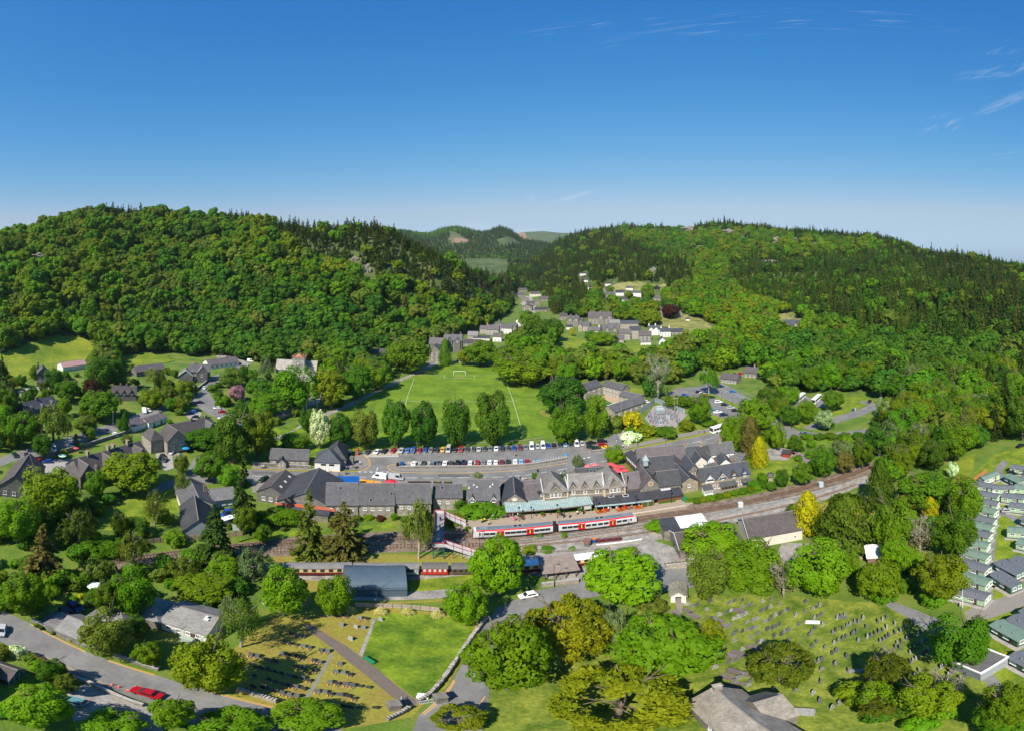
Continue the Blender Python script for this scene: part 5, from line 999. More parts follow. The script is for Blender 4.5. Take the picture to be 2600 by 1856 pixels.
for a in [
 (960,908,50,3,3,9,stone_wall,slate_brown,'x',8,'low brown roofed house at the foot of the wooded hill',(4,1.2)),
 (1103,918,27,8.5,4,10,stone_wall,G_,'y',-12,'tall gable end of the hotel facing the road',(2,1.5,4.6,7)),(1112,898,46,8,4.5,10,stone_wall,slate_purple,'x',-8,'slate roofed hotel wing behind the tall gable',(4,1.5,4.6),(.2,.8)),
 (1150,893,46,9.5,4.5,10,stone_dark,G_,'x',-6,'many chimneyed stone hotel beside the white hut',(5,1.5,4.6,7),(.05,.45,.9),((.3,5),(.75,5))),
 (1172,922,16,2.6,1,4,WH,green_p,'y',-20,'white hut with a green side behind the football pitch',(0,)),(1198,880,44,3,2.4,10,stone_wall,slate_brown,'x',-8,'low dark roofed hall in the village',(3,1.2)),(1222,868,42,3.4,1,8,render_cream,slate_blue,'mono',-6,'flat roofed shop with a blue fascia in the village',(5,1)),
 (1228,848,20,5,3,8,stone_pale,slate_purple,'x',-8,'small stone house first in the row below the hill',(2,1.4,3.8)),(1250,852,32,6,4,9,stone_pale,slate_purple,'x',-10,'stone house with a broad purple roof in the village row',(3,1.4,3.8),(.05,)),(1266,842,28,6.5,3.6,9,stone_wall,PL,'y',-6,'gabled stone house higher in the village row',(2,1.4,3.8),(.5,)),
 (1286,848,26,5.6,3,8,WH,slate_purple,'x',-10,'white house with a brown roof in the village row',(3,1.4,3.8)),(1324,828,30,6,4,9,WH,slate_brown,'y',-22,'white gabled house on the village street corner',(2,1.4,4)),(1336,812,24,5,3.6,9,WH,slate_brown,'x',-20,'white house behind the street corner gable',(2,1.4),(.5,)),
 (1338,790,26,6,3.6,10,stone_wall,slate_dark,'y',-10,'dark gabled house halfway up the village street',(2,1.4,4)),(1320,757,26,6,4,12,stone_wall,G_,'x',10,'grey house at the far left of the village street',(4,1.4,4)),(1334,768,20,5,3.6,9,stone_wall,PL,'y',0,'pale roofed house on the village street',(2,1.4)),(1360,754,28,5.5,4,11,render_cream,slate_brown,'x',12,'brown roofed inn at the top of the village street',(3,1.4,4)),(1365,775,18,5,3.4,9,stone_wall,PL,'y',6,'narrow grey house right of the village street',(1,1.4,4)),(1375,792,32,3.4,2.6,8,stone_wall,slate_dark,'x',10,'low dark house below the inn',(3,1.2),(.3,)),
 (1455,830,30,8,3.6,9,stone_wall,G_,'x',-4,'twin gabled stone guest house left of the back field',(3,1.5,4.6),(.3,.75),((.25,5.5),(.75,5.5))),(1446,838,16,3,2,6,WH,D_,'x',0,'small white annex below the twin gabled house',(0,)),
 (1523,824,60,8,5.5,14,stone_wall,slate_purple,'x',-2,'big stone hotel with a wide purple roof',(7,1.5,4.6),(.1,.25,.5,.85),((.55,7),(.9,5))),(1482,842,28,6,3.6,9,stone_pale,G_,'x',-14,'cream stone house below the big hotel',(3,1.4,3.8),(.1,),((.2,4.5),)),(1506,854,32,5.5,3.4,9,WH,slate_purple,'x',-16,'white house with a purple roof beside the field trees',(3,1.4,3.8),(.9,)),
 (1549,852,40,6,4.4,11,stone_wall,G_,'x',6,'pale grey roofed stone house behind the field trees',(4,1.4,3.8),(.2,),((.3,5),(.8,5))),(1586,864,30,6.5,3.6,9,stone_pale,slate_purple,'x',-2,'stone house beside the tall blue roofed block',(3,1.4,3.8)),(1598,838,46,7,2.6,9,stone_pale,slate_blue,'x',2,'blue roofed chapel behind the stone houses',(0,)),(1613,862,28,9,3,10,stone_pale,D_,'x',2,'tall stone block with a dark blue roof',(4,1.5,4.4,7)),
 (1638,866,32,5,3.6,10,stone_wall,slate_purple,'x',2,'grey roofed house with a red shop awning',(3,1.2,3.4)),(1640,878,26,3,.5,5,WH,PL,'mono',4,'low white shop front beside the field',(4,.8)),(1662,852,30,6,3.4,8,WH,slate_blue,'x',6,'white terrace with steep gables and white chimneys',(3,1.4,3.8),(.05,.6),((.2,4.5),(.6,4.5))),(1690,857,26,5.6,3,8,WH,slate_blue,'x',8,'right half of the white terrace with two chimneys',(3,1.4,3.8),(.1,.9)),(1682,878,17,4.4,3,8,WH,slate_blue,'y',6,'small white gabled cottage below the white terrace',(1,1.2)),
 (1680,808,12,7,3,9,stone_wall,G_,'y',0,'grey gable end left of the large copper beech',(1,1.5,4.4)),(1726,808,14,6,3.4,9,stone_wall,G_,'y',4,'grey gable end right of the large copper beech',(1,1.5,4)),(1705,806,46,5,3,8,stone_wall,slate_blue,'x',2,'stone house behind the large copper beech',(5,1.4)),(1718,850,36,3,2.4,9,stone_wall,slate_blue,'x',8,'blue grey roof below the hill garden',(3,1)),(1746,816,10,2.6,1,4,WH,D_,'x',0,'tiny white hut on the hill garden',(0,)),
 (1546,726,24,3.6,2,9,WH,D_,'x',4,'white bungalow highest on the left of the hillside village',(4,1.2)),(1548,760,28,6,4,10,stone_wall,G_,'x',4,'stone house with three gables on the hillside',(3,1.4,3.8),(),((.2,5),(.75,6))),(1536,742,10,5,3,7,stone_wall,PL,'y',0,'slim grey house on the hillside',(1,1.4)),(1574,752,20,5,3.4,9,WH,D_,'x',8,'white house with dark windows on the hillside',(3,1.4)),(1616,754,24,6,3,10,WH,G_,'x',-8,'tall grey roofed house on the hillside',(4,1.2,3.8)),(1620,768,14,4,2.6,8,WH,PL,'y',-10,'small white gabled house on the hillside',(1,1.2)),(1480,700,16,4,2.4,8,WH,D_,'x',0,'white house among conifers on the slope',(3,1.2)),(1486,716,14,3,2,8,WH,slate_brown,'x',0,'low white house below the conifers on the slope',(2,1)),
 (2008,842,40,7,4.4,11,stone_wall,slate_blue,'x',-4,'turreted stone house alone in the hillside garden',(5,1.5,4.2),(.2,.8),((.3,5),(.8,5))),
 (1200,866,26,5,3.4,8,stone_pale,PL,'x',-8,'pale roofed house left of the flat blue shop',(2,1.4)),(1262,868,22,4.6,3,8,WH,slate_purple,'x',-8,'white house below the gabled stone one in the row',(2,1.4)),(1300,842,22,5.4,3.4,8,stone_wall,G_,'x',-14,'grey house joining the row to the street corner',(2,1.4)),(1345,778,18,5,3.2,8,stone_wall,slate_brown,'x',-6,'brown roofed house behind the dark gabled one',(2,1.4)),(1383,766,24,5,3.4,9,stone_wall,slate_purple,'x',8,'purple roofed house right of the inn',(2,1.4),(.5,)),(1328,742,20,5,3.2,9,stone_wall,G_,'x',8,'grey roofed house farthest up the valley',(2,1.4)),(1470,826,20,5,3,8,stone_wall,slate_brown,'x',-6,'brown roofed house between guest house and big hotel',(2,1.4)),(1560,834,26,5.6,3.2,9,stone_wall,PL,'x',4,'pale roofed house behind the big hotel',(3,1.4),(.2,)),(1572,874,24,4.6,3,8,stone_pale,slate_purple,'x',-4,'low house at the edge of the back field',(2,1.2)),(1530,868,22,4.6,3,8,stone_wall,G_,'x',-8,'low grey house behind the bushy field trees',(2,1.2)),(1430,812,20,4.6,3,8,stone_wall,slate_brown,'x',-4,'brown roofed cottage left of the guest house',(2,1.2)),(1582,770,20,4.6,3,8,WH,D_,'x',4,'low white house below the hillside terrace',(2,1.2)),(1598,738,18,4,2.6,8,WH,G_,'x',-4,'small white house high on the hillside',(2,1.2)),(1500,735,14,4,2.6,7,WH,D_,'x',0,'white cottage left of the hillside bungalow',(2,1.2)),(1668,764,22,4.4,2.8,8,stone_wall,G_,'x',-6,'grey house below the black chalets',(2,1.2)),
 (1850,974,46,3,2.4,8,stone_wall,slate_purple,'x',-22,'long low purple roofed building at the car park edge',(5,1)),(1904,958,36,3.4,2.8,9,stone_wall,slate_purple,'x',-20,'purple roofed house in the trees above the car park',(3,1),(.7,)),
]: hill_house(*a)
hill_house(1666,738,18,4,3.4,8,mat('black_boards',(.02,.02,.024),.6),D_,'y',-14,'black chalet with white trim on the left',(2,1.2),name='chalet'); hill_house(1690,742,20,4,3.4,8,MATS['black_boards'],D_,'y',-10,'black chalet with white trim on the right',(2,1.2),name='chalet')
b=house('garden_shed','small red shed with a dark felt roof in the garden yard',(1986,1150),(2004,1152),h=2,rh=.9,W=4,wm=mat('red_boards',(.3,.05,.03),.8),rm=slate_dark,cat='shed')
b=house('summer_house','small pale octagonal summer house above the railway',(1950,1210),(1962,1210),h=2,rh=1.2,ridge='hip',W=2.6,wm=wood_grey,rm=slate_grey,cat='shed')
house('brick_hut','brick hut with a white roof sheltered by trees',(2203,1417),(2246,1414),h=2.6,rh=1.0,ridge='mono',W=5,wm=masonry('brick',(.3,.12,.07),(.2,.08,.05),(.3,.25,.2),.22,.075),rm=white,cat='shed')
b=Bld('toilet_block','flat roofed dark block with white parapet near the caravan park','building'); b.set(P(2490,1730),R(-10));
b.part('wall',MB().box(0,6.5,0,5.5,0,2.6).mesh('wall',render_grey)); b.part('roof',MB().box(.3,6.2,.3,5.2,2.605,2.7).mesh('roof',asphalt_dark)); b.note(0,0,6.5,5.5,2.6)
b.part('parapet',MB().box(0,6.5,0,.3,2.6,3).box(0,6.5,5.2,5.5,2.6,3).box(0,.3,.3,5.2,2.6,3).box(6.2,6.5,.3,5.2,2.6,3).mesh('parapet',white))
house('garden_shed','green painted garden shed beside the timber fence',(594,1346),(624,1344),h=2,rh=.8,W=3.5,wm=mat('sage_boards',(.16,.2,.16),.8),rm=mat('sage_felt',(.22,.27,.23),.8),cat='shed')
b=house('platform_shelter','open timber shelter with a brown corrugated roof by the museum carriages',(1380,1456),(1469,1446),h=2.8,rh=.9,ridge='mono',W=6,wm=None,rm=mat('rusty_sheet',(.24,.19,.16),.8,.15,1),cat='shelter')
for o in list(b.root.children):
 if o.name.startswith('wall'): bpy.data.objects.remove(o)
for i in range(4): b.part('shelter_post',MB().box(-.1,.1,-.1,.1,0,2.8).mesh('shelter_post',wood_dark),(.5+(b.L-1)*i/3,.3,0));
b.part('back_wall',MB().box(0,b.L,5.6,5.8,0,3.5).mesh('back_wall',wood_grey)); b.part('bench',MB().box(.8,b.L-.8,4.6,5.2,.4,.5).mesh('bench',wood))
# ---------------------------------------------------------------- cars and vans
PAINT={}
def paint(n,c):
 if n not in PAINT: PAINT[n]=mat('car_'+n,c,.28,.03,1,spec=.5)
 return PAINT[n]
PC={'white': (.78,.78,.77),'black': (.012,.012,.014),'dark grey': (.05,.052,.056),'silver': (.42,.43,.44),'grey': (.18,.19,.2),'red': (.34,.006,.011),'maroon': (.16,.01,.018),'blue': (.01,.06,.32),'bright blue': (.02,.16,.5),'navy': (.008,.014,.06),'sky blue': (.22,.42,.6),'yellow': (.75,.42,.01),'dark green': (.012,.035,.026),'teal': (.1,.25,.28),'grey blue': (.14,.19,.24)}
def car_meshes(L,Wd,H,hood,boot,wind,back,van=False):
 """body profile in (y, z), front towards -y; lower body wider than the cabin"""
 f,r,b0,b1=-L/2,L/2,.28,(.82 if not van else 1.0)
 body=MB(); w=Wd/2
 sec=[(f,.45,.62),(f+.12,.3,.74),(f+hood*.9,.28,b1),(r-.1,.3,b1+.05),(r,.42,.85)]
 ys=[f,f+.1,f+hood,(f+hood+r-boot)/2,r-boot,r-.1,r]; lo=[.4,.3,.27,.27,.27,.3,.42]; hi=[.62,.72,b1,b1+.02,b1+.06,b1,.8]; ww=[w*.82,w*.93,w,w,w,w*.95,w*.85]
 V=[]; F=[]
 for y,a,c,q in zip(ys,lo,hi,ww): V += [(-q*.9,y,a),(q*.9,y,a),(q,y,(a+c)/2),(q*.93,y,c),(-q*.93,y,c),(-q,y,(a+c)/2)]
 for i in range(len(ys)-1):
  for k in range(6): F.append((i*6+k,i*6+(k+1) % 6,i*6+6+(k+1) % 6,i*6+6+k))
 F += [(5,4,3,2,1,0),tuple(range(len(V)-6,len(V)))]; body.add(V,F)
 c0,c1,t0,t1=f+hood,r-boot,f+hood+wind,r-boot-back; wt,wb=w*.74,w*.9
 top=[(-wt,t0,H),(wt,t0,H),(wt,t1,H-.03),(-wt,t1,H-.03)]; bot=[(-wb,c0,b1-.01),(wb,c0,b1-.01),(wb,c1,b1),(-wb,c1,b1)]
 body.add(bot+top,[(4,5,6,7),(0,1,5,4),(1,2,6,5),(2,3,7,6),(3,0,4,7)])
 def quad(i,j,u0,u1,v0,v1,off):
  B0,B1,T0,T1=(Vector(x) for x in (bot[i],bot[j],top[i],top[j])); n=((B1-B0).cross(T0-B0)).normalized()
  P_=lambda u,v: (B0+(B1-B0)*u)*(1-v)+(T0+(T1-T0)*u)*v
  a=[P_(u0,v0),P_(u1,v0),P_(u1,v1),P_(u0,v1)]; return [x+n*off for x in a]+[x-n*.05 for x in a]
 bx=[(0,1,2,3),(7,6,5,4),(0,4,5,1),(1,5,6,2),(2,6,7,3),(3,7,4,0)]
 G={'windscreen': MB().add(quad(0,1,.06,.94,.08,.92,.012),bx),'rear_window': MB().add(quad(2,3,.1,.9,.25,.9,.012),bx)}
 u1=.4 if van else .9
 G['side_window']=MB().add(quad(1,2,.12 if not van else .05,u1,.2,.88,.012),bx); G['side_window2']=MB().add(quad(3,0,1-u1,.88 if not van else .95,.2,.88,.012),bx)
 wh=MB().tube((-.1,0,0),(.1,0,0),.31,.31,10); hub=MB().tube((-.11,0,0),(.11,0,0),.17,.17,8)
 hl=MB().box(-.16,.16,-.04,.04,-.07,.07); tl=MB().box(-.13,.13,-.04,.04,-.1,.1); pl=MB().box(-.26,.26,-.02,.02,-.06,.06)
 return dict(body=body.mesh('body',paint('white',PC['white']),False),**{k: v.mesh(k.rstrip('2'),glass) for k,v in G.items()},wheel=wh.mesh('wheel',rubber),hub=hub.mesh('hub',chrome),headlight=hl.mesh('headlight',mat('lamp_glass',(.7,.7,.68),.15)),tail_light=tl.mesh('tail_light',mat('lamp_red',(.4,.01,.01),.2)),number_plate=pl.mesh('number_plate',mat('plate',(.75,.62,.2),.5)),dim=(L,Wd,b1))
CARS={'hatch': car_meshes(4.0,1.76,1.48,1.0,.12,.75,.45),'saloon': car_meshes(4.6,1.82,1.44,1.15,.75,.8,.6),'suv': car_meshes(4.5,1.86,1.68,1.05,.08,.6,.35),'van': car_meshes(5.3,2.0,2.35,.75,.02,.6,.05,True),'small': car_meshes(3.6,1.65,1.46,.85,.08,.65,.3),'sports': car_meshes(4.4,1.84,1.25,1.3,.5,.75,.8)}
CAR_PX=[]
def car(px,py,kind,colour,rz,label,group=None,z=.05,cat='car',name='parked_car',detail=True,ter=False):
 p=PT(px,py,.3) if ter else P(px,py,.6); p.z=p.z if ter else z
 t=thing(name,label,cat,p,rz,group); K=CARS[kind]; L,Wd,b1=K['dim']; CAR_PX.append((px,py))
 o=link('body',K['body'],t); o.material_slots[0].link='OBJECT'; o.material_slots[0].material=paint(colour,PC[colour])
 for k in ('windscreen','rear_window','side_window','side_window2'): link(k.rstrip('2'),K[k],t)
 for sx in (-1,1):
  for sy in (-1,1):
   w=link('wheel',K['wheel'],t,(sx*(Wd/2-.1),sy*L*.31,.31))
   if detail: link('hub',K['hub'],w)
  if detail: link('headlight',K['headlight'],t,(sx*Wd*.34,-L/2+.04,.62)); link('tail_light',K['tail_light'],t,(sx*Wd*.36,L/2-.04,.8))
 if detail: link('number_plate',K['number_plate'],t,(0,-L/2-.0,.48))
 return t
KN={'hatch': 'hatchback','saloon': 'saloon','suv': 'off roader','van': 'van','small': 'small car','sports': 'coupe'}
def row(data,rowname,group,rz,start):
 """labels tell each car by its neighbours in the row"""
 n=len(data)
 for i,(px,py,kind,col) in enumerate(data):
  l=data[i-1][3]+' '+KN[data[i-1][2]] if i else start; r=data[i+1][3]+' '+KN[data[i+1][2]] if i < n-1 else 'row end'
  same=sum(1 for j in range(i) if (data[j][2:],data[j-1][2:] if j else 0,data[j+1][2:] if j < n-1 else 0) == (data[i][2:],data[i-1][2:] if i else 0,data[i+1][2:] if i < n-1 else 0))
  car(px,py,kind,col,rz if i > 3 or rowname != 'upper row' else rz-.12,f'{col} {KN[kind]} in the {rowname} between {l} and {r}',group,cat='van' if kind == 'van' else 'car',name='parked_van' if kind == 'van' else 'parked_car')
U=[(933,'hatch','dark grey'),(957,'saloon','white'),(976,'saloon','black'),(998,'hatch','red'),(1019,'hatch','silver'),(1035,'small','bright blue'),(1049,'suv','blue'),(1065,'hatch','red'),(1080,'small','blue'),(1094,'hatch','grey'),(1109,'hatch','black'),(1124,'small','yellow'),(1139,'van','silver'),(1155,'hatch','black'),(1170,'suv','red'),(1186,'hatch','dark grey'),(1202,'small','dark grey'),(1216,'saloon','silver'),(1231,'small','dark grey'),(1245,'saloon','grey blue'),(1260,'saloon','white'),(1275,'suv','navy'),(1291,'small','dark grey'),(1305,'hatch','blue'),(1320,'suv','maroon'),(1335,'hatch','grey'),(1350,'van','white'),(1365,'hatch','silver'),(1378.5,'van','white'),(1392,'hatch','blue'),(1406.5,'saloon','black'),(1421.5,'hatch','dark grey'),(1435,'small','sky blue'),(1449,'hatch','navy'),(1463.5,'van','white'),(1478,'hatch','silver')]
row([(x,(1148-(x-933)*.065 if x < 1000 else 1144.5-(x-1000)*.022 if x < 1300 else 1138-(x-1300)*.068),k,c) for x,k,c in U],'upper row','cars parked nose out in the upper car park row',.0,'the red phone box')
Lo=[(1051,'saloon','white'),(1075,'saloon','dark green'),(1098.5,'suv','grey blue'),(1115,'hatch','black'),(1130,'saloon','white'),(1146,'small','dark grey'),(1162,'suv','black'),(1177.5,'suv','navy'),(1194,'small','white'),(1212,'hatch','red'),(1227.5,'saloon','grey'),(1243,'hatch','white'),(1259,'small','white'),(1274,'hatch','maroon'),(1290,'saloon','dark green'),(1308,'saloon','white'),(1323,'saloon','sky blue'),(1339,'sports','red')]
row([(x,1177-(x-1051)*.019,k,c) for x,k,c in Lo],'lower row','cars parked along the wall in the lower row',math.pi,'the bottle bank')
q=math.pi/2
for a in [(1501,1124,'saloon','black',q,'black saloon parked sideways at the end of the car park'),(1529,1120,'suv','black',q,'black off roader behind the red car at the car park corner'),(1531,1129,'hatch','red',q,'red car squeezed between black and yellow cars'),(1540,1135,'sports','yellow',q,'yellow coupe parked by the footpath'),(1500,1134,'hatch','dark green',q,'dark green hatchback behind the teal black off roader'),(1516,1139,'suv','dark green',q,'dark green off roader beside the low wall'),
          (964,1211,'van','white',-q*1.03,'large white van stopped on the main road'),(1006,1213,'van','silver',q,'silver van stopped behind the white van on the road'),(1774,995,'hatch','black',q*.8,'black car beside the red one in the tree ringed car park'),(1782,999,'hatch','white',q*.8,'white car next to the black one at the car park edge'),(1789,1003,'small','red',q*.8,'red car hidden behind the tree in the car park'),(1806,1008,'saloon','black',q*.8,'black saloon at the grass divider'),
          (1824,1020,'suv','white',q*.85,'white car alone below the grass divider'),(1840,1027,'hatch','black',q*.85,'black car between white and silver ones at the divider'),(1855,1035,'saloon','silver',q*.85,'silver saloon at the divider'),(1867,1042,'hatch','black',q*.85,'black car with red lights nearest the tall tree'),(1814,1042,'hatch','teal',q*.85,'teal car next to a white one at the lower edge'),(1822,1046,'saloon','white',q*.85,'white saloon between teal and navy cars'),(1838,1053,'suv','navy',q*.85,'navy off roader at the lowest bay of the car park'),
          (1860,994,'hatch','bright blue',q*.9,'bright blue car at the top bays'),(1829,981,'saloon','navy',q*.9,'navy saloon under the birch'),(1825,977,'small','blue',q*.9,'blue car half hidden under the birch'),(1739,1003,'hatch','blue',q*.8,'blue car near the clipped hedge'),(1760,1013,'small','white',q*.8,'white car half hidden by the substation tree'),(1643,1020,'hatch','white',q*.6,'white car behind the visitor centre'),(1852,952,'saloon','black',q,'black car at the hidden gravel lot'),(1866,951,'suv','dark green',q,'dark green off roader at the hidden gravel lot'),(1880,949,'hatch','red',q,'red car at the hidden gravel lot'),
          (2043,1100,'suv','grey blue',q*.95,'silver blue people carrier alone on the lane'),(2207,1020,'hatch','black',-q*.7,'black car at the lane bend in the wood'),(372,1759,'saloon','red',-q+.24,'glossy red saloon driving on the lower street'),(189,1538,'saloon','navy',q*.95,'navy saloon parked on the drive nearest the garden'),(170,1557,'suv','black',q*.9,'black car parked on the cottage drive'),(3,1600,'hatch','silver',1.0,'silver car cut by the left edge on the lower street'),(184,1780,'hatch','teal',-1.1,'pale teal car under the tree in the gravel yard'),(1341,1511,'hatch','white',-q+.35,'white hatchback parked on the lane under the lime tree'),
          (237,1090,'hatch','white',-.7,'white pickup parked off the street under a tree'),(293,1103,'hatch','white',q-.35,'white car parked along the village street wall'),(136,1139,'van','white',q-.45,'white van on the village street'),(180,1128,'hatch','white',q-.4,'white car beside the narrow clipped cypress'),(38,1154,'saloon','dark green',q-.2,'dark green car at the street lay by'),(69,1156,'hatch','navy',q-.2,'navy and white car at the street lay by'),(120,1171,'hatch','blue',-.5,'dark blue car in the hall yard'),(96,1171,'small','red',.2,'red car in the shadow of the hall yard'),
          (377,1041,'saloon','white',q-.35,'white saloon on the street above the garages'),(404,1042,'hatch','grey',q-.35,'grey car on the street above the garages'),(71,991,'hatch','white',q-.2,'white pickup on the farm track'),(437,1148,'hatch','silver',.3,'silver car parked at the villa gable'),(407,1139,'suv','black',q*.6,'black car at the villa steps'),(411,1158,'saloon','black',.5,'black saloon in the villa yard'),(418,1167,'hatch','dark grey',.5,'dark grey car in the villa yard next to the saloon'),(186,1191,'hatch','white',-.5,'white car beside the terrace end'),
          (479,1050,'suv','navy',-.5,'navy car first of three by the villa roof'),(489,1046,'hatch','bright blue',-.5,'blue car between two navy cars by the villa roof'),(500,1042,'saloon','navy',-.5,'navy car last of three by the villa roof'),(496,1058,'small','navy',-.9,'navy car alone below the three in the villa car park'),(518,985,'hatch','white',q-.9,'white car at the garden wall on the bend'),(506,1021,'saloon','navy',-.9,'dark car with a white bonnet at the street mouth'),(551,1036,'hatch','white',-.9,'white car in front of the red one on the bend'),(564,1045,'saloon','red',-1.0,'red saloon behind the white car on the bend'),(565,1062,'saloon','white',-1.1,'white car half hidden at the road bend'),(549,961,'small','silver',-.4,'silver car among shrubs up the side street'),(670,1217,'suv','dark green',-.35,'dark car parked beside the narrow cafe'),(636,917,'van','white',q,'white van on the drive below the wood'),
          (706,1045,'hatch','blue',q-.2,'blue car in deep shade below the church oak'),(740,1033,'saloon','navy',q-.2,'navy car under the church oak'),(2524,1255,'saloon','white',-q+.3,'white car between two static caravans'),(2560,1296,'hatch','silver',.55,'silver car on the caravan loop road'),(2572,1200,'hatch','black',.4,'black car behind the dark green caravan'),(2592,1131,'saloon','black',q*.8,'black car at the top of the caravan park'),(582,1304,'van','blue',-.5,'dark blue van behind the white camper'),
          (1172,915,'hatch','navy',.2,'dark car parked behind the far goal'),(1182,913,'hatch','white',.2,'white car parked behind the far goal'),(1162,913,'saloon','grey',.2,'grey car parked behind the far goal'),(1222,919,'suv','sky blue',.9,'pale blue car under the trees at the pitch corner')]:
 px,py,kind,col,rz,lab=a
 car(px,py,kind,col,rz,lab,cat='van' if kind == 'van' else 'car',name='parked_van' if kind == 'van' else 'parked_car')
# coaches
def coach(px,py,rz,label,L=11):
 t=thing('coach',label,'coach',P(px,py,0),rz); t.location.z=.04
 link('body',MB().box(-1.25,1.25,-L/2,L/2,.4,3.3,0,.1,.1).mesh('body',white),t); link('windscreen',MB().box(-1.1,1.1,-L/2-.02,-L/2+.2,1.3,2.9).mesh('windscreen',glass),t); link('roof_unit',MB().box(-.8,.8,-1,2,3.3,3.5).mesh('roof_unit',white),t)
 for s in (-1,1):
  for i in range(6): link('side_window',MB().box(s*1.2-.06,s*1.2+.06,-L/2+.5+i*(L-.8)/6,-L/2+.5+(i+.88)*(L-.8)/6,1.6,2.7).mesh('side_window',glass),t)
  for y in (-L*.3,L*.28): link('wheel',MB().tube((s*1.15-.15,y,.48),(s*1.15+.15,y,.48),.48,.48,10).mesh('wheel',rubber),t)
coach(2032,1016,-1.0,'white coach parked broadside under the trees'); coach(2073,1020,-1.0,'second white coach half hidden right of the first'); coach(1830,1094,-q+.25,'white coach coming round the tree on the main road')
t=thing('camper','white touring caravan parked below the hipped bungalow','caravan',P(583,1325,.5),-.35); t.location.z=.03
link('body',MB().prism([(-3,.4),(-3.2,1.4),(-2.8,2.5),(2.9,2.5),(3.1,1.4),(3,.4)],-1.1,1.1,'x').mesh('body',white),t)
for s in (-1,1): link('window',MB().box(s*1.08-.05,s*1.08+.05,-1,1,1.3,2).mesh('window',glass),t); link('wheel',MB().tube((s*1-.1,.2,.32),(s*1+.1,.2,.32),.32,.32,10).mesh('wheel',rubber),t)
link('roof_hatch',MB().box(-.3,.3,-.4,.4,2.5,2.6).mesh('roof_hatch',steel),t)
for px,py,rz,lab in ((366,1046,.9,'white boat under a cover beside the garage'),(441,1128,.3,'white touring caravan squeezed beside the villa wall')):
 t=thing('trailer',lab,'trailer',P(px,py,0),rz); link('body',MB().prism([(-2.8,.6),(-2.2,1.6),(-1.6,2.1),(2.4,2.1),(2.6,.6)],-1,1,'x').mesh('body',white),t); link('wheel',MB().tube((-1.05,.3,.3),(1.05,.3,.3),.3,.3,10).mesh('wheel',rubber),t); link('window',MB().box(-1.02,1.02,-.8,.9,1.3,1.8).mesh('window',glass),t)
# ---------------------------------------------------------------- the modern train
def oriented(px0,px1,z=.9):
 a,b=P(*px0,z),P(*px1,z); v=b-a; return a,b,v.length,math.atan2(v.y,v.x)
TRAIN=thing('passenger_train','modern silver train with red doors and a red roof stripe at the platform','train',P(1204,1358,.9))
tp=[P(x,y,.9) for x,y in ((1204,1359),(1409,1343.5),(1610,1320))]; O=TRAIN.location.copy(); O.z=0; TRAIN.location=O
silver=mat('train_silver',(.58,.59,.6),.35,.03,.5); tgrey=mat('train_roof_grey',(.13,.17,.195),.5,.08,.6); tred=mat('train_red',(.62,.01,.015),.35); tdark=mat('train_dark',(.025,.025,.028),.5); yel=mat('train_yellow',(.75,.5,.02),.5)
def tpart(car_,name,mb,m,par=None):
 a,rz=car_; o=mb.obj(name,m,par or TRAIN)
 if par is None: o.location=a-O; o.rotation_euler=(0,0,rz)
 return o
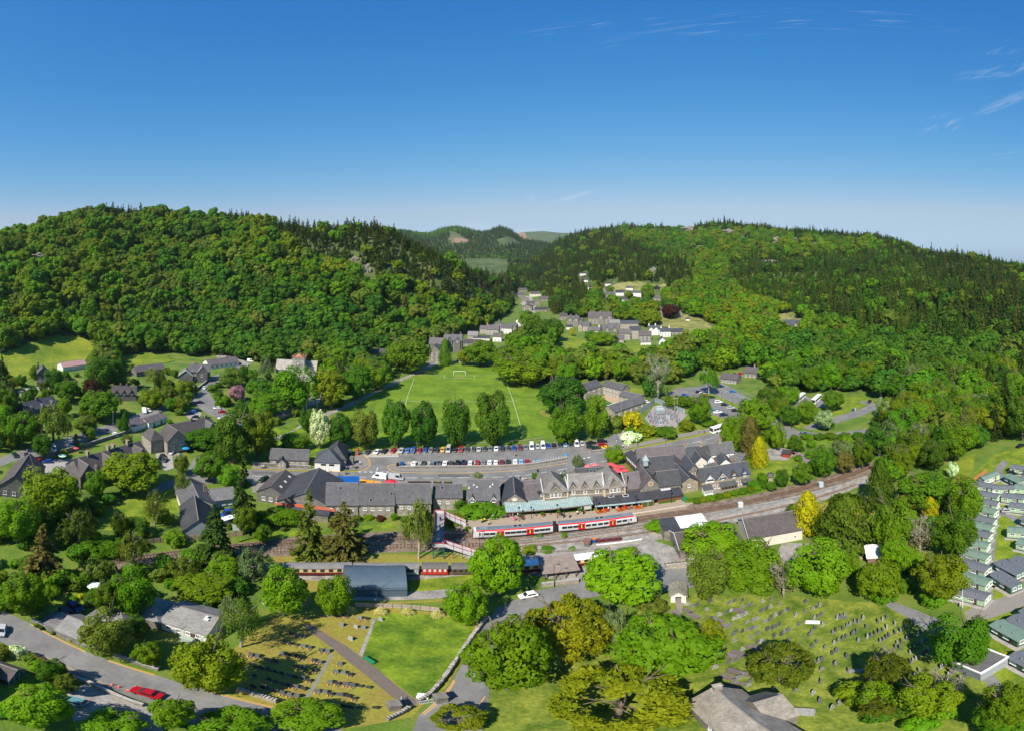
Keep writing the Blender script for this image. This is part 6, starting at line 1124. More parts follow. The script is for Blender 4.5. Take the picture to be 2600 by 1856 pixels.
for ci in range(2):
 a,b_=tp[ci].copy(),tp[ci+1].copy(); a.z=b_.z=0; v=b_-a; d=v.normalized(); rz=math.atan2(v.y,v.x); Lc=v.length
 a=a+d*(.15 if ci == 0 else .55); Lc -= .7; c=(a,rz); wB=1.36
 tpart(c,'body',MB().prism([(-wB*.93,.95),(-wB,1.5),(-wB*.97,2.75),(-wB*.9,3.2),(wB*.9,3.2),(wB*.97,2.75),(wB,1.5),(wB*.93,.95)],.3,Lc-.3),silver)
 tpart(c,'roof_stripe',MB().prism([(-wB*.905,3.2),(-wB*.72,3.52),(wB*.72,3.52),(wB*.905,3.2)],.3,Lc-.3),tred)
 tpart(c,'roof',MB().prism([(-wB*.72,3.521),(-wB*.4,3.66),(wB*.4,3.66),(wB*.72,3.521)],.3,Lc-.3),tgrey)
 tpart(c,'roof_unit',MB().box(Lc*.47,Lc*.62,-.6,.6,3.66,3.85),mat('train_unit',(.2,.23,.25),.5)); tpart(c,'roof_grille',MB().box(Lc*.49,Lc*.53,-.45,.45,3.85,3.9).box(Lc*.55,Lc*.59,-.45,.45,3.85,3.9),tdark)
 tpart(c,'roof_unit',MB().box(*((1.4,3.4) if ci == 0 else (Lc-3.6,Lc-1.4)),-.7,.7,3.66,3.9),MATS['train_unit']); tpart(c,'underframe',MB().box(.8,Lc-.8,-1.1,1.1,.35,.94),tdark)
 for x in (2.8,Lc-2.8): tpart(c,'bogie',MB().box(x-1.6,x+1.6,-1.2,1.2,.25,.7),tdark)
 ds=(.315,.69) if ci == 0 else (.3,.7)
 for s in (-1,1):
  for f in ds:
   o=tpart(c,'door',MB().box(Lc*f-.95,Lc*f+.95,s*wB-.05,s*wB+.045,1.0,3.12),tred); tpart(c,'door_window',MB().box(Lc*f-.62,Lc*f-.18,s*wB-.06,s*wB+.06,1.75,2.75).box(Lc*f+.18,Lc*f+.62,s*wB-.06,s*wB+.06,1.75,2.75),glass,o)
   tpart(c,'door_button_panel',MB().box(Lc*f-.16,Lc*f+.16,s*wB-.06,s*wB+.062,1.5,2.75),yel,o)
  xs=[x for x in ([.14,.215,.405,.475,.545,.615,.775,.845,.915] if ci == 0 else [.085,.155,.225,.385,.46,.54,.615,.785,.86])]
  for f in xs: tpart(c,'window',MB().box(Lc*f-.68,Lc*f+.68,s*wB*1.0-.05,s*wB+.02,1.8,2.65),glass)
 e,f=(0.3,-1) if ci == 0 else (Lc-.3,1)
 o=tpart(c,'cab',MB().prism([(e,.95),(e,3.45),(e+f*.45,3.2),(e+f*.8,2.2),(e+f*.8,.95)],-wB*.9,wB*.9,'y'),silver); tpart(c,'cab_front',MB().box(min(e+f*.8,e+f*.86),max(e+f*.8,e+f*.86),-.9,.9,1.0,2.9),yel if ci == 1 else tdark,o)
 for s in (-1,1): tpart(c,'cab_window',MB().box(e-f*.9-.22,e-f*.9+.22,s*wB-.04,s*wB+.03,1.8,2.7),glass); tpart(c,'cab_door',MB().box(e-f*1.6-.25,e-f*1.6+.25,s*wB-.04,s*wB+.03,1.1,2.7),mat('cab_grey',(.3,.31,.32),.4))
a=tp[1].copy(); a.z=0; v=tp[2]-tp[0]; o=MB().box(-.45,.45,-1.1,1.1,.9,3.5).obj('gangway',tdark,TRAIN,a-O,math.atan2(v.y,v.x))
# ---------------------------------------------------------------- museum carriages and wagons
cream=mat('coach_cream',(.68,.5,.24),.5,.05,1); maroon_p=mat('coach_maroon',(.14,.015,.02),.45,.08,1)
def carriage(px0,px1,label,roofm,upper,lower,n,Wd=2.7,h=3.4,name='railway_carriage',winm=None,flat=False,zz=.2,cat='carriage',hw=.95):
 a,b_,L,rz=oriented(px0,px1,1.0); a.z=0; t=thing(name,label,cat,a,rz,'museum rolling stock'); w=Wd/2
 link('lower_body',MB().box(0,L,-w,w,.9,1.7).mesh('lower_body',lower),t); link('upper_body',MB().box(0.02,L-.02,-w+.02,w-.02,1.701,h-.35).mesh('upper_body',upper),t)
 prof=[(-w-.1,h-.36),(-w-.05,h-.22)]+([(w+.05,h-.22)] if flat else [(w*math.cos(math.pi*(1-i/8)),h-.22+.5*math.sin(math.pi*i/8)) for i in range(1,8)])+[(w+.05,h-.22),(w+.1,h-.36)]
 link('roof',MB().prism(prof,-.15,L+.15).mesh('roof',roofm),t); link('underframe',MB().box(.2,L-.2,-1,1,.55,.89).mesh('underframe',tdark),t)
 for x in (L*.14,L*.86):
  for k in (-.9,.9): link('wheelset',MB().tube((x+k,-.8,.66),(x+k,.8,.66),.45,.45,10).mesh('wheelset',rust),t)
 for i in range(n):
  x0=L*(i+.28)/n; x1=L*(i+.28+.5)/n
  for s in (-1,1): link('window',MB().box(x0,x1,s*w-.05,s*w+.03,h-.35-.15-hw,h-.5).mesh('window',winm or glass),t)
 return t
rfg=mat('roof_felt',(.2,.19,.185),.85,.15,.5)
carriage((722,1449),(892,1449),'long carriage with cream panels, a maroon base and a grey roof',rfg,cream,maroon_p,8)
carriage((640,1452),(716,1450),'shaded grey carriage left of the cream one under the willow',rfg,mat('dull_blue',(.05,.06,.08),.6),mat('dull_blue',(.05,.06,.08)),3)
carriage((898,1450),(1062,1450),'pale grey green carriage behind the curved shed',rfg,mat('pale_green',(.3,.38,.34),.6,.1,1),mat('pale_green',(.3,.38,.34)),3)
carriage((1072,1450),(1136,1450),'red goods wagon with pale square panels under a slatted roof',mat('dark_felt',(.13,.12,.115),.85,.15,2),mat('wagon_red',(.45,.03,.02),.6,.1,1),MATS['wagon_red'],5,winm=mat('pale_panel',(.55,.55,.52),.7))
t=carriage((1147,1449),(1206,1448),'open brown roofed wagon half under the sycamore',MATS['dark_felt'],wood_dark,wood_dark,4,h=3.1)
carriage((1300,1446),(1369,1440),'short carriage with a pale blue white roof beside the sycamore',mat('roof_white_blue',(.55,.66,.74),.4,.06,1),cream,maroon_p,3)
carriage((1375,1437),(1532,1419),'long carriage with a bright white roof and cream and maroon sides',white,cream,maroon_p,8)
# miniature locomotive and its train, water tower
a,b_,L,rz=oriented((1514,1374),(1580,1367),.5); a.z=0
t=thing('miniature_train','blue miniature engine with a string of maroon open coaches','train',a,rz)
for i in range(4): link('coach',MB().box(i*L/4,(i+.9)*L/4,-.45,.45,.35,.8).mesh('coach',maroon_p),t); link('seat_back',MB().box(i*L/4+.2,(i+.85)*L/4,-.3,.3,.8,1.15).mesh('seat_back',mat('dull_plum',(.1,.04,.06),.7)),t)
link('engine',MB().box(-2.2,-.2,-.5,.5,.3,.9).tube((-2.1,0,1.0),(-.9,0,1.0),.35,.35,10).box(-.9,-.2,-.5,.5,.9,1.6).mesh('engine',blue_p),t); link('cab_roof',MB().box(-1,-.1,-.55,.55,1.6,1.7).mesh('cab_roof',orange),t); link('funnel',MB().tube((-1.9,0,1.3),(-1.9,0,1.8),.1,.13,8).mesh('funnel',black),t)
t=thing('water_tower','small round brick water tower beside the miniature railway','tower',P(1491,1385)); link('base',MB().tube((0,0,0),(0,0,1.2),.8,.8,12).mesh('base',stone_dark),t); link('tank',MB().tube((0,0,1.2),(0,0,2.4),1.0,1.0,14).mesh('tank',mat('tank_brown',(.2,.12,.09),.7)),t)
# ---------------------------------------------------------------- footbridge
def footbridge():
 b=Bld('footbridge','footbridge with white panels and red handrails over the railway','bridge'); zt=4.6
 A,D=P(1103,1303,zt),P(1099,1388,zt); A.z=D.z=0; v=A-D; L=v.length; rz=math.atan2(v.y,v.x)-math.pi/2; b.set(D,rz)
 wd=2.7; rm,wm_=mat('rail_red',(.42,.025,.045),.6,.15,1),mat('panel_white',(.56,.53,.54),.7,.12,.8); gm=mat('bridge_green',(.02,.12,.08),.5)
 b.part('deck',MB().box(0,wd,0,L,zt-.25,zt).mesh('deck',mat('deck_board',(.22,.23,.25),.8,.1,1)))
 for x in (0,wd): b.part('side_panel',MB().box(x-.05,x+.05,0,L,zt,zt+1.2).mesh('side_panel',wm_)); b.part('handrail',MB().box(x-.08,x+.08,-.1,L+.1,zt+1.2,zt+1.34).mesh('handrail',rm))
 for y in (0,L): b.part('end_panel',MB().box(.05,wd-.05,y-.04,y+.04,zt,zt+1.25).mesh('end_panel',wm_)); b.part('handrail',MB().box(.1,wd-.1,y-.1,y+.1,zt+1.25,zt+1.45).mesh('handrail',rm))
 b.part('name_plate',MB().prism([(.5,zt+.3),(wd-.5,zt+.3),(wd-.3,zt+.6),(wd-.5,zt+.95),(.5,zt+.95),(.3,zt+.6)],-.1,-.05,'y').mesh('name_plate',mat('plate_grey',(.42,.44,.44),.6)))
 for x in (.1,wd-.1):
  for y in (0.1,L-.1): b.part('column',MB().box(x-.12,x+.12,y-.12,y+.12,0,zt-.25).mesh('column',gm))
 for z in (1.4,2.9): b.part('cross_beam',MB().box(.2,wd-.2,0.02,.18,z,z+.2).mesh('cross_beam',gm))
 for i in range(5): b.part('step',MB().box(.1,wd-.1,.3+i*.32,.6+i*.32,zt+.001,zt+.16*(i+1)*.4).mesh('step',concrete))
 for y0,run,zl in ((.1,8.6,0.2),(L-2.0,6.0,.9)):
  n=14
  for i in range(n):
   f=(i+.5)/n; z=zt-(zt-zl)*f; b.part('stair_tread',MB().box(wd+run*i/n,wd+run*(i+1)/n,y0,y0+1.7,z-.12,z).mesh('stair_tread',mat('tread',(.2,.17,.15),.8)))
  for y in (y0,y0+1.75):
   s=MB(); s.prism([(wd,zt),(wd,zt+1.2),(wd+run,zl+1.2),(wd+run,zl-.1),(wd+run-.6,zl-.1)],y-.05,y+.05,'y'); b.part('stair_panel',s.mesh('stair_panel',wm_))
   b.part('handrail',MB().prism([(wd,zt+1.2),(wd,zt+1.34),(wd+run,zl+1.34),(wd+run,zl+1.2)],y-.08,y+.08,'y').mesh('handrail',rm))
   for k in range(5): f=k/4; b.part('stair_post',MB().box(wd+run*f-.06,wd+run*f+.06,y-.08,y+.08,0,zt-(zt-zl)*f+1.3).mesh('stair_post',gm))
footbridge()
# ---------------------------------------------------------------- walls and fences
def wallrun(name,label,px,h,w,m,coping=None,cat='wall',z=0.0,step=2.0,cobble=False):
 pts=smoothline([P(x,y,0) for x,y in px],step); o=pts[0].copy(); t=thing(name,label,cat,o); mb,cp,cb=MB(),MB(),MB(); n=len(pts); S_=[]
 for i,p in enumerate(pts):
  d=(pts[min(i+1,n-1)]-pts[max(i-1,0)]).normalized(); S_.append((p-o,Vector((-d.y,d.x,0)),d))
 def sw(m_,hw,z0,z1):
  V=[]; F=[]
  for p,s,d in S_: V += [(p.x+s.x*hw,p.y+s.y*hw,z0),(p.x-s.x*hw,p.y-s.y*hw,z0),(p.x-s.x*hw,p.y-s.y*hw,z1),(p.x+s.x*hw,p.y+s.y*hw,z1)]
  for i in range(n-1): F += [(i*4+k,i*4+(k+1) % 4,i*4+4+(k+1) % 4,i*4+4+k) for k in range(4)]
  F += [(3,2,1,0),tuple(range(4*n-4,4*n))]; m_.add(V,F)
 sw(mb,w/2,-.05,z+h); link('wall_body',mb.mesh('wall_body',m),t)
 if coping is not None and not cobble: sw(cp,w/2+.06,z+h,z+h+.12); link('coping',cp.mesh('coping',coping),t)
 if cobble:
  for (p,s,d),(p2,_,_) in zip(S_,S_[1:]):
   k=max(1,int((p2-p).length/.45))
   for j in range(k):
    c=p+(p2-p)*((j+.5)/k); hh=random.uniform(.2,.42); tt=random.uniform(.1,.17); u=d*tt; q=s*(w/2+random.uniform(-.02,.1)); lean=d*random.uniform(-.08,.08)
    V=[(*(c+sg*u+sh*q).to_2d(),z+h) for sg in (-1,1) for sh in (-1,1)]+[(*(c+sg*u*.7+sh*q*.85+lean).to_2d(),z+h+hh) for sg in (-1,1) for sh in (-1,1)]
    cb.add(V,[(0,1,3,2),(4,6,7,5),(0,4,5,1),(2,3,7,6),(0,2,6,4),(1,5,7,3)])
  q=link('coping_stones',cb.mesh('coping_stones',coping),t); q['kind']='stuff'
 return t
cope_m=mat('coping_stone',(.36,.34,.31),.9,.3,2)
wallrun('stone_wall','dry stone wall curving along the lane beside the meadow',[(1062,1785),(1085,1772),(1120,1735),(1152,1690),(1185,1640),(1222,1590),(1240,1566)],1.1,.55,drystone,cope_m,cobble=True)
wallrun('stone_wall','stone wall between the burial ground and the lower street',[(603,1754),(650,1768),(700,1784),(738,1795)],1.1,.5,stone_pale,cope_m,cobble=True)
wallrun('stone_wall','dark stone wall below the gate at the bottom edge',[(1040,1800),(1010,1818),(960,1840)],1.1,.5,drystone,cope_m,cobble=True)
wallrun('stone_wall','roadside wall with a coping below the stone cottage',[(640,1181),(700,1184),(780,1189),(800,1190)],1.3,.45,stone_wall,concrete)
wallrun('stone_wall','low stone wall in front of the lower row of cars',[(1012,1189),(1100,1188),(1200,1187.5),(1330,1183),(1400,1173),(1452,1163)],1.0,.5,stone_wall,cope_m)
wallrun('stone_wall','short stone wall in front of the dark green off roaders',[(1503,1149),(1530,1145),(1548,1140)],1.0,.5,stone_wall,cope_m)
wallrun('stone_wall','tall retaining wall beside the hall yard',[(85,1172),(130,1160),(160,1152),(200,1140)],2.2,.6,stone_wall,None)
wallrun('stone_wall','stone wall along the village street behind the terrace',[(215,1135),(260,1120),(330,1098),(380,1080)],1.6,.5,stone_wall,cope_m)
wallrun('stone_wall','curved garden wall of the gabled villas',[(480,998),(500,990),(520,975),(532,963)],1.5,.5,stone_dark,cope_m)
wallrun('brick_wall','reddish brick garden wall beside the lower street',[(72,1662),(110,1684),(150,1705),(186,1722)],1.3,.35,masonry('brick_red',(.3,.1,.06),(.2,.07,.05),(.25,.2,.17),.22,.075),terracotta)
wallrun('stone_wall','white capped wall between the gravel yard and the street',[(186,1722),(225,1735),(270,1757),(330,1783),(385,1800)],.9,.4,stone_pale,cope_m)
wallrun('stone_wall','stone wall on the bungalow side of the lower street',[(80,1577),(130,1600),(210,1640),(250,1650),(330,1680),(415,1706)],.9,.5,drystone,cope_m)
wallrun('stone_wall','long stone wall of the station yard above the lane',[(1375,1490),(1440,1482),(1480,1478)],1.4,.5,stone_pale,cope_m)
wallrun('stone_wall','stone wall beside the rail stub in the station yard',[(1690,1443),(1740,1437),(1790,1430)],1.2,.5,stone_pale,cope_m)
wallrun('stone_wall','low wall above the miniature railway with white top',[(1514,1388),(1600,1378),(1640,1371)],.7,.4,concrete,white)
def fence(label,px,h,m,panel=1.8,post=.1,name='timber_fence',slats=False):
 pts=smoothline([P(x,y,0) for x,y in px],panel); o=pts[0].copy(); t=thing(name,label,'fence',o); pm=MB().box(.04,panel-.04,-.03,.03,.08,h-.05).mesh('fence_panel',m) if not slats else None
 pw=MB().box(-post/2,post/2,-post/2,post/2,0,h+.05).mesh('fence_post',m if slats else wood_dark); rl=MB().box(0,panel,-.03,.03,h*.8,h*.92).mesh('fence_rail',m); rl2=MB().box(0,panel,-.03,.03,h*.4,h*.5).mesh('fence_rail',m)
 for p,q in zip(pts,pts[1:]):
  rz=math.atan2(q.y-p.y,q.x-p.x); link('fence_post',pw,t,p-o,rz)
  if pm: link('fence_panel',pm,t,p-o,rz)
  else: link('fence_rail',rl,t,p-o,rz); link('fence_rail',rl2,t,p-o,rz)
 link('fence_post',pw,t,pts[-1]-o)
 return t
pale_wood=mat('new_timber',(.5,.37,.22),.8,.12,2,objvar=.1)
fence('new pale timber fence beside the workshop and the railway',[(372,1381),(420,1376),(500,1369),(560,1365),(632,1357)],1.9,pale_wood)
fence('whitish timber fence hidden behind the left garden',[(165,1485),(215,1472),(262,1464),(320,1458)],1.8,mat('bleached_timber',(.48,.43,.36),.85,.1,2,objvar=.08))
fence('grey closeboard fence behind the pampas clumps',[(900,1541),(1000,1544),(1080,1550),(1135,1556)],1.7,wood_grey)
fence('post and rail fence below the miniature railway',[(1164,1393),(1216,1402)],1.1,wood_grey,slats=True); fence('post and rail fence beside the siding shrubs',[(1320,1405),(1400,1403),(1500,1397)],1.1,wood_grey,slats=True)
fence('thin wire lineside fence between the main line and the sidings',[(1250,1386),(1400,1367),(1600,1341),(1700,1324),(1900,1291),(2050,1259),(2140,1232)],1.2,mat('galvanised',(.36,.38,.38),.5),panel=3,post=.06,slats=True,name='wire_fence')
fence('wooden terrace railing of the shops along the road',[(968,1231),(1000,1231),(1086,1230)],1.0,wood_dark,panel=1.5,slats=True); fence('timber railing of the station cafe along the road',[(1268,1226),(1330,1222),(1370,1216)],1.0,wood,panel=1.5,slats=True); fence('timber railing around the cafe corner by the road',[(1410,1209),(1450,1200),(1462,1196)],1.0,wood,panel=1.5,slats=True)
fence('grey steel security fence round the substation',[(1624,1052),(1641,1040),(1659,1026),(1664,1021),(1690,1033),(1745,1054)],3.2,mat('palisade',(.3,.36,.36),.5,objvar=.08),panel=2.2,name='steel_fence')
fence('short orange timber fence at the top of the caravan column',[(2472,1222),(2490,1210),(2507,1197)],1.8,mat('orange_timber',(.5,.2,.07),.8,.1,2)); fence('ranch fence at the edge of the football pitch',[(930,1127),(1100,1127),(1300,1123),(1400,1110)],1.0,wood_grey,panel=4,slats=True)
# ---------------------------------------------------------------- static caravans
CVM={}
pg,dg_=mat('caravan_pale_green',(.48,.66,.42),.6,.05,1),mat('caravan_dark_green',(.06,.17,.1),.6,.06,1)
rfm={'grey': mat('tile_sheet_grey',(.13,.14,.155),.6,.1,1),'green': mat('tile_sheet_green',(.15,.22,.17),.6,.1,1)}
def caravan(x0,y0,x1,y1,roof,wall,label,W_=3.2):
 """(x0, y0)-(x1, y1): the front eave of the long side in the photograph"""
 dy=(y1-y0)*.24; a,b_,L,rz=oriented((x0,y0+dy),(x1,y1-dy),2.7); a.z=0; L2=min(max(L,7.0),9.5); a=a-(b_-a).normalized()*(L2-L if x1 < 2535 else 0); a.z=0; L=L2; t=thing('static_caravan',label,'caravan',a,rz,'green static caravans of the caravan park'); wm=pg if wall == 'pale' else dg_
 link('wall',MB().prism([(0,.5),(W_,.5),(W_,2.6),(W_/2,3.1),(0,2.6)],0,L).mesh('wall',wm),t); link('roof',MB().prism([(-.15,2.57),(W_/2,3.15),(W_+.15,2.57),(W_+.15,2.68),(W_/2,3.28),(-.15,2.68)],-.15,L+.15).mesh('roof',rfm[roof]),t)
 link('skirt',MB().box(.15,L-.15,.15,W_-.15,0,.5).mesh('skirt',wood_dark),t); link('plinth',MB().box(-.6,L+.6,-.9,W_+.4,0,.06).mesh('plinth',concrete),t)
 for f in ((.12,.36,.58,.84) if L > 8 else (.2,.6)):
  fr,p=window_mesh(1.3,1.0,white,1); o=link('window',fr,t,(L*f,-.02,1.35)); link('pane',p,o)
 for xx,rzz in ((-.02,-math.pi/2),(L+.02,math.pi/2)):
  fr,p=window_mesh(1.0,1.2,white,1)
  for yy in (.9,2.3): o=link('window',fr,t,(xx,yy,1.2),rzz); link('pane',p,o)
 link('door',MB().box(L*.72-.4,L*.72+.4,-.04,.02,.5,2.4).mesh('door',white if L > 8 else wood_dark),t)
 v=MB().tube((L*.3,W_*.3,3.0),(L*.3,W_*.3,3.5),.12,.12,6); link('roof_vent',v.mesh('roof_vent',steel),t); o2=MB().tube((L*.7,W_*.3,3.0),(L*.7,W_*.3,3.45),.1,.1,6); link('roof_vent',o2.mesh('roof_vent',steel),t)
 xs=[pix(*(a+Vector((math.cos(rz)*u-math.sin(rz)*w,math.sin(rz)*u+math.cos(rz)*w,0))))[0] for u in (0,L) for w in (0,W_)]; CLEAR.append((x0-2,min(y0,y1)-12,x1+4,max(y0,y1)+8)); FOOTP.append((a.x+math.cos(rz)*L/2,a.y+math.sin(rz)*L/2,5))
def z6(x,y): return 2100+x*.2198,1150+y*.2198
def z7(x,y): return 2100+x*.2198,1499+y*.2198
CV=[((1700,345),(1905,425),'grey','pale','first in the long caravan column, under the orange fence'),((1800,480),(1945,530),'grey','pale','second in the column, beside the white car'),((1795,570),(1935,615),'grey','pale','third in the column, grey roof'),((1780,655),(1890,710),'green','pale','fourth in the column, green roof'),((1750,765),(1885,820),'grey','pale','fifth in the column at the road bend'),((1700,835),(1860,910),'green','pale','sixth in the column, dull green roof'),((1680,925),(1835,995),'grey','pale','seventh in the column, grey roof'),((1620,1040),(1825,1115),'green','pale','eighth in the column, green roof with three windows'),((1600,1150),(1815,1260),'green','pale','ninth in the column, longest dark green roof'),((1620,1290),(1790,1395),'grey','pale','tenth in the column, grey roof at the road marks'),((1620,1450),(1790,1550),'green','pale','eleventh in the column, green roof near the flagpole'),
      ((1910,410),(2145,420),'grey','pale','grey roofed caravan facing the white car'),((1890,300),(1975,235),'green','pale','green roofed caravan with its gable end beside the orange fence'),((2040,240),(2150,345),'green','dark','dark green caravan beside the fork of the park road'),((2160,395),(2290,420),'green','pale','green roofed caravan at the edge above the grey roofed pair'),((2010,490),(2235,545),'grey','pale','grey roofed caravan with glazed end, upper of two'),((2095,605),(2290,650),'grey','pale','grey roofed caravan with glazed end beside the silver car'),((2110,155),(2250,200),'grey','pale','small pale caravan at the top beside the green bush'),((2230,290),(2300,310),'grey','pale','pale blue grey caravan at the edge behind the dark green one'),((2220,750),(2300,800),'grey','dark','caravan at the right edge of the loop road'),((2080,900),(2290,930),'green','pale','green roofed caravan with flower tubs on the lawn loop'),((2180,1030),(2300,1080),'green','pale','green roofed caravan with a parasol deck on the lawn'),
      ((1930,1225),(2130,1440),'grey','dark','dark green caravan, middle of the three on the lawn slope'),((2100,1180),(2290,1400),'grey','dark','dark green caravan, upper of the three on the lawn slope'),((1880,1360),(2040,1555),'grey','dark','dark green caravan, lowest of the three on the lawn slope')]
for p,q_,r_,w_,lab in CV: caravan(*z6(*p),*z6(*q_),r_,w_,'static caravan '+lab.replace('caravan ','') if 'caravan' not in lab else lab)
for p,q_,r_,w_,lab in [((1600,45),(1750,120),'grey','pale','static caravan twelfth in the column behind the flagpole'),((1875,340),(2110,600),'green','dark','dark green caravan with pale roof below the junction'),((2075,290),(2240,470),'grey','dark','dark green caravan with a brown deck below the junction'),((2215,215),(2300,310),'grey','dark','dark green caravan at the right edge below the road'),((2075,740),(2200,870),'grey','dark','caravan with a golden bush at its corner')]: caravan(*z7(*p),*z7(*q_),r_,w_,lab)
# ---------------------------------------------------------------- graves
gs_d,gs_g,gs_l,gs_w=mat('headstone_black',(.045,.045,.05),.35,.15,3,objvar=.3),mat('headstone_slate',(.12,.125,.13),.7,.2,3,objvar=.3),mat('headstone_grey',(.27,.27,.26),.8,.2,3,objvar=.3),mat('headstone_white',(.72,.71,.69),.6,.05,3)
def stone_mesh(w,h,t_,m,style):
 if style == 0: pr=[(-w/2,0),(w/2,0),(w/2,h*.75)]+[(w/2*math.cos(a*math.pi/8),h*.75+h*.25*math.sin(a*math.pi/8)) for a in range(1,8)]+[(-w/2,h*.75)]
 elif style == 1: pr=[(-w/2,0),(w/2,0),(w/2,h*.8),(0,h),(-w/2,h*.8)]
 else: pr=[(-w/2,0),(w/2,0),(w/2,h),(-w/2,h)]
 return MB().prism(pr,-t_/2,t_/2,'y').box(-w/2-.1,w/2+.1,-t_/2-.1,t_/2+.1,0,.14).mesh('headstone',m)
STN=[stone_mesh(.75,.8,.16,gs_d,s) for s in (0,2)]+[stone_mesh(.85,1.15,.14,m,s) for m in (gs_g,gs_l) for s in (0,1,2)]
FLOW=MB()
for _ in range(16): x,y=random.uniform(-.35,.35),random.uniform(-.25,.2); FLOW.box(x-.05,x+.05,y-.05,y+.05,0,random.uniform(.1,.28),random.randint(0,3))
FLOW=FLOW.mesh('grave_flowers',[LM['pink'] if 'LM' in globals() else red,white,red,yellow])
def graves(pts,off,label,group,kinds,rz,jit=.12,flowers=.0,fn=lambda x,y: (x*.2198,y*.2198)):
 for x,y in pts:
  p=P(off[0]+x*.2198,off[1]+y*.2198,.4); p.z=.03
  o=link('headstone',STN[random.choice(kinds)],None,p,rz+random.uniform(-jit,jit)); o.rotation_euler.x=random.uniform(-.06,.06); tag(o,label,'headstone',group); s=random.uniform(.85,1.15); o.scale=(s,1,s)
  if random.random() < flowers:
   f=link('grave_flowers',FLOW,None,p+Vector((random.uniform(-.15,.15),-.55,0)),random.uniform(-.5,.5)); tag(f,label.replace('headstone','grave').split(' in ')[0]+' flowers laid in '+label.split(' in ')[-1],'flowers','flowers on '+group)
O4,O8,O16,O21=(400,1499),(800,1499),(1650,1499),(2100,1499)
for n,pts in enumerate([[(1540,490),(1610,510),(1690,525)],[(1465,585),(1540,605),(1610,620),(1690,640),(1760,655),(1890,690),(1965,700)],[(1610,750),(1675,770),(1810,800),(1880,825),(1440,720),(1520,735),(1080,740),(1150,755),(1220,780),(1290,800),(1360,815)],[(1600,870),(1680,890),(1820,920),(1130,880),(1200,890),(1280,910),(1355,930)],[(1435,950),(1520,975),(1590,995),(1680,1010),(1755,1035),(1120,980)],[(1365,1045),(1445,1075),(1515,1090),(1600,1110),(1685,1130),(1290,1020)],[(1105,1100),(1210,1110),(1280,1135),(1365,1155),(1445,1180),(1525,1200),(1610,1220)]]):
 w=['top','second','third','fourth','fifth','sixth','lowest'][n]; graves(pts,O4,f'black or grey headstone in the {w} row between oak and tarred path',f'{w} row of the new burial ground',[0,1,0,2,3],-.25,.08,.75)
graves([(2110,845),(2060,935),(2150,945),(2230,965)],O4,'headstone in the upper rows between the two cemetery paths','upper rows by the brown path',[0,1,2],-.15,.08,.7); graves([(1995,1055),(2085,1070),(2175,1080),(2250,1095)],O4,'headstone in the middle row between the two cemetery paths','middle row by the brown path',[0,1,3],-.1,.08,.7); graves([(525,1100),(620,1115)],O8,'headstone in the middle row between the two cemetery paths','middle row by the brown path',[0,5],-.1,.08,.5)
graves([(1850,1160),(1935,1170),(2010,1190),(2110,1205),(2200,1215)],O4,'headstone in the lowest row between the two cemetery paths','lowest row by the brown path',[0,1,3],-.1,.08,.6); graves([(455,1240),(210,1320),(330,1330),(410,1345),(510,1350),(700,1350)],O8,'headstone in the tree shade at the bottom of the burial ground','graves in the bottom shade',[0,1,2,4],-.1,.1,.3)
graves([(130,285),(205,280),(285,285),(365,290),(515,315),(600,320),(755,335)],O8,'pale headstone in the row below the pampas clumps','row below the pampas clumps',[6,7,1,5],-.1,.1,.8); graves([(305,400),(410,560),(470,420),(560,430)],O8,'lone pale grave marker in the dry grass above the brown path','scattered markers in the dry grass',[6,7],-.2,.3,.4)
ch1=[(695,120),(980,115),(915,140),(545,160),(485,180),(1070,105),(1075,185),(1160,165),(660,215),(885,250),(940,225),(805,280),(705,315),(1025,305),(970,325),(1070,290),(1115,265)]
ch2=[(1305,120),(1410,95),(1500,150),(1400,180),(1350,205),(1290,230),(1800,125),(1970,160),(1930,185),(1880,205),(1600,210),(1560,235),(1505,265),(1455,275),(1690,280),(1795,240),(1985,270),(1940,295),(1405,300)]
ch3=[(1130,360),(1200,340),(1240,320),(1330,355),(1380,335),(925,395),(990,470),(965,505),(1070,470),(1130,445),(1180,437),(1220,425),(1360,445),(1420,430),(1460,405),(1500,385),(1250,495),(1435,525),(985,575),(1170,540),(1235,600),(1295,585),(835,640),(1070,675)]
ch4=[(1725,390),(2000,390),(1910,430),(1520,505),(1555,470),(1605,455),(1870,470),(1840,515),(1600,575),(1545,605),(1720,630),(1930,590),(1880,635),(2025,655),(1900,310),(2110,720),(2160,690),(1840,735),(1810,750)]
ch5=[(755,885),(915,820),(995,800),(1085,970),(1025,1010),(965,1055),(1155,1050),(1140,1090),(1425,1140),(1690,1150)]
ch6=[(1990,790),(1955,810),(1905,845),(1985,905),(1970,1050),(2140,840),(1890,1180),(2135,1200),(2190,1300),(1960,1270),(2105,1350)]
H_=[2,3,4,5,5,6]
graves(ch1,O16,'slate headstone in the churchyard near the lych gate path','headstones near the lych gate',H_,.35,.2); graves(ch2,O16,'slate headstone in the churchyard just below the bright trees','headstones below the bright trees',H_,.45,.2); graves(ch3,O16,'grey headstone in the grass above the round dark yew','headstones above the round yew',H_,.45,.2); graves(ch4,O16,'grey headstone in the grass between the yew and the white slab','headstones between yew and white slab',H_,.5,.2); graves(ch5,O16,'old headstone in the grass beside the church roof','headstones beside the church',H_,.4,.25); graves(ch6,O16,'old headstone in the grass right of the round yew','headstones right of the round yew',H_,.55,.2)
r1=[(120,310),(160,285),(205,275),(70,485),(100,455),(185,435),(230,400),(270,380),(320,355),(370,360),(420,310),(290,505),(310,480),(345,465),(80,600),(130,575),(180,550),(220,525),(365,570)]
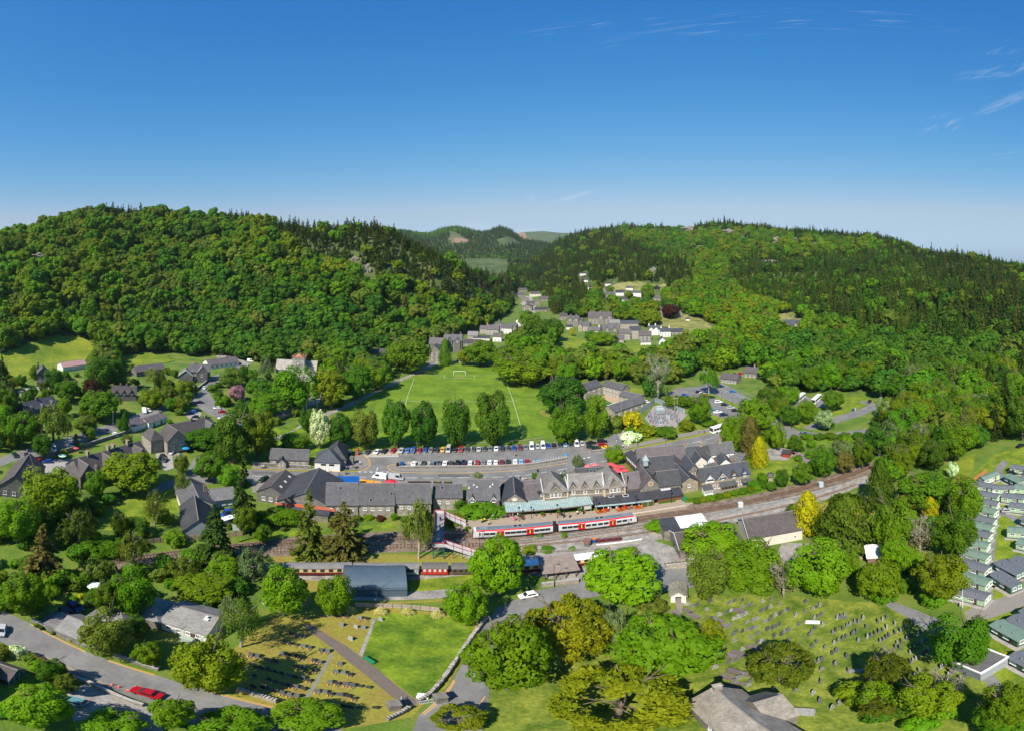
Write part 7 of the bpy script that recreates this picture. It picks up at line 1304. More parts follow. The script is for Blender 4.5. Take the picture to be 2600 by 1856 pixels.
r2=[(590,355),(640,330),(690,305),(455,420),(785,380),(465,530),(515,515),(550,490),(600,470),(640,450),(690,420),(610,580),(650,560),(690,535),(715,515),(790,485),(850,460),(910,425),(1015,380)]
r3=[(810,600),(860,580),(920,550),(980,515),(1050,490),(1090,465),(1010,660),(1060,610),(1090,590),(1140,560),(960,710),(840,655),(790,650)]; r4=[(960,820),(990,800),(1025,775),(1060,755),(1110,720),(1140,700),(1165,675),(1330,870),(1310,885),(1355,845),(1420,930),(1475,905),(1400,965),(1540,1005),(1600,965),(1065,920),(1010,970),(900,1035)]
r5=[(95,840),(350,860),(245,925),(500,940),(230,760),(320,1085),(200,1150),(90,1200),(60,1340),(140,1290),(220,1260)]
graves(r1,O21,'leaning slate headstone in the rows below the brick hut trees','headstones below the brick hut',H_,.6,.1); graves(r2,O21,'slate headstone in the long rows toward the curving lane','headstones toward the curving lane',H_,.65,.08); graves(r3,O21,'grey headstone in the rows left of the large green tree','headstones left of the large tree',H_,.65,.08); graves(r4,O21,'grey headstone in the lowest rows by the bare branched tree','headstones by the bare branched tree',H_,.65,.08); graves(r5,O21,'old tilted headstone in the grass around the bleached dark yew','headstones round the bleached yew',H_,.6,.2)
def slab(x,y,off,l,w,rz,m,label,h=.16,group='flat stone grave slabs'):
 p=P(off[0]+x*.2198,off[1]+y*.2198,.1); p.z=.03; o=MB().box(-w/2,w/2,-l/2,l/2,0,h).box(-w/2-.1,w/2+.1,-l/2-.1,l/2+.1,0,.06).obj('grave_slab',m,None,p,rz); tag(o,label,'grave',group)
sl_m=mat('slab_purple',(.16,.13,.125),.85,.2,2,objvar=.15)
for x,y,l,w,rz in [(300,255,2.0,1.5,.2),(440,232,2.4,.9,.55),(502,288,2.6,1.2,.45),(1037,237,2.4,1.4,.55),(785,340,2.2,1,.6),(845,400,2.4,1.1,.6),(805,717,1.5,1.1,.5)]: slab(x,y,O16,l,w,rz,sl_m,'flat purple slate grave slab in the grass near the lych gate path',group='slabs near the lych gate')
for x,y,l,w,rz,h in [(945,765,2.3,1.2,.5,.5),(1020,732,2.3,1.2,.5,.5),(1203,665,2.2,1.1,.45,.5),(980,950,2.4,1.1,.55,.8),(900,1003,2.3,1.1,.55,.3),(1170,987,2.3,.9,.6,.7),(955,1127,2.4,1.1,.6,.3),(1045,1072,1.6,.7,.7,.12)]: slab(x,y,O16,l,w,rz,sl_m,'raised purple slate chest tomb in the grass between church and yew',h,'chest tombs beside the church')
slab(1880,367,O16,2.4,.9,.85,gs_w,'bright white marble grave slab among the grey headstones',.3,None); slab(325,930,O21,2.4,.8,.9,gs_l,'pale grey flat grave slab beside the bleached yew',.3,None); slab(2215,310,O16,1.8,.8,.8,gs_g,'dark slate slab at the top right of the graves',.2,None); slab(1770,1410,O16,2.6,1.4,.8,gs_l,'speckled chest tomb beside the church transept',.8,None)
for x,y in [(1240,700),(1300,1170)]: pass
# ---------------------------------------------------------------- people
def person_mesh(pose):
 V,E,Rr=[],[],[]
 def v(p,r,par=None):
  V.append(p); Rr.append(r)
  if par is not None: E.append((par,len(V)-1))
  return len(V)-1
 s=pose; pel=v((0,0,.95),.15); ch=v((0,0,1.25),.17,pel); sh=v((0,0,1.42),.13,ch); nk=v((0,0,1.52),.06,sh); hd=v((0,-.02,1.63),.1,nk); v((0,-.02,1.74),.085,hd)
 for k in (-1,1):
  e=v((k*.2,0,1.4),.065,sh); f=v((k*.26,.02*s,1.12),.05,e); h_=v((k*.25,-.12*s,.9),.042,f); v((k*.25,-.15*s,.82),.035,h_)
  hp=v((k*.1,0,.9),.1,pel); kn=v((k*.11,-.1*s*k,.5),.07,hp); an=v((k*.11,.08*s*k,.09),.05,kn); v((k*.12,.08*s*k-.15,.05),.045,an)
 me=bpy.data.meshes.new('figure'); me.from_pydata(V,E,[]); o=bpy.data.objects.new('figure_tmp',me); COL.objects.link(o); md=o.modifiers.new('Skin','SKIN'); md.use_smooth_shade=True
 for i,r in enumerate(Rr): me.skin_vertices[0].data[i].radius=(r,r)
 me.skin_vertices[0].data[0].use_root=True
 dg=bpy.context.evaluated_depsgraph_get(); m2=bpy.data.meshes.new_from_object(o.evaluated_get(dg)); bpy.data.objects.remove(o); m2.name='figure'
 for m in (skin,render_white,mat('trousers',(.03,.035,.06),.9),mat('hair',(.04,.025,.015),.8)): m2.materials.append(m)
 for p in m2.polygons:
  c=p.center; p.material_index=3 if (c.z > 1.68 or (c.z > 1.58 and c.y > .0)) else 0 if (c.z > 1.49 or (c.z < .93 and abs(c.x) > .19)) else 1 if c.z > .95 else 2
 return m2
PM=[person_mesh(.4),person_mesh(1.0),person_mesh(1.5)]
CLO={'white': (.7,.7,.7),'navy': (.015,.02,.06),'red': (.5,.02,.03),'pink': (.7,.06,.2),'teal': (.05,.4,.4),'blue': (.03,.08,.4),'black': (.015,.015,.017),'yellow': (.6,.6,.03),'grey': (.2,.2,.21),'green': (.02,.2,.12),'orange': (.7,.2,.02),'purple': (.2,.03,.2),'pale blue': (.35,.5,.65)}
def person(px,py,top,bot,label,z=.05,group=None):
 p=P(px,py,z); o=link('person',random.choice(PM),None,p,random.uniform(0,6.28)); tag(o,label,'person',group)
 o.material_slots[1].link='OBJECT'; o.material_slots[1].material=mat('top_'+top.replace(' ','_'),CLO[top],.85); o.material_slots[2].link='OBJECT'; o.material_slots[2].material=mat('legs_'+bot.replace(' ','_'),CLO[bot],.9)
 s=random.uniform(.95,1.05); o.scale=(s*1.1,s*1.1,s)
for a in [(664,1188,'white','navy','person in white walking on the pavement below the stone cottage wall',.16),(669,1188,'white','black','person in white and black beside another on the cottage pavement',.16),(674,1188,'grey','black','person in grey walking last of three below the cottage wall',.16),(820,1193,'navy','black','person in navy on the kerb by the white toilets',.16),(855,1188,'navy','navy','person in dark blue at the toilet block corner',.16),(858,1189,'red','red','person in red at the toilet block corner',.16),(880,1192,'teal','black','person in teal standing at the paved corner',.16),(885,1191,'pink','navy','person in pink standing beside the one in teal',.16),(914,1179,'white','blue','person in white and blue near the stone pillar',.16),(826,1201,'grey','black','person in grey crossing the road'),(835,1199,'white','pale blue','person in white crossing the road'),(861,1208,'navy','navy','person in navy standing in the road'),(876,1204,'grey','grey','person in grey at the edge of the road'),(880,1204,'grey','black','person in dark grey beside another on the road'),(911,1147,'white','grey','person in white by the red phone box'),(1309,1158,'orange','black','person in orange walking across the car park'),(1566,1120,'blue','white','person in blue walking down the footpath'),(1582,1136,'white','navy','person with a white hat at the road crossing',.16),(1775,1098,'pale blue','navy','person in pale blue on the road verge'),(1788,1099,'purple','purple','person in purple on the road verge'),
          (1224,1327,'yellow','navy','railway worker in a yellow vest left of another on the platform',.92),(1230,1325,'yellow','black','railway worker in a yellow vest facing the train',.92),(1241,1332,'yellow','navy','railway worker in a yellow vest nearest the train nose',.92),(1291,1310,'orange','grey','person in orange under the canopy edge',.92),(1302,1311,'white','grey','person in white under the canopy edge',.92),(1315,1311,'white','navy','person in white and navy beside the canopy post',.92),(1307,1322,'pink','pink','person in bright pink on the platform',.92),(1328,1320,'black','black','person in black beside the clay tub',.92),(1426,1310,'navy','black','person in navy by the middle of the canopy',.92),(1432,1314,'navy','navy','person in dark blue near the second coach',.92),(1466,1306,'white','navy','person in white sitting by the clay tub',.92),(1476,1297,'white','black','person in white at the platform menu board',.92),(1482,1305,'black','black','person in black at the platform menu board',.92),(1446,1314,'grey','black','person in grey near the train roof',.92),(1545,1296,'white','navy','person in white at the orange platform tables',.92),(1565,1295,'white','black','person in white at the right orange tables',.92),(1585,1290,'red','black','person in red by the veranda windows',.92),
          (1424,1207,'white','black','person in white in the cafe crowd by the road',.06),(1431,1209,'green','green','person in green in the cafe crowd',.06),(1433,1202,'black','white','person in black in the cafe crowd',.06),(1427,1213,'black','black','person in black standing lowest in the cafe crowd',.06),(1442,1212,'white','white','person in white beside the cafe roof',.06),(1446,1210,'white','navy','person in white and navy beside the cafe roof',.06),(1365,1199,'black','black','cyclist in black on the main road',.06),(1310,1222,'white','grey','person in white on the station terrace',.06),(1328,1221,'white','black','person seated in white on the station terrace',.06),(1336,1220,'white','navy','person in white further along the terrace',.06),(1602,1186,'pink','pink','person in pink under the coral parasols',.06),(1117,1343,'navy','black','person in navy crossing the footbridge',4.62),(1118,1322,'black','navy','person in black crossing the footbridge',4.62),(1131,1385,'navy','navy','person in navy coming down the footbridge stairs',3.6),(675,1214,'red','pink','person in pink by the dark parked car',.05)]: person(*a[:5],*(a[5:] or (.05,)))
# ---------------------------------------------------------------- street furniture and small things
def parasol(px,py,m,label,r=1.6,h=2.4,z=.05,group=None):
 t=thing('parasol',label,'parasol',P(px,py,h+z),0,group); t.location.z=z; n=8; V=[(r*math.cos(2*math.pi*i/n+.3),r*math.sin(2*math.pi*i/n+.3),h) for i in range(n)]
 mb=MB().add(V+[(0,0,h+.55)]+[(x*.98,y*.98,h-.03) for x,y,_ in V]+[(0,0,h+.5)],[(i,(i+1)%n,n) for i in range(n)]+[(n+1+(i+1)%n,n+1+i,2*n+1) for i in range(n)]+[(i,n+1+i,n+1+(i+1)%n,(i+1)%n) for i in range(n)]); link('cover',mb.mesh('cover',m),t); link('pole',MB().tube((0,0,0),(0,0,h+.6),.04,.04,6).mesh('pole',wood),t)
pale_coral=mat('pale_coral',(.55,.16,.16),.85,.06,1)
for x,y,m,l in [(1491,1182,pale_coral,'faded coral parasol first from the willow over the cafe roof'),(1511,1179,pale_coral,'faded coral parasol second from the willow'),(1551,1177,pink_cloth,'coral parasol under the lime green street tree'),(1562,1182,pink_cloth,'coral parasol in the middle of the cafe cluster'),(1579,1184,pink_cloth,'coral parasol beside the restaurant steps'),(1565,1190,pink_cloth,'small coral parasol at the low edge of the cluster'),(1571,1195,pink_cloth,'coral parasol lowest in the cafe cluster'),(1587,1193,pink_cloth,'large coral parasol right of the cafe cluster'),(992,1223,mat('red_cloth',(.55,.03,.05),.85,.05,1),'red parasol on the shop terrace by the road')]: parasol(x,y,m,l,1.5 if x > 1100 else 2.1,2.5)
parasol(158,1156,mat('mint_cloth',(.45,.7,.5),.85),'mint green parasol in the village garden',1.7,2.2); parasol(193,1137,pink_cloth,'red parasol beside the narrow clipped cypress',1.2,2.2); parasol(243,1488,mat('white_cloth',(.75,.76,.78),.85),'white parasol in the sheltered garden',1.8,2.2); parasol(471,1137,mat('blue_cloth',(.02,.25,.5),.85),'bright blue parasol beside the stone villa',1.7,2.2); parasol(983,1225,mat('red_flag',(.5,.05,.06),.85),'closed red parasol on the shop terrace',.35,2.2) if False else None
def bench(px,py,rz,m,label,z=.05,w=1.8,legs=True,name='bench'):
 t=thing(name,label,'bench',P(px,py,z),rz); link('seat',MB().box(-w/2,w/2,-.25,.2,.4,.46).mesh('seat',m),t); link('backrest',MB().box(-w/2,w/2,.2,.26,.5,.95).mesh('backrest',m),t)
 for s in (-1,1): link('leg',MB().box(s*w*.42-.04,s*w*.42+.04,-.22,.24,0,.4).mesh('leg',black),t)
bench(936,1679,-.55,green_p,'dark green bench at the edge of the long grass',w=2.4)
def picnic(px,py,rz,m,label,z):
 t=thing('picnic_table',label,'table',P(px,py,z),rz,'picnic tables on the platform'); link('tabletop',MB().box(-.9,.9,-.35,.35,.7,.76).mesh('tabletop',m),t)
 for s in (-1,1): link('seat',MB().box(-.9,.9,s*.7-.14,s*.7+.14,.42,.47).mesh('seat',m),t); link('leg',MB().prism([(-.7,0),(-.6,0),(-.1,.7),(.1,.7),(.6,0),(.7,0),(.2,.7),(-.2,.7)],s*.6-.04,s*.6+.04,'x').mesh('leg',wood_dark),t)
for x,y,m,l in [(1520,1301,orange,'orange picnic table leftmost outside the platform veranda'),(1529,1300,orange,'orange picnic table second outside the veranda'),(1539,1297,mat('red_orange',(.6,.06,.02),.6),'red picnic table with people outside the veranda'),(1572,1296,orange,'orange picnic table right of the red one'),(1580,1294,orange,'orange picnic table nearest the red cloth table'),(1588,1291,red,'red clothed table by the veranda'),(1598,1291,wood,'brown table beside the red clothed one'),(1616,1290,orange,'orange table beside the green screens'),(1625,1289,orange,'orange table touching the green screens')]: picnic(x,y,.15,m,l,.92)
for x,y,l in [(1637,1287,'dark green screen panel left of its pair on the platform'),(1653,1284,'dark green screen panel right of its pair on the platform')]:
 t=thing('screen',l,'screen',P(x,y,.92),.12); link('panel',MB().box(-.85,.85,-.05,.05,.1,1.9).mesh('panel',mat('olive_screen',(.06,.09,.03),.7)),t); [link('frame_post',MB().box(a,a+.09,-.07,.07,0,2).mesh('frame_post',mat('brass',(.5,.35,.08),.5)),t) for a in (-.95,.86)]
t=thing('menu_board','teal framed menu board beside the canopy end','board',P(1492,1296,.92),.1); link('board',MB().box(-1,1,-.04,.04,.6,1.9).mesh('board',mat('board_print',(.5,.55,.5),.6,.4,4,(.6,.4,.3))),t); link('frame',MB().box(-1.15,-1.01,-.08,.08,0,2.1).box(1.01,1.15,-.08,.08,0,2.1).box(-1.0,1.0,-.07,.07,1.92,2.1).mesh('frame',mat('turq',(.02,.45,.45),.5)),t)
for x,y,l in [(1322,1315,'potted shrub in a clay tub left on the platform'),(1377,1311,'potted shrub in a clay tub second on the platform'),(1418,1306,'potted shrub in a clay tub third on the platform'),(1471,1300,'potted shrub in a clay tub nearest the menu board')]:
 t=thing('potted_shrub',l,'pot plant',P(x,y,.92)); link('tub',MB().tube((0,0,0),(0,0,.6),.5,.65,10).mesh('tub',pot),t); link('foliage',CROWN['bush'][0],t,(0,0,1.1),0,(.6,.6,.7)) if 'CROWN' in globals() else None
def lamp(px,py,h,label,z=.05,arm=True,m=None,group=None):
 t=thing('street_lamp',label,'lamp post',P(px,py,z),random.uniform(-.2,.2),group); m=m or mat('lamp_dark',(.02,.025,.03),.5); link('post',MB().tube((0,0,0),(0,0,h),.09,.05,7).mesh('post',m),t); link('lantern',(MB().box(-.2,.2,-.2,.2,h,h+.45,0,-.06,-.06) if not arm else MB().tube((0,0,h),(.9,0,h+.2),.04,.04,5).box(.6,1.3,-.12,.12,h+.15,h+.28)).mesh('lantern',m),t)
for a in [(1227,1324,5,'black lamp post by the dragon like sculpture',.92,False),(1318,1322,5,'black lamp post left of the canopy middle',.92,False),(1349,1316,4.2,'black lamp post at the canopy front',.92,False),(1415,1315,5,'black lamp post before the canopy right half',.92,False),(1515,1302,5,'black lamp post at the canopy end',.92,False),(1615,1292,5,'black lamp post by the orange tables',.92,False),(1704,1277,5,'black lamp post at the dark end of the veranda',.92,False),(1321,1236,4,'black lamp post on the station terrace',.05,False),(1360,1238,4,'black lamp post behind the station store',.05,False),(1217,1390,6,'thin grey post beside the train nose',.05,True),(1407,1490,8,'tall lamp post in the station yard in front of the shelter',.05,True),(1345,1496,6,'white lamp arm over the white roofed carriage',.05,True),(1832,1021,6,'grey lamp post in the car park near the divider',.05,True),(1860,1028,6,'grey lamp post at the grass divider',.05,True),(2010,1090,6,'grey lamp post at the lane junction',.05,True),(1690,1150,6,'grey lamp post beside the main road',.05,True),(1619,1133,6,'grey lamp post near the restaurant gable',.05,True),(860,1190,7,'street lamp with crossed arms behind the white toilets',.16,True),(716,1035,6,'grey lamp post on the lane below the church',.05,True),(783,1034,6,'grey lamp post right of the church oak',.05,True)]: lamp(*a)
def pole(px,py,h,label,cross=True):
 t=thing('utility_pole',label,'pole',P(px,py,0)); link('post',MB().tube((0,0,0),(0,0,h),.13,.09,7).mesh('post',wood_grey),t)
 if cross: link('crossarm',MB().box(-.7,.7,-.06,.06,h-.5,h-.38).mesh('crossarm',wood_grey),t)
for a in [(287,1085,9,'wooden pole leaning over the village street'),(119,1141,9,'wooden pole by the white van',False),(492,1010,8,'wooden pole at the street mouth'),(1577,1062,9,'wooden pole in front of the visitor centre',False),(1712,1055,11,'tall wooden pole, left of the substation pair'),(1720,1058,11,'tall wooden pole, right of the substation pair'),(1742,1022,8,'wooden pole in the grass beside the car park',False),(450,1227,6,'white and green flag pole by the weeping tree',False)]: pole(*a)
b=MB().box(-1.6,1.6,-.1,.1,10.2,10.4); tag(b.obj('pole_crossbar',wood_grey,None,P(1716,1057,0)),'crossbar joining the two tall substation poles','pole')
# electricity substation: transformer, busbar frames, insulator posts
t=thing('transformer','blue grey transformer with cooling fins inside the substation','transformer',P(1675,1050,0)); tm=mat('transformer_grey',(.38,.46,.48),.5,.08,1)
link('tank',MB().box(-2,2,-1.4,1.4,.4,3.2).mesh('tank',tm),t)
for i in range(8): link('cooling_fin',MB().box(-1.9+i*.5,-1.7+i*.5,-2.2,-1.45,.6,2.9).mesh('cooling_fin',tm),t)
for i in range(3): link('bushing',MB().tube((-1.2+i*1.2,0,3.2),(-1.2+i*1.2,0,4.3),.16,.09,8).mesh('bushing',mat('porcelain',(.5,.5,.52),.3)),t)
link('conservator',MB().tube((-1.5,1,3.9),(1.2,1,3.9),.4,.4,10).mesh('conservator',tm),t)
t=thing('transformer','small pale blue transformer kiosk at the front of the substation','transformer',P(1676,1076,0)); link('tank',MB().box(-.9,.9,-.7,.7,0,2.2).mesh('tank',tm),t); link('louvre',MB().box(-.6,.6,-.74,-.7,.5,1.8).mesh('louvre',mat('louvre_blue',(.12,.2,.28),.5)),t); link('lid',MB().box(-1,1,-.8,.8,2.2,2.3).mesh('lid',tm),t)
t=thing('transformer','pale grey switch cabinet in the middle of the substation','transformer',P(1695,1063,0)); link('tank',MB().box(-.8,.8,-.6,.6,0,2).mesh('tank',mat('cabinet',(.5,.56,.6),.5)),t); link('lid',MB().box(-.9,.9,-.7,.7,2,2.1).mesh('lid',tm),t)
IPOST=MB().box(-.1,.1,-.1,.1,0,2.4).mesh('support',steel); INS=MB().tube((0,0,2.4),(0,0,3.4),.2,.13,6).box(-.35,.35,-.08,.08,3.4,3.55).mesh('insulator',mat('insulator_grey',(.2,.2,.23),.4))
k=0
for i in range(13):
 for j in range(6):
  f,g=(i+.5)/13,(j+.5)/6; px=1641+f*74+g*14-(1-f)*g*6; py=1058+g*22-math.sin(math.pi*f)*16*(1-g)+random.uniform(-1.2,1.2)
  if random.random() < .25 or math.hypot(px-1675,(py-1050)*1.5) < 14: continue
  t=thing('insulator_post','grey insulator on a steel post in the fenced substation yard','insulator',P(px+random.uniform(-1.5,1.5),py),random.uniform(0,1.5),'insulator posts in the substation'); link('support',IPOST,t); link('insulator',INS,t)
# goal, phone box, stone pillar, bins, cones, kiosks, signs
a,b_,L,rz=oriented((1151.5,952),(1181.5,952),0); t=thing('football_goal','white football goal at the far end of the pitch','goal',a,rz); q_=mat('goal_white',(.85,.85,.85),.5); hg=2.7
link('goal_post',MB().box(-.09,.09,-.09,.09,0,hg).mesh('goal_post',q_),t); link('goal_post',MB().box(L-.09,L+.09,-.09,.09,0,hg).mesh('goal_post',q_),t); link('crossbar',MB().box(-.09,L+.09,-.09,.09,hg,hg+.18).mesh('crossbar',q_),t)
t=thing('phone_box','red telephone box at the car park entrance','phone box',P(908,1154,.1)); link('body',MB().box(-.55,.55,-.55,.55,0,2.4).box(-.6,.6,-.6,.6,2.4,2.6).mesh('body',red),t); link('dome',MB().box(-.5,.5,-.5,.5,2.6,2.85,0,.15,.15).mesh('dome',red),t);
for dx,dy in ((0,-.56),(.56,0),(-.56,0)): link('glazing',MB().box(-.4 if dx == 0 else dx-.02,.4 if dx == 0 else dx+.02,dy-.02 if dx == 0 else -.4,dy+.02 if dx == 0 else .4,.5,2.1).mesh('glazing',mat('grey_glass',(.2,.16,.16),.2)),t)
t=thing('stone_pillar','square stone pillar on the paved corner','pillar',P(894,1176,.13)); link('shaft',MB().box(-.7,.7,-.7,.7,0,3).mesh('shaft',stone_wall),t); link('cap',MB().box(-.8,.8,-.8,.8,3,3.2).mesh('cap',stone_dark),t)
t=thing('stone_plinth','low round stone plinth beside the square pillar','plinth',P(900,1188,.13)); link('base',MB().tube((0,0,0),(0,0,1),1.0,.9,10).mesh('base',stone_dark),t); link('top',MB().tube((0,0,1),(0,0,1.15),1.0,1.0,10).mesh('top',stone_wall),t)
def binn(px,py,m,label,w=.5,h=1.2,z=.05,name='waste_bin',cat='bin'): t=thing(name,label,cat,P(px,py,z),random.uniform(-.3,.3)); link('body',MB().box(-w,w,-w*.8,w*.8,0,h,0,-.04,-.04).mesh('body',m),t); link('lid',MB().box(-w-.08,w+.08,-w*.8-.08,w*.8+.08,h,h+.12).mesh('lid',m),t)
for a in [(888,1156,blue_p,'blue bin beside the phone box railing'),(1010,1183,black,'black litter bin at the end of the lower car row'),(1021,1181,blue_p,'blue bottle bank at the lower car row',.6,1.4),(1630,1027,mat('lime_bin',(.2,.5,.02),.5),'lime green bin store with a yellow lid behind the visitor centre',1.3,1.3),(1737,1271,green_p,'green bin at the end of the platform',.6,1.3,.9),(1764,1233,red,'red parcel like post box behind the terrace hedge',.5,1.4),(1743,1238,black,'black wheeled bin with a red lid beside the gable',.7,1.1),(1751,1238,black,'black wheeled bin with a white lid beside the gable',.6,1.1),(1477,1090,green_p,'dark green bin under the pitch corner trees',.5,1.2),(1437,1156,mat('sign_blue',(.05,.3,.6),.5),'blue sign at the end of the striped bays',.5,.6),(1365,1171,mat('cyan_mark',(.1,.4,.65),.6),'blue box in the striped bays',.5,.4),(2167,1043,blue_p,'blue bin beside the lane island',.5,1.3),(2170,1042,mat('tan_bin',(.5,.4,.28),.7),'tan bin beside the blue one',.5,1.2),(1880,1287,mat('relay_grey',(.55,.58,.58),.6),'white railway cabinet with a red top beside the main track',.7,1.8),(2084,1235,mat('relay_blue',(.42,.52,.55),.6),'pale blue railway cabinet beside the main track',.7,1.8),(1074,1770,white,'small white sign board near the cemetery gate',.7,.5),(888,1150,white,'white board on the grass beside the phone box',.6,1.0)]: binn(*a)
CONE=MB().box(-.25,.25,-.25,.25,0,.05).tube((0,0,.05),(0,0,.75),.2,.05,8).mesh('cone_body',mat('cone_orange',(.75,.09,.02),.6))
for i,(x,y) in enumerate([(285,1739),(302,1745),(324,1753)]):
 t=thing('traffic_cone','orange traffic cone on the lower street, '+['farthest from','second from','closest to'][i]+' the red car','traffic cone',P(x,y,.05)); link('cone_body',CONE,t); link('band',MB().tube((0,0,.38),(0,0,.52),.135,.1,8).mesh('band',white),t)
for i,(x,y) in enumerate([(1487,1133),(1490,1139),(1496,1147)]):
 t=thing('traffic_cone','orange and white cone '+['first','second','third'][i]+' from the silver car at the bay end','traffic cone',P(x,y,.05)); link('cone_body',CONE,t); link('band',MB().tube((0,0,.38),(0,0,.52),.135,.1,8).mesh('band',white),t)
# orange flower trough on the shop terrace, tables and chairs
t=thing('flower_trough','wide trough of orange flowers behind the first slate shop','planter',P(940,1229,.05)); link('box',MB().box(-4,4,-.9,.9,0,.8).mesh('box',mat('brass',(.5,.35,.08))),t); link('flowers',MB().box(-3.8,-1.4,-.8,.8,.8,1.3).box(-1.2,1.2,-.8,.8,.8,1.35).box(1.4,3.8,-.8,.8,.8,1.3).mesh('flowers',mat('orange_flower',(.8,.3,.02),.8,.25,4)),t)
for i in range(7):
 x=1040+i*8; t=thing('terrace_table','brown table with chairs on the long shop terrace by the road','table',P(x,1226,.05),0,'tables on the shop terrace'); link('tabletop',MB().box(-.6,.6,-.4,.4,.7,.75).mesh('tabletop',wood_dark),t)
 for s in (-1,1): link('leg',MB().box(s*.5-.04,s*.5+.04,-.3,.3,0,.7).mesh('leg',black),t)
for x,l in ((1110,'dark bench box left of its pair at the road edge'),(1137,'dark bench box right of its pair at the road edge')):
 t=thing('planter_box',l,'planter',P(x,1226,.05)); link('box',MB().box(-1.2,1.2,-.5,.5,0,.8).mesh('box',mat('dark_olive',(.03,.035,.02),.7)),t); link('soil',MB().box(-1.1,1.1,-.4,.4,.8,.85).mesh('soil',mat('moss_top',(.2,.16,.05),.9)),t)
# sculpture, gate, flagpole, sign, rocks
t=thing('dragon_sculpture','long grey patchwork dragon sculpture on the platform','sculpture',P(1262,1312,.92),.06)
dm=mat('patchwork',(.3,.3,.29),.7,.5,5,(.5,.48,.45)); mb=MB()
for i in range(12): f,g=i/12,(i+1)/12; mb.tube((-3+6*f,.15*math.sin(i),.8+.1*math.sin(i*1.3)),(-3+6*g,.15*math.sin(i+1),.8+.1*math.sin((i+1)*1.3)),.3+.35*math.sin(math.pi*f),.3+.35*math.sin(math.pi*g),8)
link('trunk_body',mb.mesh('trunk_body',dm),t); link('muzzle',MB().tube((3,0,.8),(3.9,0,.7),.45,.2,8).mesh('muzzle',mat('muzzle_red',(.45,.12,.1),.7)),t)
for x in (-2,-.8,.9,2): link('leg',MB().tube((x,-.3,0),(x,-.2,.7),.18,.22,6).tube((x,.3,0),(x,.2,.7),.18,.22,6).mesh('leg',dm),t)
t=thing('cemetery_gate','white iron gate between two stone pillars at the path end','gate',P(1060,1790)); rz=.55
for dx in (-3.0,3.0): link('gate_pillar',MB().box(-.75,.75,-.75,.75,0,2).box(-.85,.85,-.85,.85,2,2.2).mesh('gate_pillar',stone_wall),t,(dx*math.cos(rz),dx*math.sin(rz),0),rz)
g=MB()
for i in range(9): g.box(.3+i*.22,.33+i*.22,-.02,.02,.1,1.3)
g.box(.25,2.15,-.03,.03,1.25,1.32).box(.25,2.15,-.03,.03,.15,.22); link('gate_leaf',g.mesh('gate_leaf',mat('gate_white',(.6,.62,.68),.5)),t,(0,0,0),rz); g=link('gate_leaf',bpy.data.meshes['gate_leaf'],t,(-2.2*math.cos(rz),-2.2*math.sin(rz),0),rz+1.2)
t=thing('flagpole','white flagpole beside the end caravan of the column','flagpole',P(2444,1545)); link('pole',MB().tube((0,0,0),(0,0,7),.08,.05,7).mesh('pole',white),t); link('base',MB().tube((0,0,0),(0,0,.25),.3,.3,8).mesh('base',mat('base_blue',(.1,.14,.3),.6)),t)
t=thing('notice_board','white notice board lying beside the flagpole','sign',P(2438,1539),.5); link('board',MB().box(-.6,.6,-.05,.05,.3,1).mesh('board',white),t); link('leg',MB().box(-.5,.5,-.04,.04,0,.29).mesh('leg',wood_dark),t)
def rock(px,py,w,hgt,label,seed,ter=True,m=None):
 rr=np.random.default_rng(seed); bm=bmesh.new(); bmesh.ops.create_icosphere(bm,subdivisions=4,radius=1); p=PT(px,py,1); r=math.hypot(p.x,p.y); W_=R(w/2/S)*r; H_=R(hgt/2/S)*r; f=rr.uniform(1.5,3.5,3); ph=rr.uniform(0,6,3)
 for v in bm.verts:
  c=v.co; k=1+.22*math.sin(c.x*f[0]*2+ph[0])*math.sin(c.z*f[1]*2+ph[1])+.12*math.sin(c.x*9+c.y*7+ph[2])+.1*math.floor(math.sin(c.z*7+c.x*2)*2)*.5+rr.uniform(-.05,.05); v.co=(c.x*W_*k,c.y*W_*.5*k,c.z*H_*k*(1 if c.z < .2 else .7))
 me=bpy.data.meshes.new('rock_outcrop'); bm.to_mesh(me); bm.free(); me.materials.append(m or mat('pale_rock',(.27,.24,.2),.95,.35,.12,(.17,.155,.13),.8)); o=link('rock_outcrop',me,None,p,-math.atan2(p.x,p.y)); tag(o,label,'rock'); FOOTP.append((p.x,p.y,W_*.35)); CLEAR.append((px-w*.3,py-hgt*.3,px+w*.3,py+hgt*.3))
for i,a in enumerate([(1748,584,38,20,'rounded pale crag on the skyline of the right hill'),(1848,590,34,20,'pale crag second on the skyline of the right hill'),(1885,596,16,22,'thin pale crag streak beside the second skyline crag'),(1967,612,32,26,'largest pale crag below the right skyline'),(2022,612,22,14,'small pale crag right of the largest one'),(2068,622,22,12,'farthest right pale crag on the hill'),(1950,664,44,9,'long low rock band across the right hill'),(1775,627,22,8,'small rock ledge in the broadleaf slope'),(1990,672,14,6,'small rock beside the long low band'),(98,652,34,22,'pale cliff face on the left hillside'),(15,658,12,16,'small pale cliff at the left edge'),(928,690,26,44,'pinkish scree face below the dark conifers'),(902,660,20,16,'reddish rock at the top of the scree'),(1658,688,20,22,'grey scree below the chalets conifers')]): rock(*a,i+3)
t=thing('paddling_table','white oval basin on the lawn by the maple','basin',P(678,1531)); link('basin',MB().tube((0,0,0),(0,0,.6),.9,1.1,14).mesh('basin',white),t); link('water',MB().tube((0,0,.6),(0,0,.62),.95,.95,14).mesh('water',mat('dark_water',(.03,.05,.06),.1)),t)
t=thing('toddler_slide','red and white sheep scratching post','post',P(0,0)) if False else None
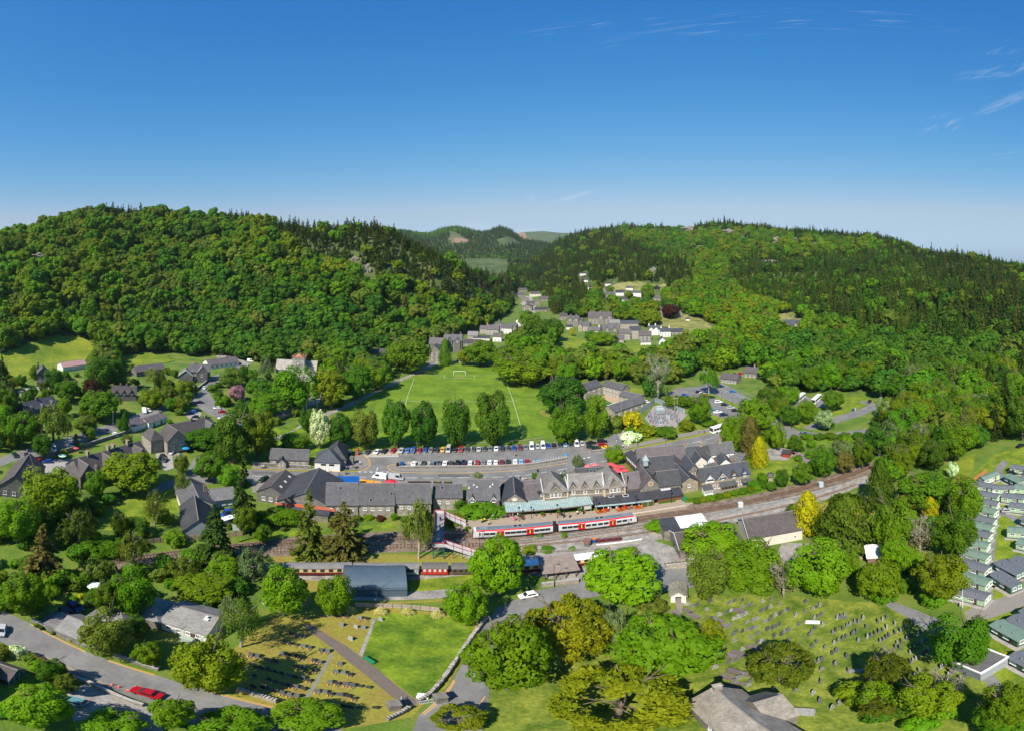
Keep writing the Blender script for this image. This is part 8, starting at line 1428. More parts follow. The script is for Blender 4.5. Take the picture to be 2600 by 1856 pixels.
# ---------------------------------------------------------------- trees one can point to, nearest first
# bottom edge
Yw(1570,1778,335,185,'yew','yew','huge golden olive yew filling the bottom edge beside the church')
B(1290,1662,245,208,'round','bright','broad bright green sycamore between the curved lane and the yews',vi=2)
B(1690,1642,290,195,'round','bright','widest flat topped bright green tree at the lych gate path',vi=2)
Yw(1440,1602,205,175,'yew','yew','olive brown yew overhanging the lane near the white car',vi=1)
B(1562,1600,75,110,'round','grey','grey green tree squeezed between two yews near the lych gate')
B(1655,1540,85,55,'round','dusk','small dusky thorn tree at the left of the lych gate')
Yw(1798,1622,80,98,'yew','yew','narrow olive yew at the top left corner of the gravestones')
Yw(1980,1692,168,120,'yew','yewdark','round dark yew standing alone among the gravestones',vi=1)
Yw(2255,1702,105,95,'yew','yewdark','dark yew with a bleached top between the rows of graves')
B(2252,1668,58,46,'bare','dead','bleached twiggy treetop behind the dark churchyard yew',trunk='bare')
B(2225,1765,112,72,'round','bright','bright green tree over a dark yew near the bottom churchyard')
Yw(2228,1800,95,60,'yew','yewdark','low dark yew under the bright tree at the bottom edge',vi=1)
B(2360,1770,170,110,'round','olive','yellow green tree with bare branches at the churchyard bottom')
B(2400,1745,110,80,'bare','dead','spreading bare branched tree beside the toilet block',trunk='bare')
B(2442,1628,160,140,'round','green','large green tree between graves and caravan road',vi=3)
B(2552,1790,125,120,'round','olive','yellow green tree in the bottom right corner')
B(2520,1815,110,80,'round','green','green tree in front of the dark toilet block')
Bu(2550,1665,20,20,'bush','gold','round golden bush at the end of a caravan')
Yw(1165,1822,135,70,'yew','yew','clipped olive yew beside the lane at the bottom edge',vi=1)
B(95,1795,190,115,'round','bright','bright trees crowding the bottom left corner',vi=0)
B(285,1838,170,60,'round','bright','bright tree top below the gravel yard',vi=1)
B(440,1808,135,90,'round','bright','bright green tree below the red car',vi=2)
B(590,1836,190,80,'round','bright','low bright tree top under the roadside wall',vi=3)
B(780,1815,195,95,'round','bright','bright green tree at the bottom of the burial ground')
B(130,1700,85,62,'round','green','bushy green tree in the garden below the brick wall')
B(170,1735,70,55,'round','dusk','dusky tree at the gravel yard corner')
Bu(45,1655,42,36,'bush','blossom','cream flowering shrub over the roadside garden',name='flowering_shrub')
Bu(100,1690,45,34,'bush','bright','green shrub behind the brick garden wall')
# left bottom
B(530,1692,188,150,'round','olive','large olive green oak between the road and the graves',vi=1)
B(372,1662,84,70,'round','bright','compact green tree in front of the white bungalow')
B(272,1610,135,120,'round','dusk','dusky green tree with bare twigs over the stone cottage')
B(612,1580,110,130,'weep','dusk','tall grey green birch beside the white bungalow',trunk='pale')
B(585,1555,60,90,'weep','grey','grey birch touching the bungalow gable',trunk='pale',vi=2)
B(722,1500,128,135,'round','bright','bright fresh green maple at the head of the burial path',vi=0)
B(848,1507,98,110,'round','bright','bright green tree by the blue grey shed corner',vi=1)
B(520,1490,165,92,'round','olive','round pale green hazel above the white bungalow',vi=2)
B(335,1510,125,125,'round','bright','large green tree left of the pale hazel',vi=3)
B(275,1520,95,110,'round','green','green tree overhanging the cottage roof')
B(345,1590,60,60,'round','deep','dark green tree behind the bungalow garden')
B(55,1507,130,120,'round','bright','large bright tree over the garden at the left edge',vi=2)
Cn(110,1402,115,160,'cone','brown','sprawling dark brown spruce with drooping boughs',vi=1)
B(237,1442,88,65,'weep','willow','pale sallow beside the railway cutting',trunk='pale')
B(250,1388,105,55,'round','bright','bright green scrub on the railway bank')
B(340,1394,78,98,'weep','willow','thin pale birch leaning over the railway',trunk='pale',vi=1)
B(393,1288,58,92,'weep','dusk','tall thin birch on the lawn with a leaning white trunk',trunk='pale',vi=2)
B(305,1330,46,72,'weep','deep','weeping dark cypress by the lawn edge')
B(345,1334,66,50,'round','deep','dark rounded laurel beside the weeping cypress')
B(200,1337,98,102,'weep','dusk','dusky birch standing left of the lawn',trunk='round',vi=0)
B(45,1318,115,118,'round','bright','bright green maple at the left edge above the spruce')
Cn(545,1352,105,155,'cone','conifer','dark green fir beside the grey workshop',vi=0)
Cn(617,1247,74,185,'cone','conifer','tallest dark pine standing by the road bend',vi=1)
B(645,1432,88,94,'weep','grey','grey green willow at the end of the carriages',trunk='round')
B(572,1440,85,66,'round','bright','green tree beside the grey willow')
B(465,1440,90,70,'weep','dusk','dusky sapling thicket by the rails',trunk='pale')
Cn(785,1328,84,170,'cone','spruce','yellow olive spruce beside the railway',vi=0)
Cn(872,1346,118,156,'cone','brown','broad brownish spruce beside the railway',vi=2)
B(715,1308,95,46,'round','bright','bright bushes behind the orange trimmed roof')
B(622,1318,64,75,'round','green','green tree below the tall roadside pine')
B(668,1355,40,46,'round','bright','small bright tree by the railway fence')
B(1063,1337,82,152,'weep','willow','tall weeping birch beside the red footbridge',trunk='pale',vi=0)
B(1260,1432,152,168,'round','lime','big lime green sycamore beside the footbridge ramp',vi=2)
B(1183,1532,108,118,'round','lime','lime green tree by the wall above the meadow',vi=1)
B(1582,1463,212,168,'round','lime','huge domed lime green maple in the station yard',vi=2)
B(1805,1372,150,108,'round','lime','lime green maple against the museum roof',vi=0)
B(1800,1452,112,135,'round','dusk','brownish flowering ash in front of the museum')
B(1905,1425,152,125,'round','bright','bright green maple below the museum gable',vi=1)
B(2080,1440,150,150,'round','bright','loose bright tree beside the gravel car park',vi=3)
B(1990,1470,70,90,'bare','dead','grey twiggy thicket between two bright maples',trunk='bare')
B(2140,1420,85,100,'round','green','white flecked green tree near the brick hut')
B(2230,1470,125,112,'round','olive','yellow green trees above the churchyard corner',vi=0)
Cn(2150,1325,165,155,'column','cypress','massive dark dome shaped cypress beside the golden one',vi=1)
Cn(2050,1300,80,108,'column','gold','golden cypress at the museum gable',vi=0)
Cn(2013,1293,38,32,'column','deep','small dark cypress tucked behind the golden one')
Cn(2235,1228,72,124,'column','cypress','tall dark cypress at the end of the railway',vi=0)
B(2350,1240,148,114,'round','green','broad mid green tree behind the railway cypress',vi=2)
B(2452,1272,92,112,'round','bright','bright tree at the top of the caravan rows',vi=0)
B(2268,1330,105,150,'round','green','tall green tree right of the massive cypress',vi=1)
B(2310,1265,80,70,'round','dusk','dusky tree below the broad green one')
Cn(2362,1290,44,60,'column','gold','small golden cypress deep among the green trees')
B(2335,1362,85,94,'bare','dead','bare grey tree surrounded by green ones',trunk='bare')
B(2425,1352,115,118,'round','green','dark green tree beside the caravan column',vi=3)
B(2388,1462,155,130,'round','olive','large olive green tree at the foot of the caravan column',vi=2)
B(2310,1420,70,60,'round','bright','small bright tree below the bare grey one')
B(2270,1400,80,80,'round','bright','bright tree above the brick hut roof')
# station, shops and road
Bu(1225,1297,98,32,'bush','bright','climbing green hedge along the cottage front',name='garden_hedge')
Bu(1165,1279,38,36,'bush','green','green ivy heap against the shop wall',name='garden_hedge')
Bu(1188,1342,18,14,'bush','bright','round shrub at the platform ramp')
Bu(1370,1362,17,13,'bush','bright','small shrub between the rail sidings')
Bu(1432,1358,20,14,'bush','bright','shrub growing at the lineside fence')
Bu(1668,1335,60,24,'bush','bright','spreading green shrub at the museum end',vi=0)
Bu(1345,1396,40,12,'bush','olive','low olive shrub by the miniature railway')
Bu(1390,1394,34,13,'bush','green','low green shrub by the miniature railway')
Bu(1452,1393,20,12,'bush','bright','low bright shrub nearest the water tower')
Bu(1158,1320,56,22,'bush','green','leafy bed beside the footbridge stairs')
B(1562,1154,54,46,'round','lime','lime green street tree over the cafe parasols',vi=3)
B(1468,1172,32,44,'weep','grey','thin pale willow by the cafe roof',trunk='pale')
B(1357,1207,15,19,'round','bright','tiny bright tree on the cafe terrace')
Bu(1213,1206,22,15,'bush','grey','grey green shrub on a roof edge by the road')
B(1008,1070,80,128,'round','deep','second tall lime of the row behind the parked cars',vi=2,clear=.1,group=None)
B(928,1088,70,98,'round','dusk','shortest leftmost lime of the row behind the parked cars',vi=3,clear=.1)
B(1077,1077,72,118,'round','deep','third lime of the row behind the parked cars',vi=0,clear=.1)
B(1159,1067,74,128,'round','deep','slim fourth lime of the row behind the parked cars',vi=1,clear=.1)
B(1249,1058,88,140,'round','deep','largest fifth lime of the row behind the parked cars',vi=3,clear=.08)
B(1425,1000,135,102,'round','deep','dark spreading tree at the corner of the football pitch',vi=2)
B(1437,1070,85,108,'round','green','tall tree behind the white vans',vi=1,clear=.1)
B(1511,1055,64,112,'round','green','tall tree above the crowded parked cars',vi=3,clear=.1)
Bu(1600,1112,46,34,'bush','white','white flowering hawthorn beside the main road',name='flowering_shrub')
Bu(1606,1068,52,50,'bush','gold','golden flowering bush next to the substation',name='flowering_shrub')
Bu(1562,1078,45,48,'bush','dusk','dusky bush left of the golden one')
Bu(1645,1095,50,34,'bush','olive','olive bush below the substation')
Bu(1690,1098,60,24,'bush','green','green hedge below the substation',name='garden_hedge')
Bu(1742,1082,40,34,'bush','olive','olive bush right of the substation')
Bu(1800,1075,36,18,'bush','green','low shrub on the grass beside the road')
B(1778,1036,60,78,'round','bright','bright tree between substation and car park',vi=0)
B(1800,963,46,70,'weep','green','hanging green birch at the edge of the car park',trunk='pale')
B(1670,962,64,105,'bare','grey','tall grey half bare tree above the substation',trunk='bare')
B(1655,975,50,60,'round','deep','dark ivy clad tree in front of the half bare one')
Bu(1720,1022,70,16,'bush','green','clipped hedge along the car park path',name='garden_hedge')
# right of the road
B(1920,1050,104,98,'round','bright','large bright tree right of the car park',vi=2)
B(1857,1097,62,98,'round','bright','tree beside the coach on the main road',vi=1)
B(1905,1107,54,98,'column','brown','dusky brown cypress behind the cottages')
Cn(1928,1146,44,76,'column','gold','golden cypress in the cottage garden')
B(1973,1105,40,68,'round','lime','upright lime green tree at the lane junction')
B(2005,1052,58,52,'round','green','green tree left of the silver leaved one')
B(2050,1040,52,62,'round','bright','bright tree in front of the coaches')
B(2093,1064,52,54,'round','silver','round silver leaved whitebeam on the grass island',vi=2)
B(2245,1032,34,52,'round','silver','silvery tree at the lane bend')
B(2285,1040,42,54,'round','silver','larger silvery tree at the edge of the wood',vi=2)
B(2020,1128,38,36,'round','green','small round tree in the garden yard')
B(2036,1200,58,60,'round','green','round green tree at the bottom of the gardens')
B(2092,1168,62,82,'round','green','tall green tree above the railway bank',vi=1)
B(2145,1172,52,58,'round','brown','brownish tree on the railway bank')
B(2140,1135,50,40,'round','grey','grey green tree behind the brownish one')
B(2190,1150,60,75,'round','green','green tree by the dark railway cypress')
B(1985,1212,36,44,'round','deep','dark green bush tree beside the garden hut')
B(1960,1234,26,26,'round','green','small tree on the railway bank below the hut')
Bu(1905,1172,24,18,'bush','olive','clipped round shrub in the cottage garden')
Bu(1913,1184,18,10,'bush','dusk','low clipped shrub in the cottage garden')
Bu(1886,1162,12,14,'bush','gold','golden garden shrub by the white cottage')
Bu(1898,1164,13,14,'bush','green','green garden shrub beside the golden one')
Bu(2027,1163,22,18,'bush','green','round shrub in the allotment')
for i,(x,y) in enumerate([(1746,1272),(1766,1271),(1786,1268),(1806,1264),(1826,1260),(1846,1256),(1866,1252),(1886,1247),(1905,1243),(1922,1238),(1938,1233)]):
 Bu(x,y,25,17,'bush',['bright','green','olive'][i % 3],'green hedge shrub between terrace and rails, '+['first from the platform end','second from the platform','third from the platform','below the white gable','below the veranda','under the brown gable','sixth from its far end','under the blue gable','third from its far end','next to last','last at the far end'][i],cat='hedge',name='hedge_shrub')
for i,x in enumerate((2050,2080,2112,2145,2178)): Bu(x,1109-i*.8,34,11,'bush','green','clipped roadside hedge piece, '+['first','second','third','fourth','fifth'][i]+' from the silver blue people carrier',cat='hedge',name='hedge_shrub')
for i,(x,y,w,h,c) in enumerate([(850,1318,30,16,'green'),(905,1316,24,20,'dusk'),(935,1313,28,14,'bright'),(965,1316,26,16,'redbush'),(1000,1312,18,22,'bright'),(1030,1318,26,12,'green')]): Bu(x,y,w,h,'bush',c if c != 'redbush' else 'copper','garden shrub below the shop walls, '+['behind the brown spruce','second from the spruce','pale one below the second shop','dark red one below the second shop','upright one by the third shop','one beside the weeping birch'][i],name='garden_shrub')
B(2000,1000,60,50,'round','bright','bright tree at the left of the coaches'); B(1950,1008,60,55,'round','green','green tree right of the blue car in the car park',vi=3); B(2115,1015,60,55,'round','green','green tree right of the second coach'); B(1985,1035,48,50,'round','olive','olive tree in front of the coach park')
B(2240,1065,60,35,'round','dusk','low dusky thicket between two lanes')
B(2420,1190,30,40,'white' if False else 'round','white','white flowering tree at the top of the caravan park')
# left village
B(130,1246,155,135,'round','olive','large olive oak beside the dark roofed hall',vi=1)
B(335,1196,165,112,'round','olive','wide olive oak below the gabled terrace',vi=2)
B(243,1228,62,72,'round','green','green tree between the two olive oaks')
B(135,1072,108,102,'weep','willow','large pale weeping willow in the village',vi=0)
B(55,1086,92,92,'round','bright','bright tree left of the weeping willow')
B(15,1022,62,82,'round','green','green tree at the left edge by the cottage',vi=1)
B(8,950,32,46,'round','deep','dark tree at the edge of the upper meadow')
B(138,962,52,62,'round','deep','dark tree beside the tall gabled house')
B(172,988,72,58,'round','green','green tree before the pink roofed house')
B(230,986,42,48,'round','copper','small copper beech in the left village')
B(258,940,88,94,'round','deep','big dark cedar like tree above the village',vi=1)
Cn(305,948,42,78,'column','deep','upright dark green cypress above a cottage',vi=0)
B(393,957,52,54,'weep','willow','pale round willow before the long roofed house')
B(255,1026,115,78,'round','green','dense green tree group over the village street',vi=2)
B(218,1074,62,48,'round','dusk','dusky tree leaning over the village street')
B(388,1010,62,52,'round','olive','olive tree beside the village garages')
B(428,980,40,42,'round','green','green tree in front of the stone villa')
B(463,986,44,42,'round','olive','olive tree in front of the stone villa')
B(478,1008,28,30,'round','green','small round tree at the street corner')
Cn(318,1070,22,56,'column','deep','thin dark cypress beside the garage roof')
Cn(193,1117,15,34,'column','green','narrow clipped green cypress by the street')
B(592,1106,98,128,'round','deep','deep green chestnut of the tall pair',vi=3)
B(655,1096,98,118,'round','olive','olive blossoming chestnut of the tall pair',vi=2)
B(520,1110,108,64,'round','green','spreading green tree hiding the stone villa',vi=2)
B(745,985,112,112,'round','bright','big bright oak in front of the church',vi=3)
B(840,980,98,108,'round','olive','olive green oak right of the church',vi=2)
B(905,965,90,88,'round','green','green oak beside the field path',vi=0)
B(960,950,70,70,'round','green','green tree between field path and village',vi=1)
B(660,985,78,56,'round','green','green tree left of the church oak')
B(672,1026,88,66,'round','green','green tree at the lane below the church')
B(601,996,44,40,'bush','pink','pink flowering rhododendron by the street',name='broadleaf_tree') if False else box_tree(601,996,44,40,'round','pink','pink flowering rhododendron by the street','shrub','flowering_shrub')
B(590,956,66,52,'round','dusk','dusky tree above the rhododendron')
B(678,935,40,60,'weep','grey','slim grey green willow beside the church roof')
Bu(540,986,28,22,'bush','green','garden shrub at the street bend')
Bu(563,1018,40,34,'bush','green','large garden shrub at the street bend')
B(620,1035,55,45,'round','green','tree at the road bend below the rhododendron')
B(813,1082,58,102,'round','blossom','horse chestnut covered in cream blossom',vi=2)
B(866,1090,68,84,'round','deep','dark tree right of the blossoming chestnut',vi=0)
B(748,1116,76,48,'round','green','green tree behind the stone cottage')
B(780,1062,42,62,'round','green','slim tree left of the blossoming chestnut')
B(530,1182,84,80,'round','green','green tree at the left road junction',vi=2)
B(582,1206,62,58,'round','bright','bright tree beside the tall roadside pine')
B(465,1228,46,62,'weep','olive','weeping yellow green tree by the hip roof house')
B(460,1175,42,55,'round','dusk','dark tree by the parked cars in the yard')
Bu(490,1258,20,16,'bush','redbush','orange red azalea beside the hip roof house',name='flowering_shrub')
Bu(240,1298,24,16,'bush','pink','magenta shrub in the shade of the lawn',name='flowering_shrub')
B(110,1320,60,60,'round','deep','dark tree in the shade left of the dusky birch')
# village centre
B(1035,897,112,86,'round','green','wide green tree in front of the hotel',vi=1)
Cn(1130,894,33,66,'column','bright','upright bright green tree before the hotel gable')
B(1220,892,88,68,'round','green','green trees at the top of the pitch',vi=2)
B(1180,905,40,42,'round','olive','small tree behind the far goal')
B(1330,936,145,78,'round','olive','broad yellow green tree at the right of the pitch',vi=1)
B(1285,905,80,60,'round','green','green tree above the pitch corner')
B(1703,789,48,38,'round','copper','large copper beech on the hill garden',vi=2)
B(1384,738,20,14,'round','copper','small copper beech by the village street')
B(1530,858,72,32,'round','bright','bushy trees standing in the back field')
B(1500,852,36,28,'round','green','round tree at the left of the back field hedge')
B(1452,842,14,22,'round','gold','golden garden tree below the stone houses')
B(1345,812,62,50,'round','green','green tree beside the village street')
B(1400,835,64,60,'round','deep','tall dark trees left of the back field')
for i,(x,y) in enumerate([(888,1551),(967,1554),(1036,1555),(1112,1561)]):
 box_tree(x,y,40,30,'straw','straw',['straw coloured pampas clump under the tree at the fence','pampas clump by the gravel grave path','pampas clump with a green shoot in the middle of the fence','pampas clump nearest the lime green tree'][i],'pampas grass','pampas_clump',trunk=None,clear=-.7)
for x,y,w,h,c,l in [(92,1588,14,12,'olive','olive clump first in the roadside flower bed'),(104,1594,13,11,'green','green clump second in the roadside flower bed'),(133,1607,12,10,'grey','grey clump in the roadside flower bed'),(166,1616,16,14,'gold','golden clump in the roadside flower bed'),(184,1626,14,11,'olive','clump at the right end of the flower bed'),
                         (205,1514,16,14,'gold','golden azalea in the sheltered garden'),(168,1530,18,12,'gold','yellow shrub on the garden edge above the dark cars'),(186,1520,24,16,'green','green shrub in the sheltered garden'),(212,1480,28,18,'pink','pink rhododendron at the pale fence')]:
 Bu(x,y,w,h,'bush',c,l,name='garden_shrub')
# ---------------------------------------------------------------- scattered woodland
PXH={'conifer': [[(640,520),(640,562),(700,606),(760,645),(860,685),(960,705),(1060,735),(1180,775),(1300,770),(1300,520)],[(260,500),(660,500),(660,572),(560,565),(450,555),(380,552),(290,575),(270,560)],
                   [(1290,810),(1290,640),(1420,560),(1500,560),(1560,600),(1640,640),(1700,655),(1762,690),(1755,735),(1640,730),(1590,735),(1520,745),(1470,790),(1420,815),(1350,750)],[(1500,560),(2700,600),(2700,690),(2340,690),(2230,622),(2060,608),(1900,590),(1700,592),(1520,592)],
                   [(2330,640),(2700,690),(2700,930),(2560,905),(2500,850),(2440,760),(2350,700)]],
       'larch': [[(1850,672),(1920,655),(2100,655),(2250,640),(2350,690),(2450,770),(2520,890),(2420,905),(2250,870),(2120,840),(2030,800),(1920,770),(1850,730)]]}
REGN={k: [(np.array(p)) for p in v] for k,v in PXH.items()}
MEAD=[[(-40,915),(0,900),(60,880),(140,853),(205,852),(232,874),(250,905),(200,925),(140,940),(60,965),(-40,1000)],[(300,912),(345,896),(420,905),(440,918),(380,935),(320,935)],[(1408,850),(1440,851),(1490,866),(1560,872),(1665,876),(1655,892),(1570,902),(1500,916),(1440,896)],[(1742,800),(1795,815),(1825,852),(1760,858),(1700,835),(1650,820),(1660,805)],[(1965,800),(2020,795),(2050,820),(2050,850),(1990,850),(1960,830)],[(1530,722),(1620,715),(1690,722),(1700,735),(1620,740),(1540,745)],[(1326,745),(1352,745),(1362,795),(1332,830),(1318,830),(1336,795)]]
SEEN_GAP=[(1411,852,1560,884),(1480,880,1655,892),(0,885,200,930),(310,905,425,925),(1745,812,1812,850),(1975,800,2040,830),(1334,755,1360,825),(1545,720,1640,730),(1690,978,1745,1000),(1300,596,1345,612)]
def scatter(r0,r1,a0,a1,dens,keep,seed,rmin=3.6,rmax=6.6):
 """trees on a jittered polar grid of the terrain; keep(px, py) says whether the ground there is wooded"""
 g=np.random.default_rng(seed); out=[]; r=r0
 while r < r1:
  sp=dens(r); n=max(1,int(R(a1-a0)*r/sp)); az=np.radians(a0+(a1-a0)*(np.arange(n)+g.uniform(.1,.9,n))/n); rr=r+g.uniform(-.45,.45,n)*sp
  X,Y=rr*np.sin(az),rr*np.cos(az); Z=T(X,Y); PX=CX+S*np.degrees(az); PY=HY-S*np.degrees(np.arctan2(Z-HC,rr))
  rad=g.uniform(rmin,rmax,n)*sp/8.2
  out.append(np.stack([X,Y,Z,PX,PY,rr,rad],1)); r += sp*.92
 A=np.concatenate(out); return A[keep(A)]
FPA=np.array(FOOTP); CLA=np.array([c[:4] for c in CLEAR]+SEEN_GAP); TRA=np.array(TREES)
def free(A,hfac=2.2):
 ok=np.ones(len(A),bool)
 for x,y,r in FPA: ok &= np.hypot(A[:,0]-x,A[:,1]-y) > r+A[:,6]*.8
 for x,y,r in TRA: ok &= np.hypot(A[:,0]-x,A[:,1]-y) > (r+A[:,6])*.62
 wpx=np.degrees(A[:,6]/A[:,5])*S; top=A[:,4]-np.degrees(A[:,6]*hfac/A[:,5])*S*.93
 for x0,y0,x1,y1 in CLA:
  hit=(A[:,3]+wpx*.8 > x0) & (A[:,3]-wpx*.8 < x1) & (top < y1-1) & (A[:,4] > y0+.35*(y1-y0)) & (A[:,4] < y1+70); ok &= ~hit
 for p in MEAD: ok &= ~inpoly(A[:,3],A[:,4],p)
 return ok
def in_any(A,polys):
 m=np.zeros(len(A),bool)
 for p in polys: m |= inpoly(A[:,3],A[:,4],[tuple(q) for q in p])
 return m
BELT=[[(1252,902),(1330,872),(1405,858),(1440,900),(1500,922),(1580,908),(1665,900),(1680,880),(1800,858),(2000,856),(2200,905),(2400,1000),(2640,1055),(2640,1110),(2560,1128),(2515,1148),(2470,1160),(2380,1195),(2300,1215),(2262,1225),(2215,1150),(2250,1100),(2310,1080),(2300,1040),(2200,998),(2120,1003),(2060,999),(1990,999),(1950,985),(1905,962),(1895,938),(1870,935),(1800,945),(1740,965),(1690,984),(1600,974),(1540,968),(1480,970),(1440,980),(1400,985),(1380,975),(1335,935),(1290,915)],
  [(640,908),(900,900),(1080,885),(1160,868),(1200,868),(1230,880),(1240,900),(1190,908),(1060,925),(960,962),(900,992),(850,1020),(790,1000),(775,960),(700,940)],[(250,905),(300,905),(320,935),(300,960),(260,955)],[(440,900),(640,905),(640,915),(590,920),(560,900),(480,905)],[(-60,1000),(0,1000),(20,1040),(0,1130),(-60,1150)]]
foot_r=lambda A: HC/np.tan(np.radians((np.interp(A[:,3],FOOT[:,0],FOOT[:,1])-HY)/S))
crest_r=lambda A: np.interp(A[:,3],CREST_R[:,0],CREST_R[:,1])
hillkeep=lambda A: (A[:,5] > foot_r(A)-4) & (A[:,5] < crest_r(A)+np.where(A[:,3] < 1300,70,160)) & (A[:,5] < 2100)
near=scatter(105,640,-66,67,lambda r: 8.6,lambda A: in_any(A,BELT) | ((A[:,5] > foot_r(A)-2) & (A[:,5] < crest_r(A)+80)),11)
far=scatter(640,2000,-66,67,lambda r: 8.4+max(0,r-900)*.0035,lambda A: hillkeep(A) | ((A[:,3] > 1290) & (A[:,3] < 1400) & (A[:,5] > 800)),12)
dist=scatter(2000,3300,-24,12,lambda r: 15+(r-2000)*.006,lambda A: A[:,2] > -1,13)
W_ALL=np.concatenate([near[free(near)],far[free(far)]]); conif=in_any(W_ALL,REGN['conifer']); larch=in_any(W_ALL,REGN['larch']) & ~conif
g_=np.random.default_rng(21); nW=len(W_ALL)
conif ^= (g_.uniform(size=nW) < np.where(conif,.06,.035)); larch &= g_.uniform(size=nW) > .12
# the 130 that show largest stand as single trees, the rest as woods
size=W_ALL[:,6]/W_ALL[:,5]; big=np.argsort(-size)[:105]; single=np.zeros(nW,bool); single[big]=True
cols=['green','bright','olive','deep','dusk','green','olive','bright','grey']
ZONES=[('left hillside wood',lambda x,y: x < 640 and y < 1000),('wood behind the church',lambda x,y: x < 1240),('tree belt behind the football pitch',lambda x,y: x < 1480),('tree belt behind the substation',lambda x,y: x < 1800),('wood above the coach park',lambda x,y: x < 2130),('wood beyond the railway bend',lambda x,y: x < 2380),('wood above the caravan park',lambda x,y: True)]
CW={'green': 'mid green','bright': 'bright green','olive': 'yellow olive','deep': 'deep green','dusk': 'dusky green','grey': 'grey green','conifer': 'dark green','larch': 'soft green'}
for i in np.nonzero(single)[0]:
 x,y,z,px,py,rr,rad=W_ALL[i]; zn=next(n for n,f in ZONES if f(px,py)); con=conif[i]; col='conifer' if con else cols[g_.integers(0,len(cols))]; rad *= 1.08
 if con: put_tree('cone',col,(x,y,z),rad*.75,rad*1.9,rad*2.0,f'{CW[col]} conifer standing in the {zn}','tree','conifer_tree',f'conifers of the {zn}',int(i),'cone')
 else:
  rz=rad*g_.uniform(.85,1.25); sh='weep' if col in ('grey','dusk') and g_.uniform() < .6 else 'round'; put_tree(sh,col,(x,y,z),rad,rz,rz*1.25,f'{CW[col]} broadleaf tree standing in the {zn}','tree','broadleaf_tree',f'{CW[col]} trees of the {zn}',int(i),'round')
# shrubs and small trees filling gardens, banks and field edges
FILLP=[('left village gardens',[(-60,960),(280,935),(540,935),(690,960),(760,1010),(690,1120),(640,1200),(470,1260),(200,1300),(-60,1300)],6.05,1.5,3.0),('gardens below the left lawn',[(-60,1290),(260,1290),(480,1300),(640,1340),(640,1380),(380,1405),(220,1440),(-60,1480)],5.2,1.4,3.4),('railway cutting on the left',[(-60,1430),(220,1452),(420,1428),(600,1415),(640,1430),(600,1560),(470,1560),(330,1640),(200,1560),(-60,1545)],4.6,1.3,3.2),
         ('lower street gardens',[(-60,1660),(80,1668),(180,1722),(180,1790),(-60,1860)],4.2,1.0,2.2),('bank above the station shops',[(600,1305),(830,1310),(1000,1318),(1000,1345),(780,1355),(640,1372)],4.2,.9,2.0),('car park islands and verges',[(1560,1050),(1640,1060),(1640,1110),(1600,1130),(1560,1110)],4.5,1.2,2.6),('gardens beside the golden cypress',[(1880,1120),(1950,1080),(2200,1090),(2220,1150),(2060,1215),(1920,1255),(1900,1240)],5.0,1.2,3.0),
         ('edge of the church wood',[(640,1060),(800,1050),(900,1010),(830,1070),(800,1150),(690,1160)],5.0,1.4,3.0),('thicket around the brick hut',[(2060,1440),(2200,1380),(2300,1300),(2440,1200),(2460,1400),(2440,1540),(2290,1540),(2240,1528),(2000,1505),(1800,1500),(1780,1450)],5.0,1.6,3.6),('churchyard bottom edge',[(2140,1760),(2260,1740),(2560,1720),(2660,1760),(2660,1880),(2140,1880)],4.6,1.2,2.8)]
fcount=0
for (zn,poly,sp,r0_,r1_),quota in zip(FILLP,(150,34,44,12,24,6,22,8,34,18)):
 A=scatter(44,420,-68,68,lambda r: sp,lambda A: inpoly(A[:,3],A[:,4],poly),31+fcount,r0_*8.2/sp,r1_*8.2/sp)
 ok=np.ones(len(A),bool)
 for p in PAVED: ok &= ~inpoly(A[:,3],A[:,4],p)
 for x,y,r in FPA: ok &= np.hypot(A[:,0]-x,A[:,1]-y) > r*.85+A[:,6]*.5
 for x,y in CAR_PX: ok &= np.hypot(A[:,3]-x,(A[:,4]-y)*1.2-8) > 20
 for x0,y0,x1,y1 in CLA: ok &= ~((A[:,3] > x0) & (A[:,3] < x1) & (A[:,4] > y0+.6*(y1-y0)) & (A[:,4]-np.degrees(A[:,6]*1.6/A[:,5])*S < y1))
 A=A[ok]; A=A[g_.permutation(len(A))[:quota]]
 for x,y,z,px,py,rr,rad in A:
  col=['green','bright','olive','dusk','deep','green','bright'][g_.integers(0,7)]; rz=rad*g_.uniform(.75,1.15); fcount += 1
  if sp > 6 and fcount % 2:
   rad *= 1.5; rz=rad*g_.uniform(.9,1.3); put_tree('round',col,(x,y,z),rad,rz,rz*1.2,f'{CW[col]} small tree growing in the {zn}','tree','garden_tree',f'{CW[col]} small trees of the {zn}',fcount,'round'); continue
  put_tree('bush',col,(x,y,z),rad,rz,rz*.8,f'{CW[col]} shrub growing in the {zn}','shrub','wild_shrub',f'{CW[col]} shrubs of the {zn}',fcount,None)
LOD={}
def lodmesh(kind,colour,n,vi):
 if kind == 'round': me=round_crown('wood_tree',LM[colour],[26,16,34,20][vi % 4],n,.13,[(.26,.42),(.32,.52),(.2,.36),(.28,.46)][vi % 4],.3);
 elif kind == 'cone': me=cone_crown('wood_tree',LM[colour],n,11,.35,.2,.3)
 else: me=round_crown('wood_tree',LM[colour],14,n,.2,(.3,.45))
 o=bpy.data.objects.new('wood_tree',me); return o
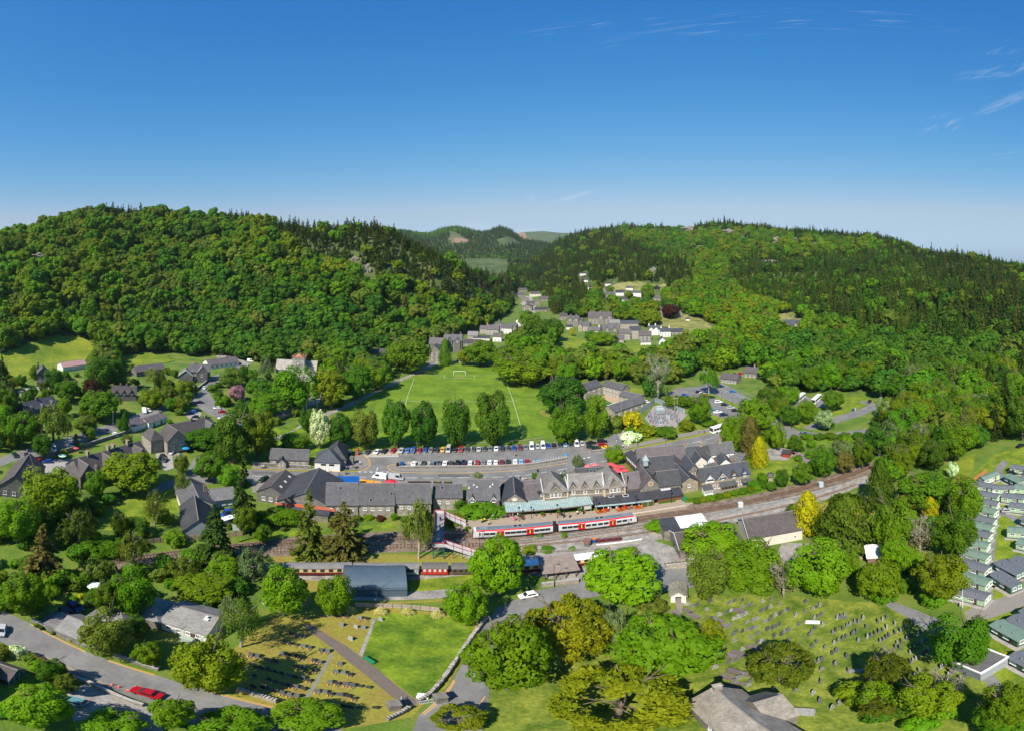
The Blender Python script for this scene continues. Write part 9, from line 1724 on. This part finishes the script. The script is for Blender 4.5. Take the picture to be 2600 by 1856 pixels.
def woods(name,A,srcs,idx,scl,label,cat='wood'):
 """one mass of trees: points on the slope, a tree instanced on each"""
 me=bpy.data.meshes.new(name); me.from_pydata([tuple(v) for v in A[:,:3]],[],[])
 n=len(A); s=me.attributes.new('scl','FLOAT_VECTOR','POINT'); s.data.foreach_set('vector',scl.astype(np.float32).ravel()); k=me.attributes.new('idx','INT','POINT'); k.data.foreach_set('value',idx.astype(np.int32)); r=me.attributes.new('rot','FLOAT','POINT'); r.data.foreach_set('value',g_.uniform(0,6.28,n).astype(np.float32))
 o=link(name,me); tag(o,label,cat,None,'stuff')
 nt=bpy.data.node_groups.new(name,'GeometryNodeTree'); nt.interface.new_socket('Geometry',in_out='INPUT',socket_type='NodeSocketGeometry'); nt.interface.new_socket('Geometry',in_out='OUTPUT',socket_type='NodeSocketGeometry')
 N,L=nt.nodes,nt.links; gi,go=N.new('NodeGroupInput'),N.new('NodeGroupOutput'); ip=N.new('GeometryNodeInstanceOnPoints'); jn=N.new('GeometryNodeJoinGeometry')
 for so in reversed(srcs):
  oi=N.new('GeometryNodeObjectInfo'); oi.inputs['Object'].default_value=so; oi.inputs['As Instance'].default_value=True; L.new(oi.outputs['Geometry'],jn.inputs[0])
 def attr(nm,ty):
  q=N.new('GeometryNodeInputNamedAttribute'); q.data_type=ty; q.inputs['Name'].default_value=nm; return [s for s in q.outputs if s.enabled and s.name == 'Attribute'][0]
 ip.inputs['Pick Instance'].default_value=True; L.new(gi.outputs[0],ip.inputs['Points']); L.new(jn.outputs[0],ip.inputs['Instance']); L.new(attr('idx','INT'),ip.inputs['Instance Index']); L.new(attr('scl','FLOAT_VECTOR'),ip.inputs['Scale'])
 cb=N.new('ShaderNodeCombineXYZ'); L.new(attr('rot','FLOAT'),cb.inputs[2]); er=N.new('FunctionNodeEulerToRotation'); L.new(cb.outputs[0],er.inputs[0]); L.new(er.outputs[0],ip.inputs['Rotation']); L.new(ip.outputs[0],go.inputs[0])
 md=o.modifiers.new('trees','NODES'); md.node_group=nt; return o
rest=~single; left=W_ALL[:,3] < 1300
BR=[lodmesh('round',c,1100,i) for i,c in enumerate(['green','olive','bright','deep','dusk','green','olive','bright'])]; CO=[lodmesh('cone',c,620,i) for i,c in enumerate(['conifer','conifer','larch','conifer','brown'])]; LA=[lodmesh('cone',c,560,i) for i,c in enumerate(['larch','larch','conifer','deep'])]
def patchy(A,s=.012): return np.sin(A[:,0]*s+1.7*np.sin(A[:,1]*s*.7))+np.sin(A[:,1]*s*1.3+A[:,0]*s*.4)
def mass(sel,kind,name,label):
 A=W_ALL[sel].copy(); n=len(A)
 if n == 0: return
 if kind == 'broad':
  w=patchy(A)+g_.normal(0,.9,n); idx=np.digitize(w,[-1.2,-.6,-.1,.3,.8,1.3,1.9]); idx=np.array([3,0,4,5,2,1,6,7])[idx]; rad=A[:,6]*g_.uniform(.9,1.75,n); rz=rad*g_.uniform(.7,1.1,n); A[:,2] += rz*.95+g_.uniform(0,3,n); woods(name,A,BR,idx,np.stack([rad,rad,rz],1),label)
 else:
  src=CO if kind == 'cone' else LA; idx=g_.integers(0,len(src),n);
  if kind == 'cone': idx[(idx == 4) & (g_.uniform(size=n) < .6)]=0
  rad=A[:,6]*g_.uniform(.6,.92,n); rz=rad*np.where(A[:,5] > crest_r(A)-90,g_.uniform(1.3,2.2,n),g_.uniform(2.0,3.0,n)); A[:,2] += rz*.93; woods(name,A,src,idx,np.stack([rad,rad,rz],1),label)
mass(rest & left & ~conif,'broad','broadleaf_wood','mixed green broadleaf wood covering the left hillside'); mass(rest & left & conif,'cone','conifer_wood','dark conifer wood along the top of the left hill')
mass(rest & ~left & ~conif & ~larch,'broad','broadleaf_wood','bright broadleaf wood over the valley floor and right hillside'); mass(rest & ~left & conif,'cone','conifer_wood','dark conifer plantation on the right hillside and its skyline'); mass(rest & ~left & larch,'larch','larch_wood','soft green larch plantation on the lower right hillside')
D_=dist; nd=len(D_); cl=(D_[:,3] > 1140) & (D_[:,3] < 1345) & (D_[:,4] < 622) & (np.sin(D_[:,0]*.01)+np.sin(D_[:,1]*.006) > .3); D_=D_[~cl]; nd=len(D_)
rad=D_[:,6]*g_.uniform(.6,.85,nd); br=(patchy(D_,.006)+g_.normal(0,.4,nd)) > .9; rz=np.where(br,rad*1.0,rad*1.5); D2=D_.copy(); D2[:,2] += rz*.9
FARS=[lodmesh('cone','conifer',260,0),lodmesh('cone','larch',260,1),lodmesh('far','green',220,2)]; woods('distant_wood',D2,FARS,np.where(br,2,g_.integers(0,2,nd)),np.stack([rad,rad,rz],1),'far bluish wood on the hills closing the valley')
# undergrowth hiding bare ground in the valley woods
# ---------------------------------------------------------------- haze
HAZE=4.0e-5
hz=MB().box(-6200,6200,-400,7600,-200,520).mesh('haze',bpy.data.materials.new('haze_air')); hm=hz.materials[0]; hm.use_nodes=True; nt=hm.node_tree
for n in list(nt.nodes): nt.nodes.remove(n)
ou=nt.nodes.new('ShaderNodeOutputMaterial'); vo=nt.nodes.new('ShaderNodeVolumePrincipled'); vo.inputs['Color'].default_value=(.7,.84,1,1); vo.inputs['Density'].default_value=HAZE; vo.inputs['Anisotropy'].default_value=.2; nt.links.new(vo.outputs[0],ou.inputs['Volume'])
if HAZE > 0: tag(link('haze',hz),kind='stuff')
print('TREES',nW,'single',int(single.sum()),'near',len(near),'far',len(far),'dist',nd)
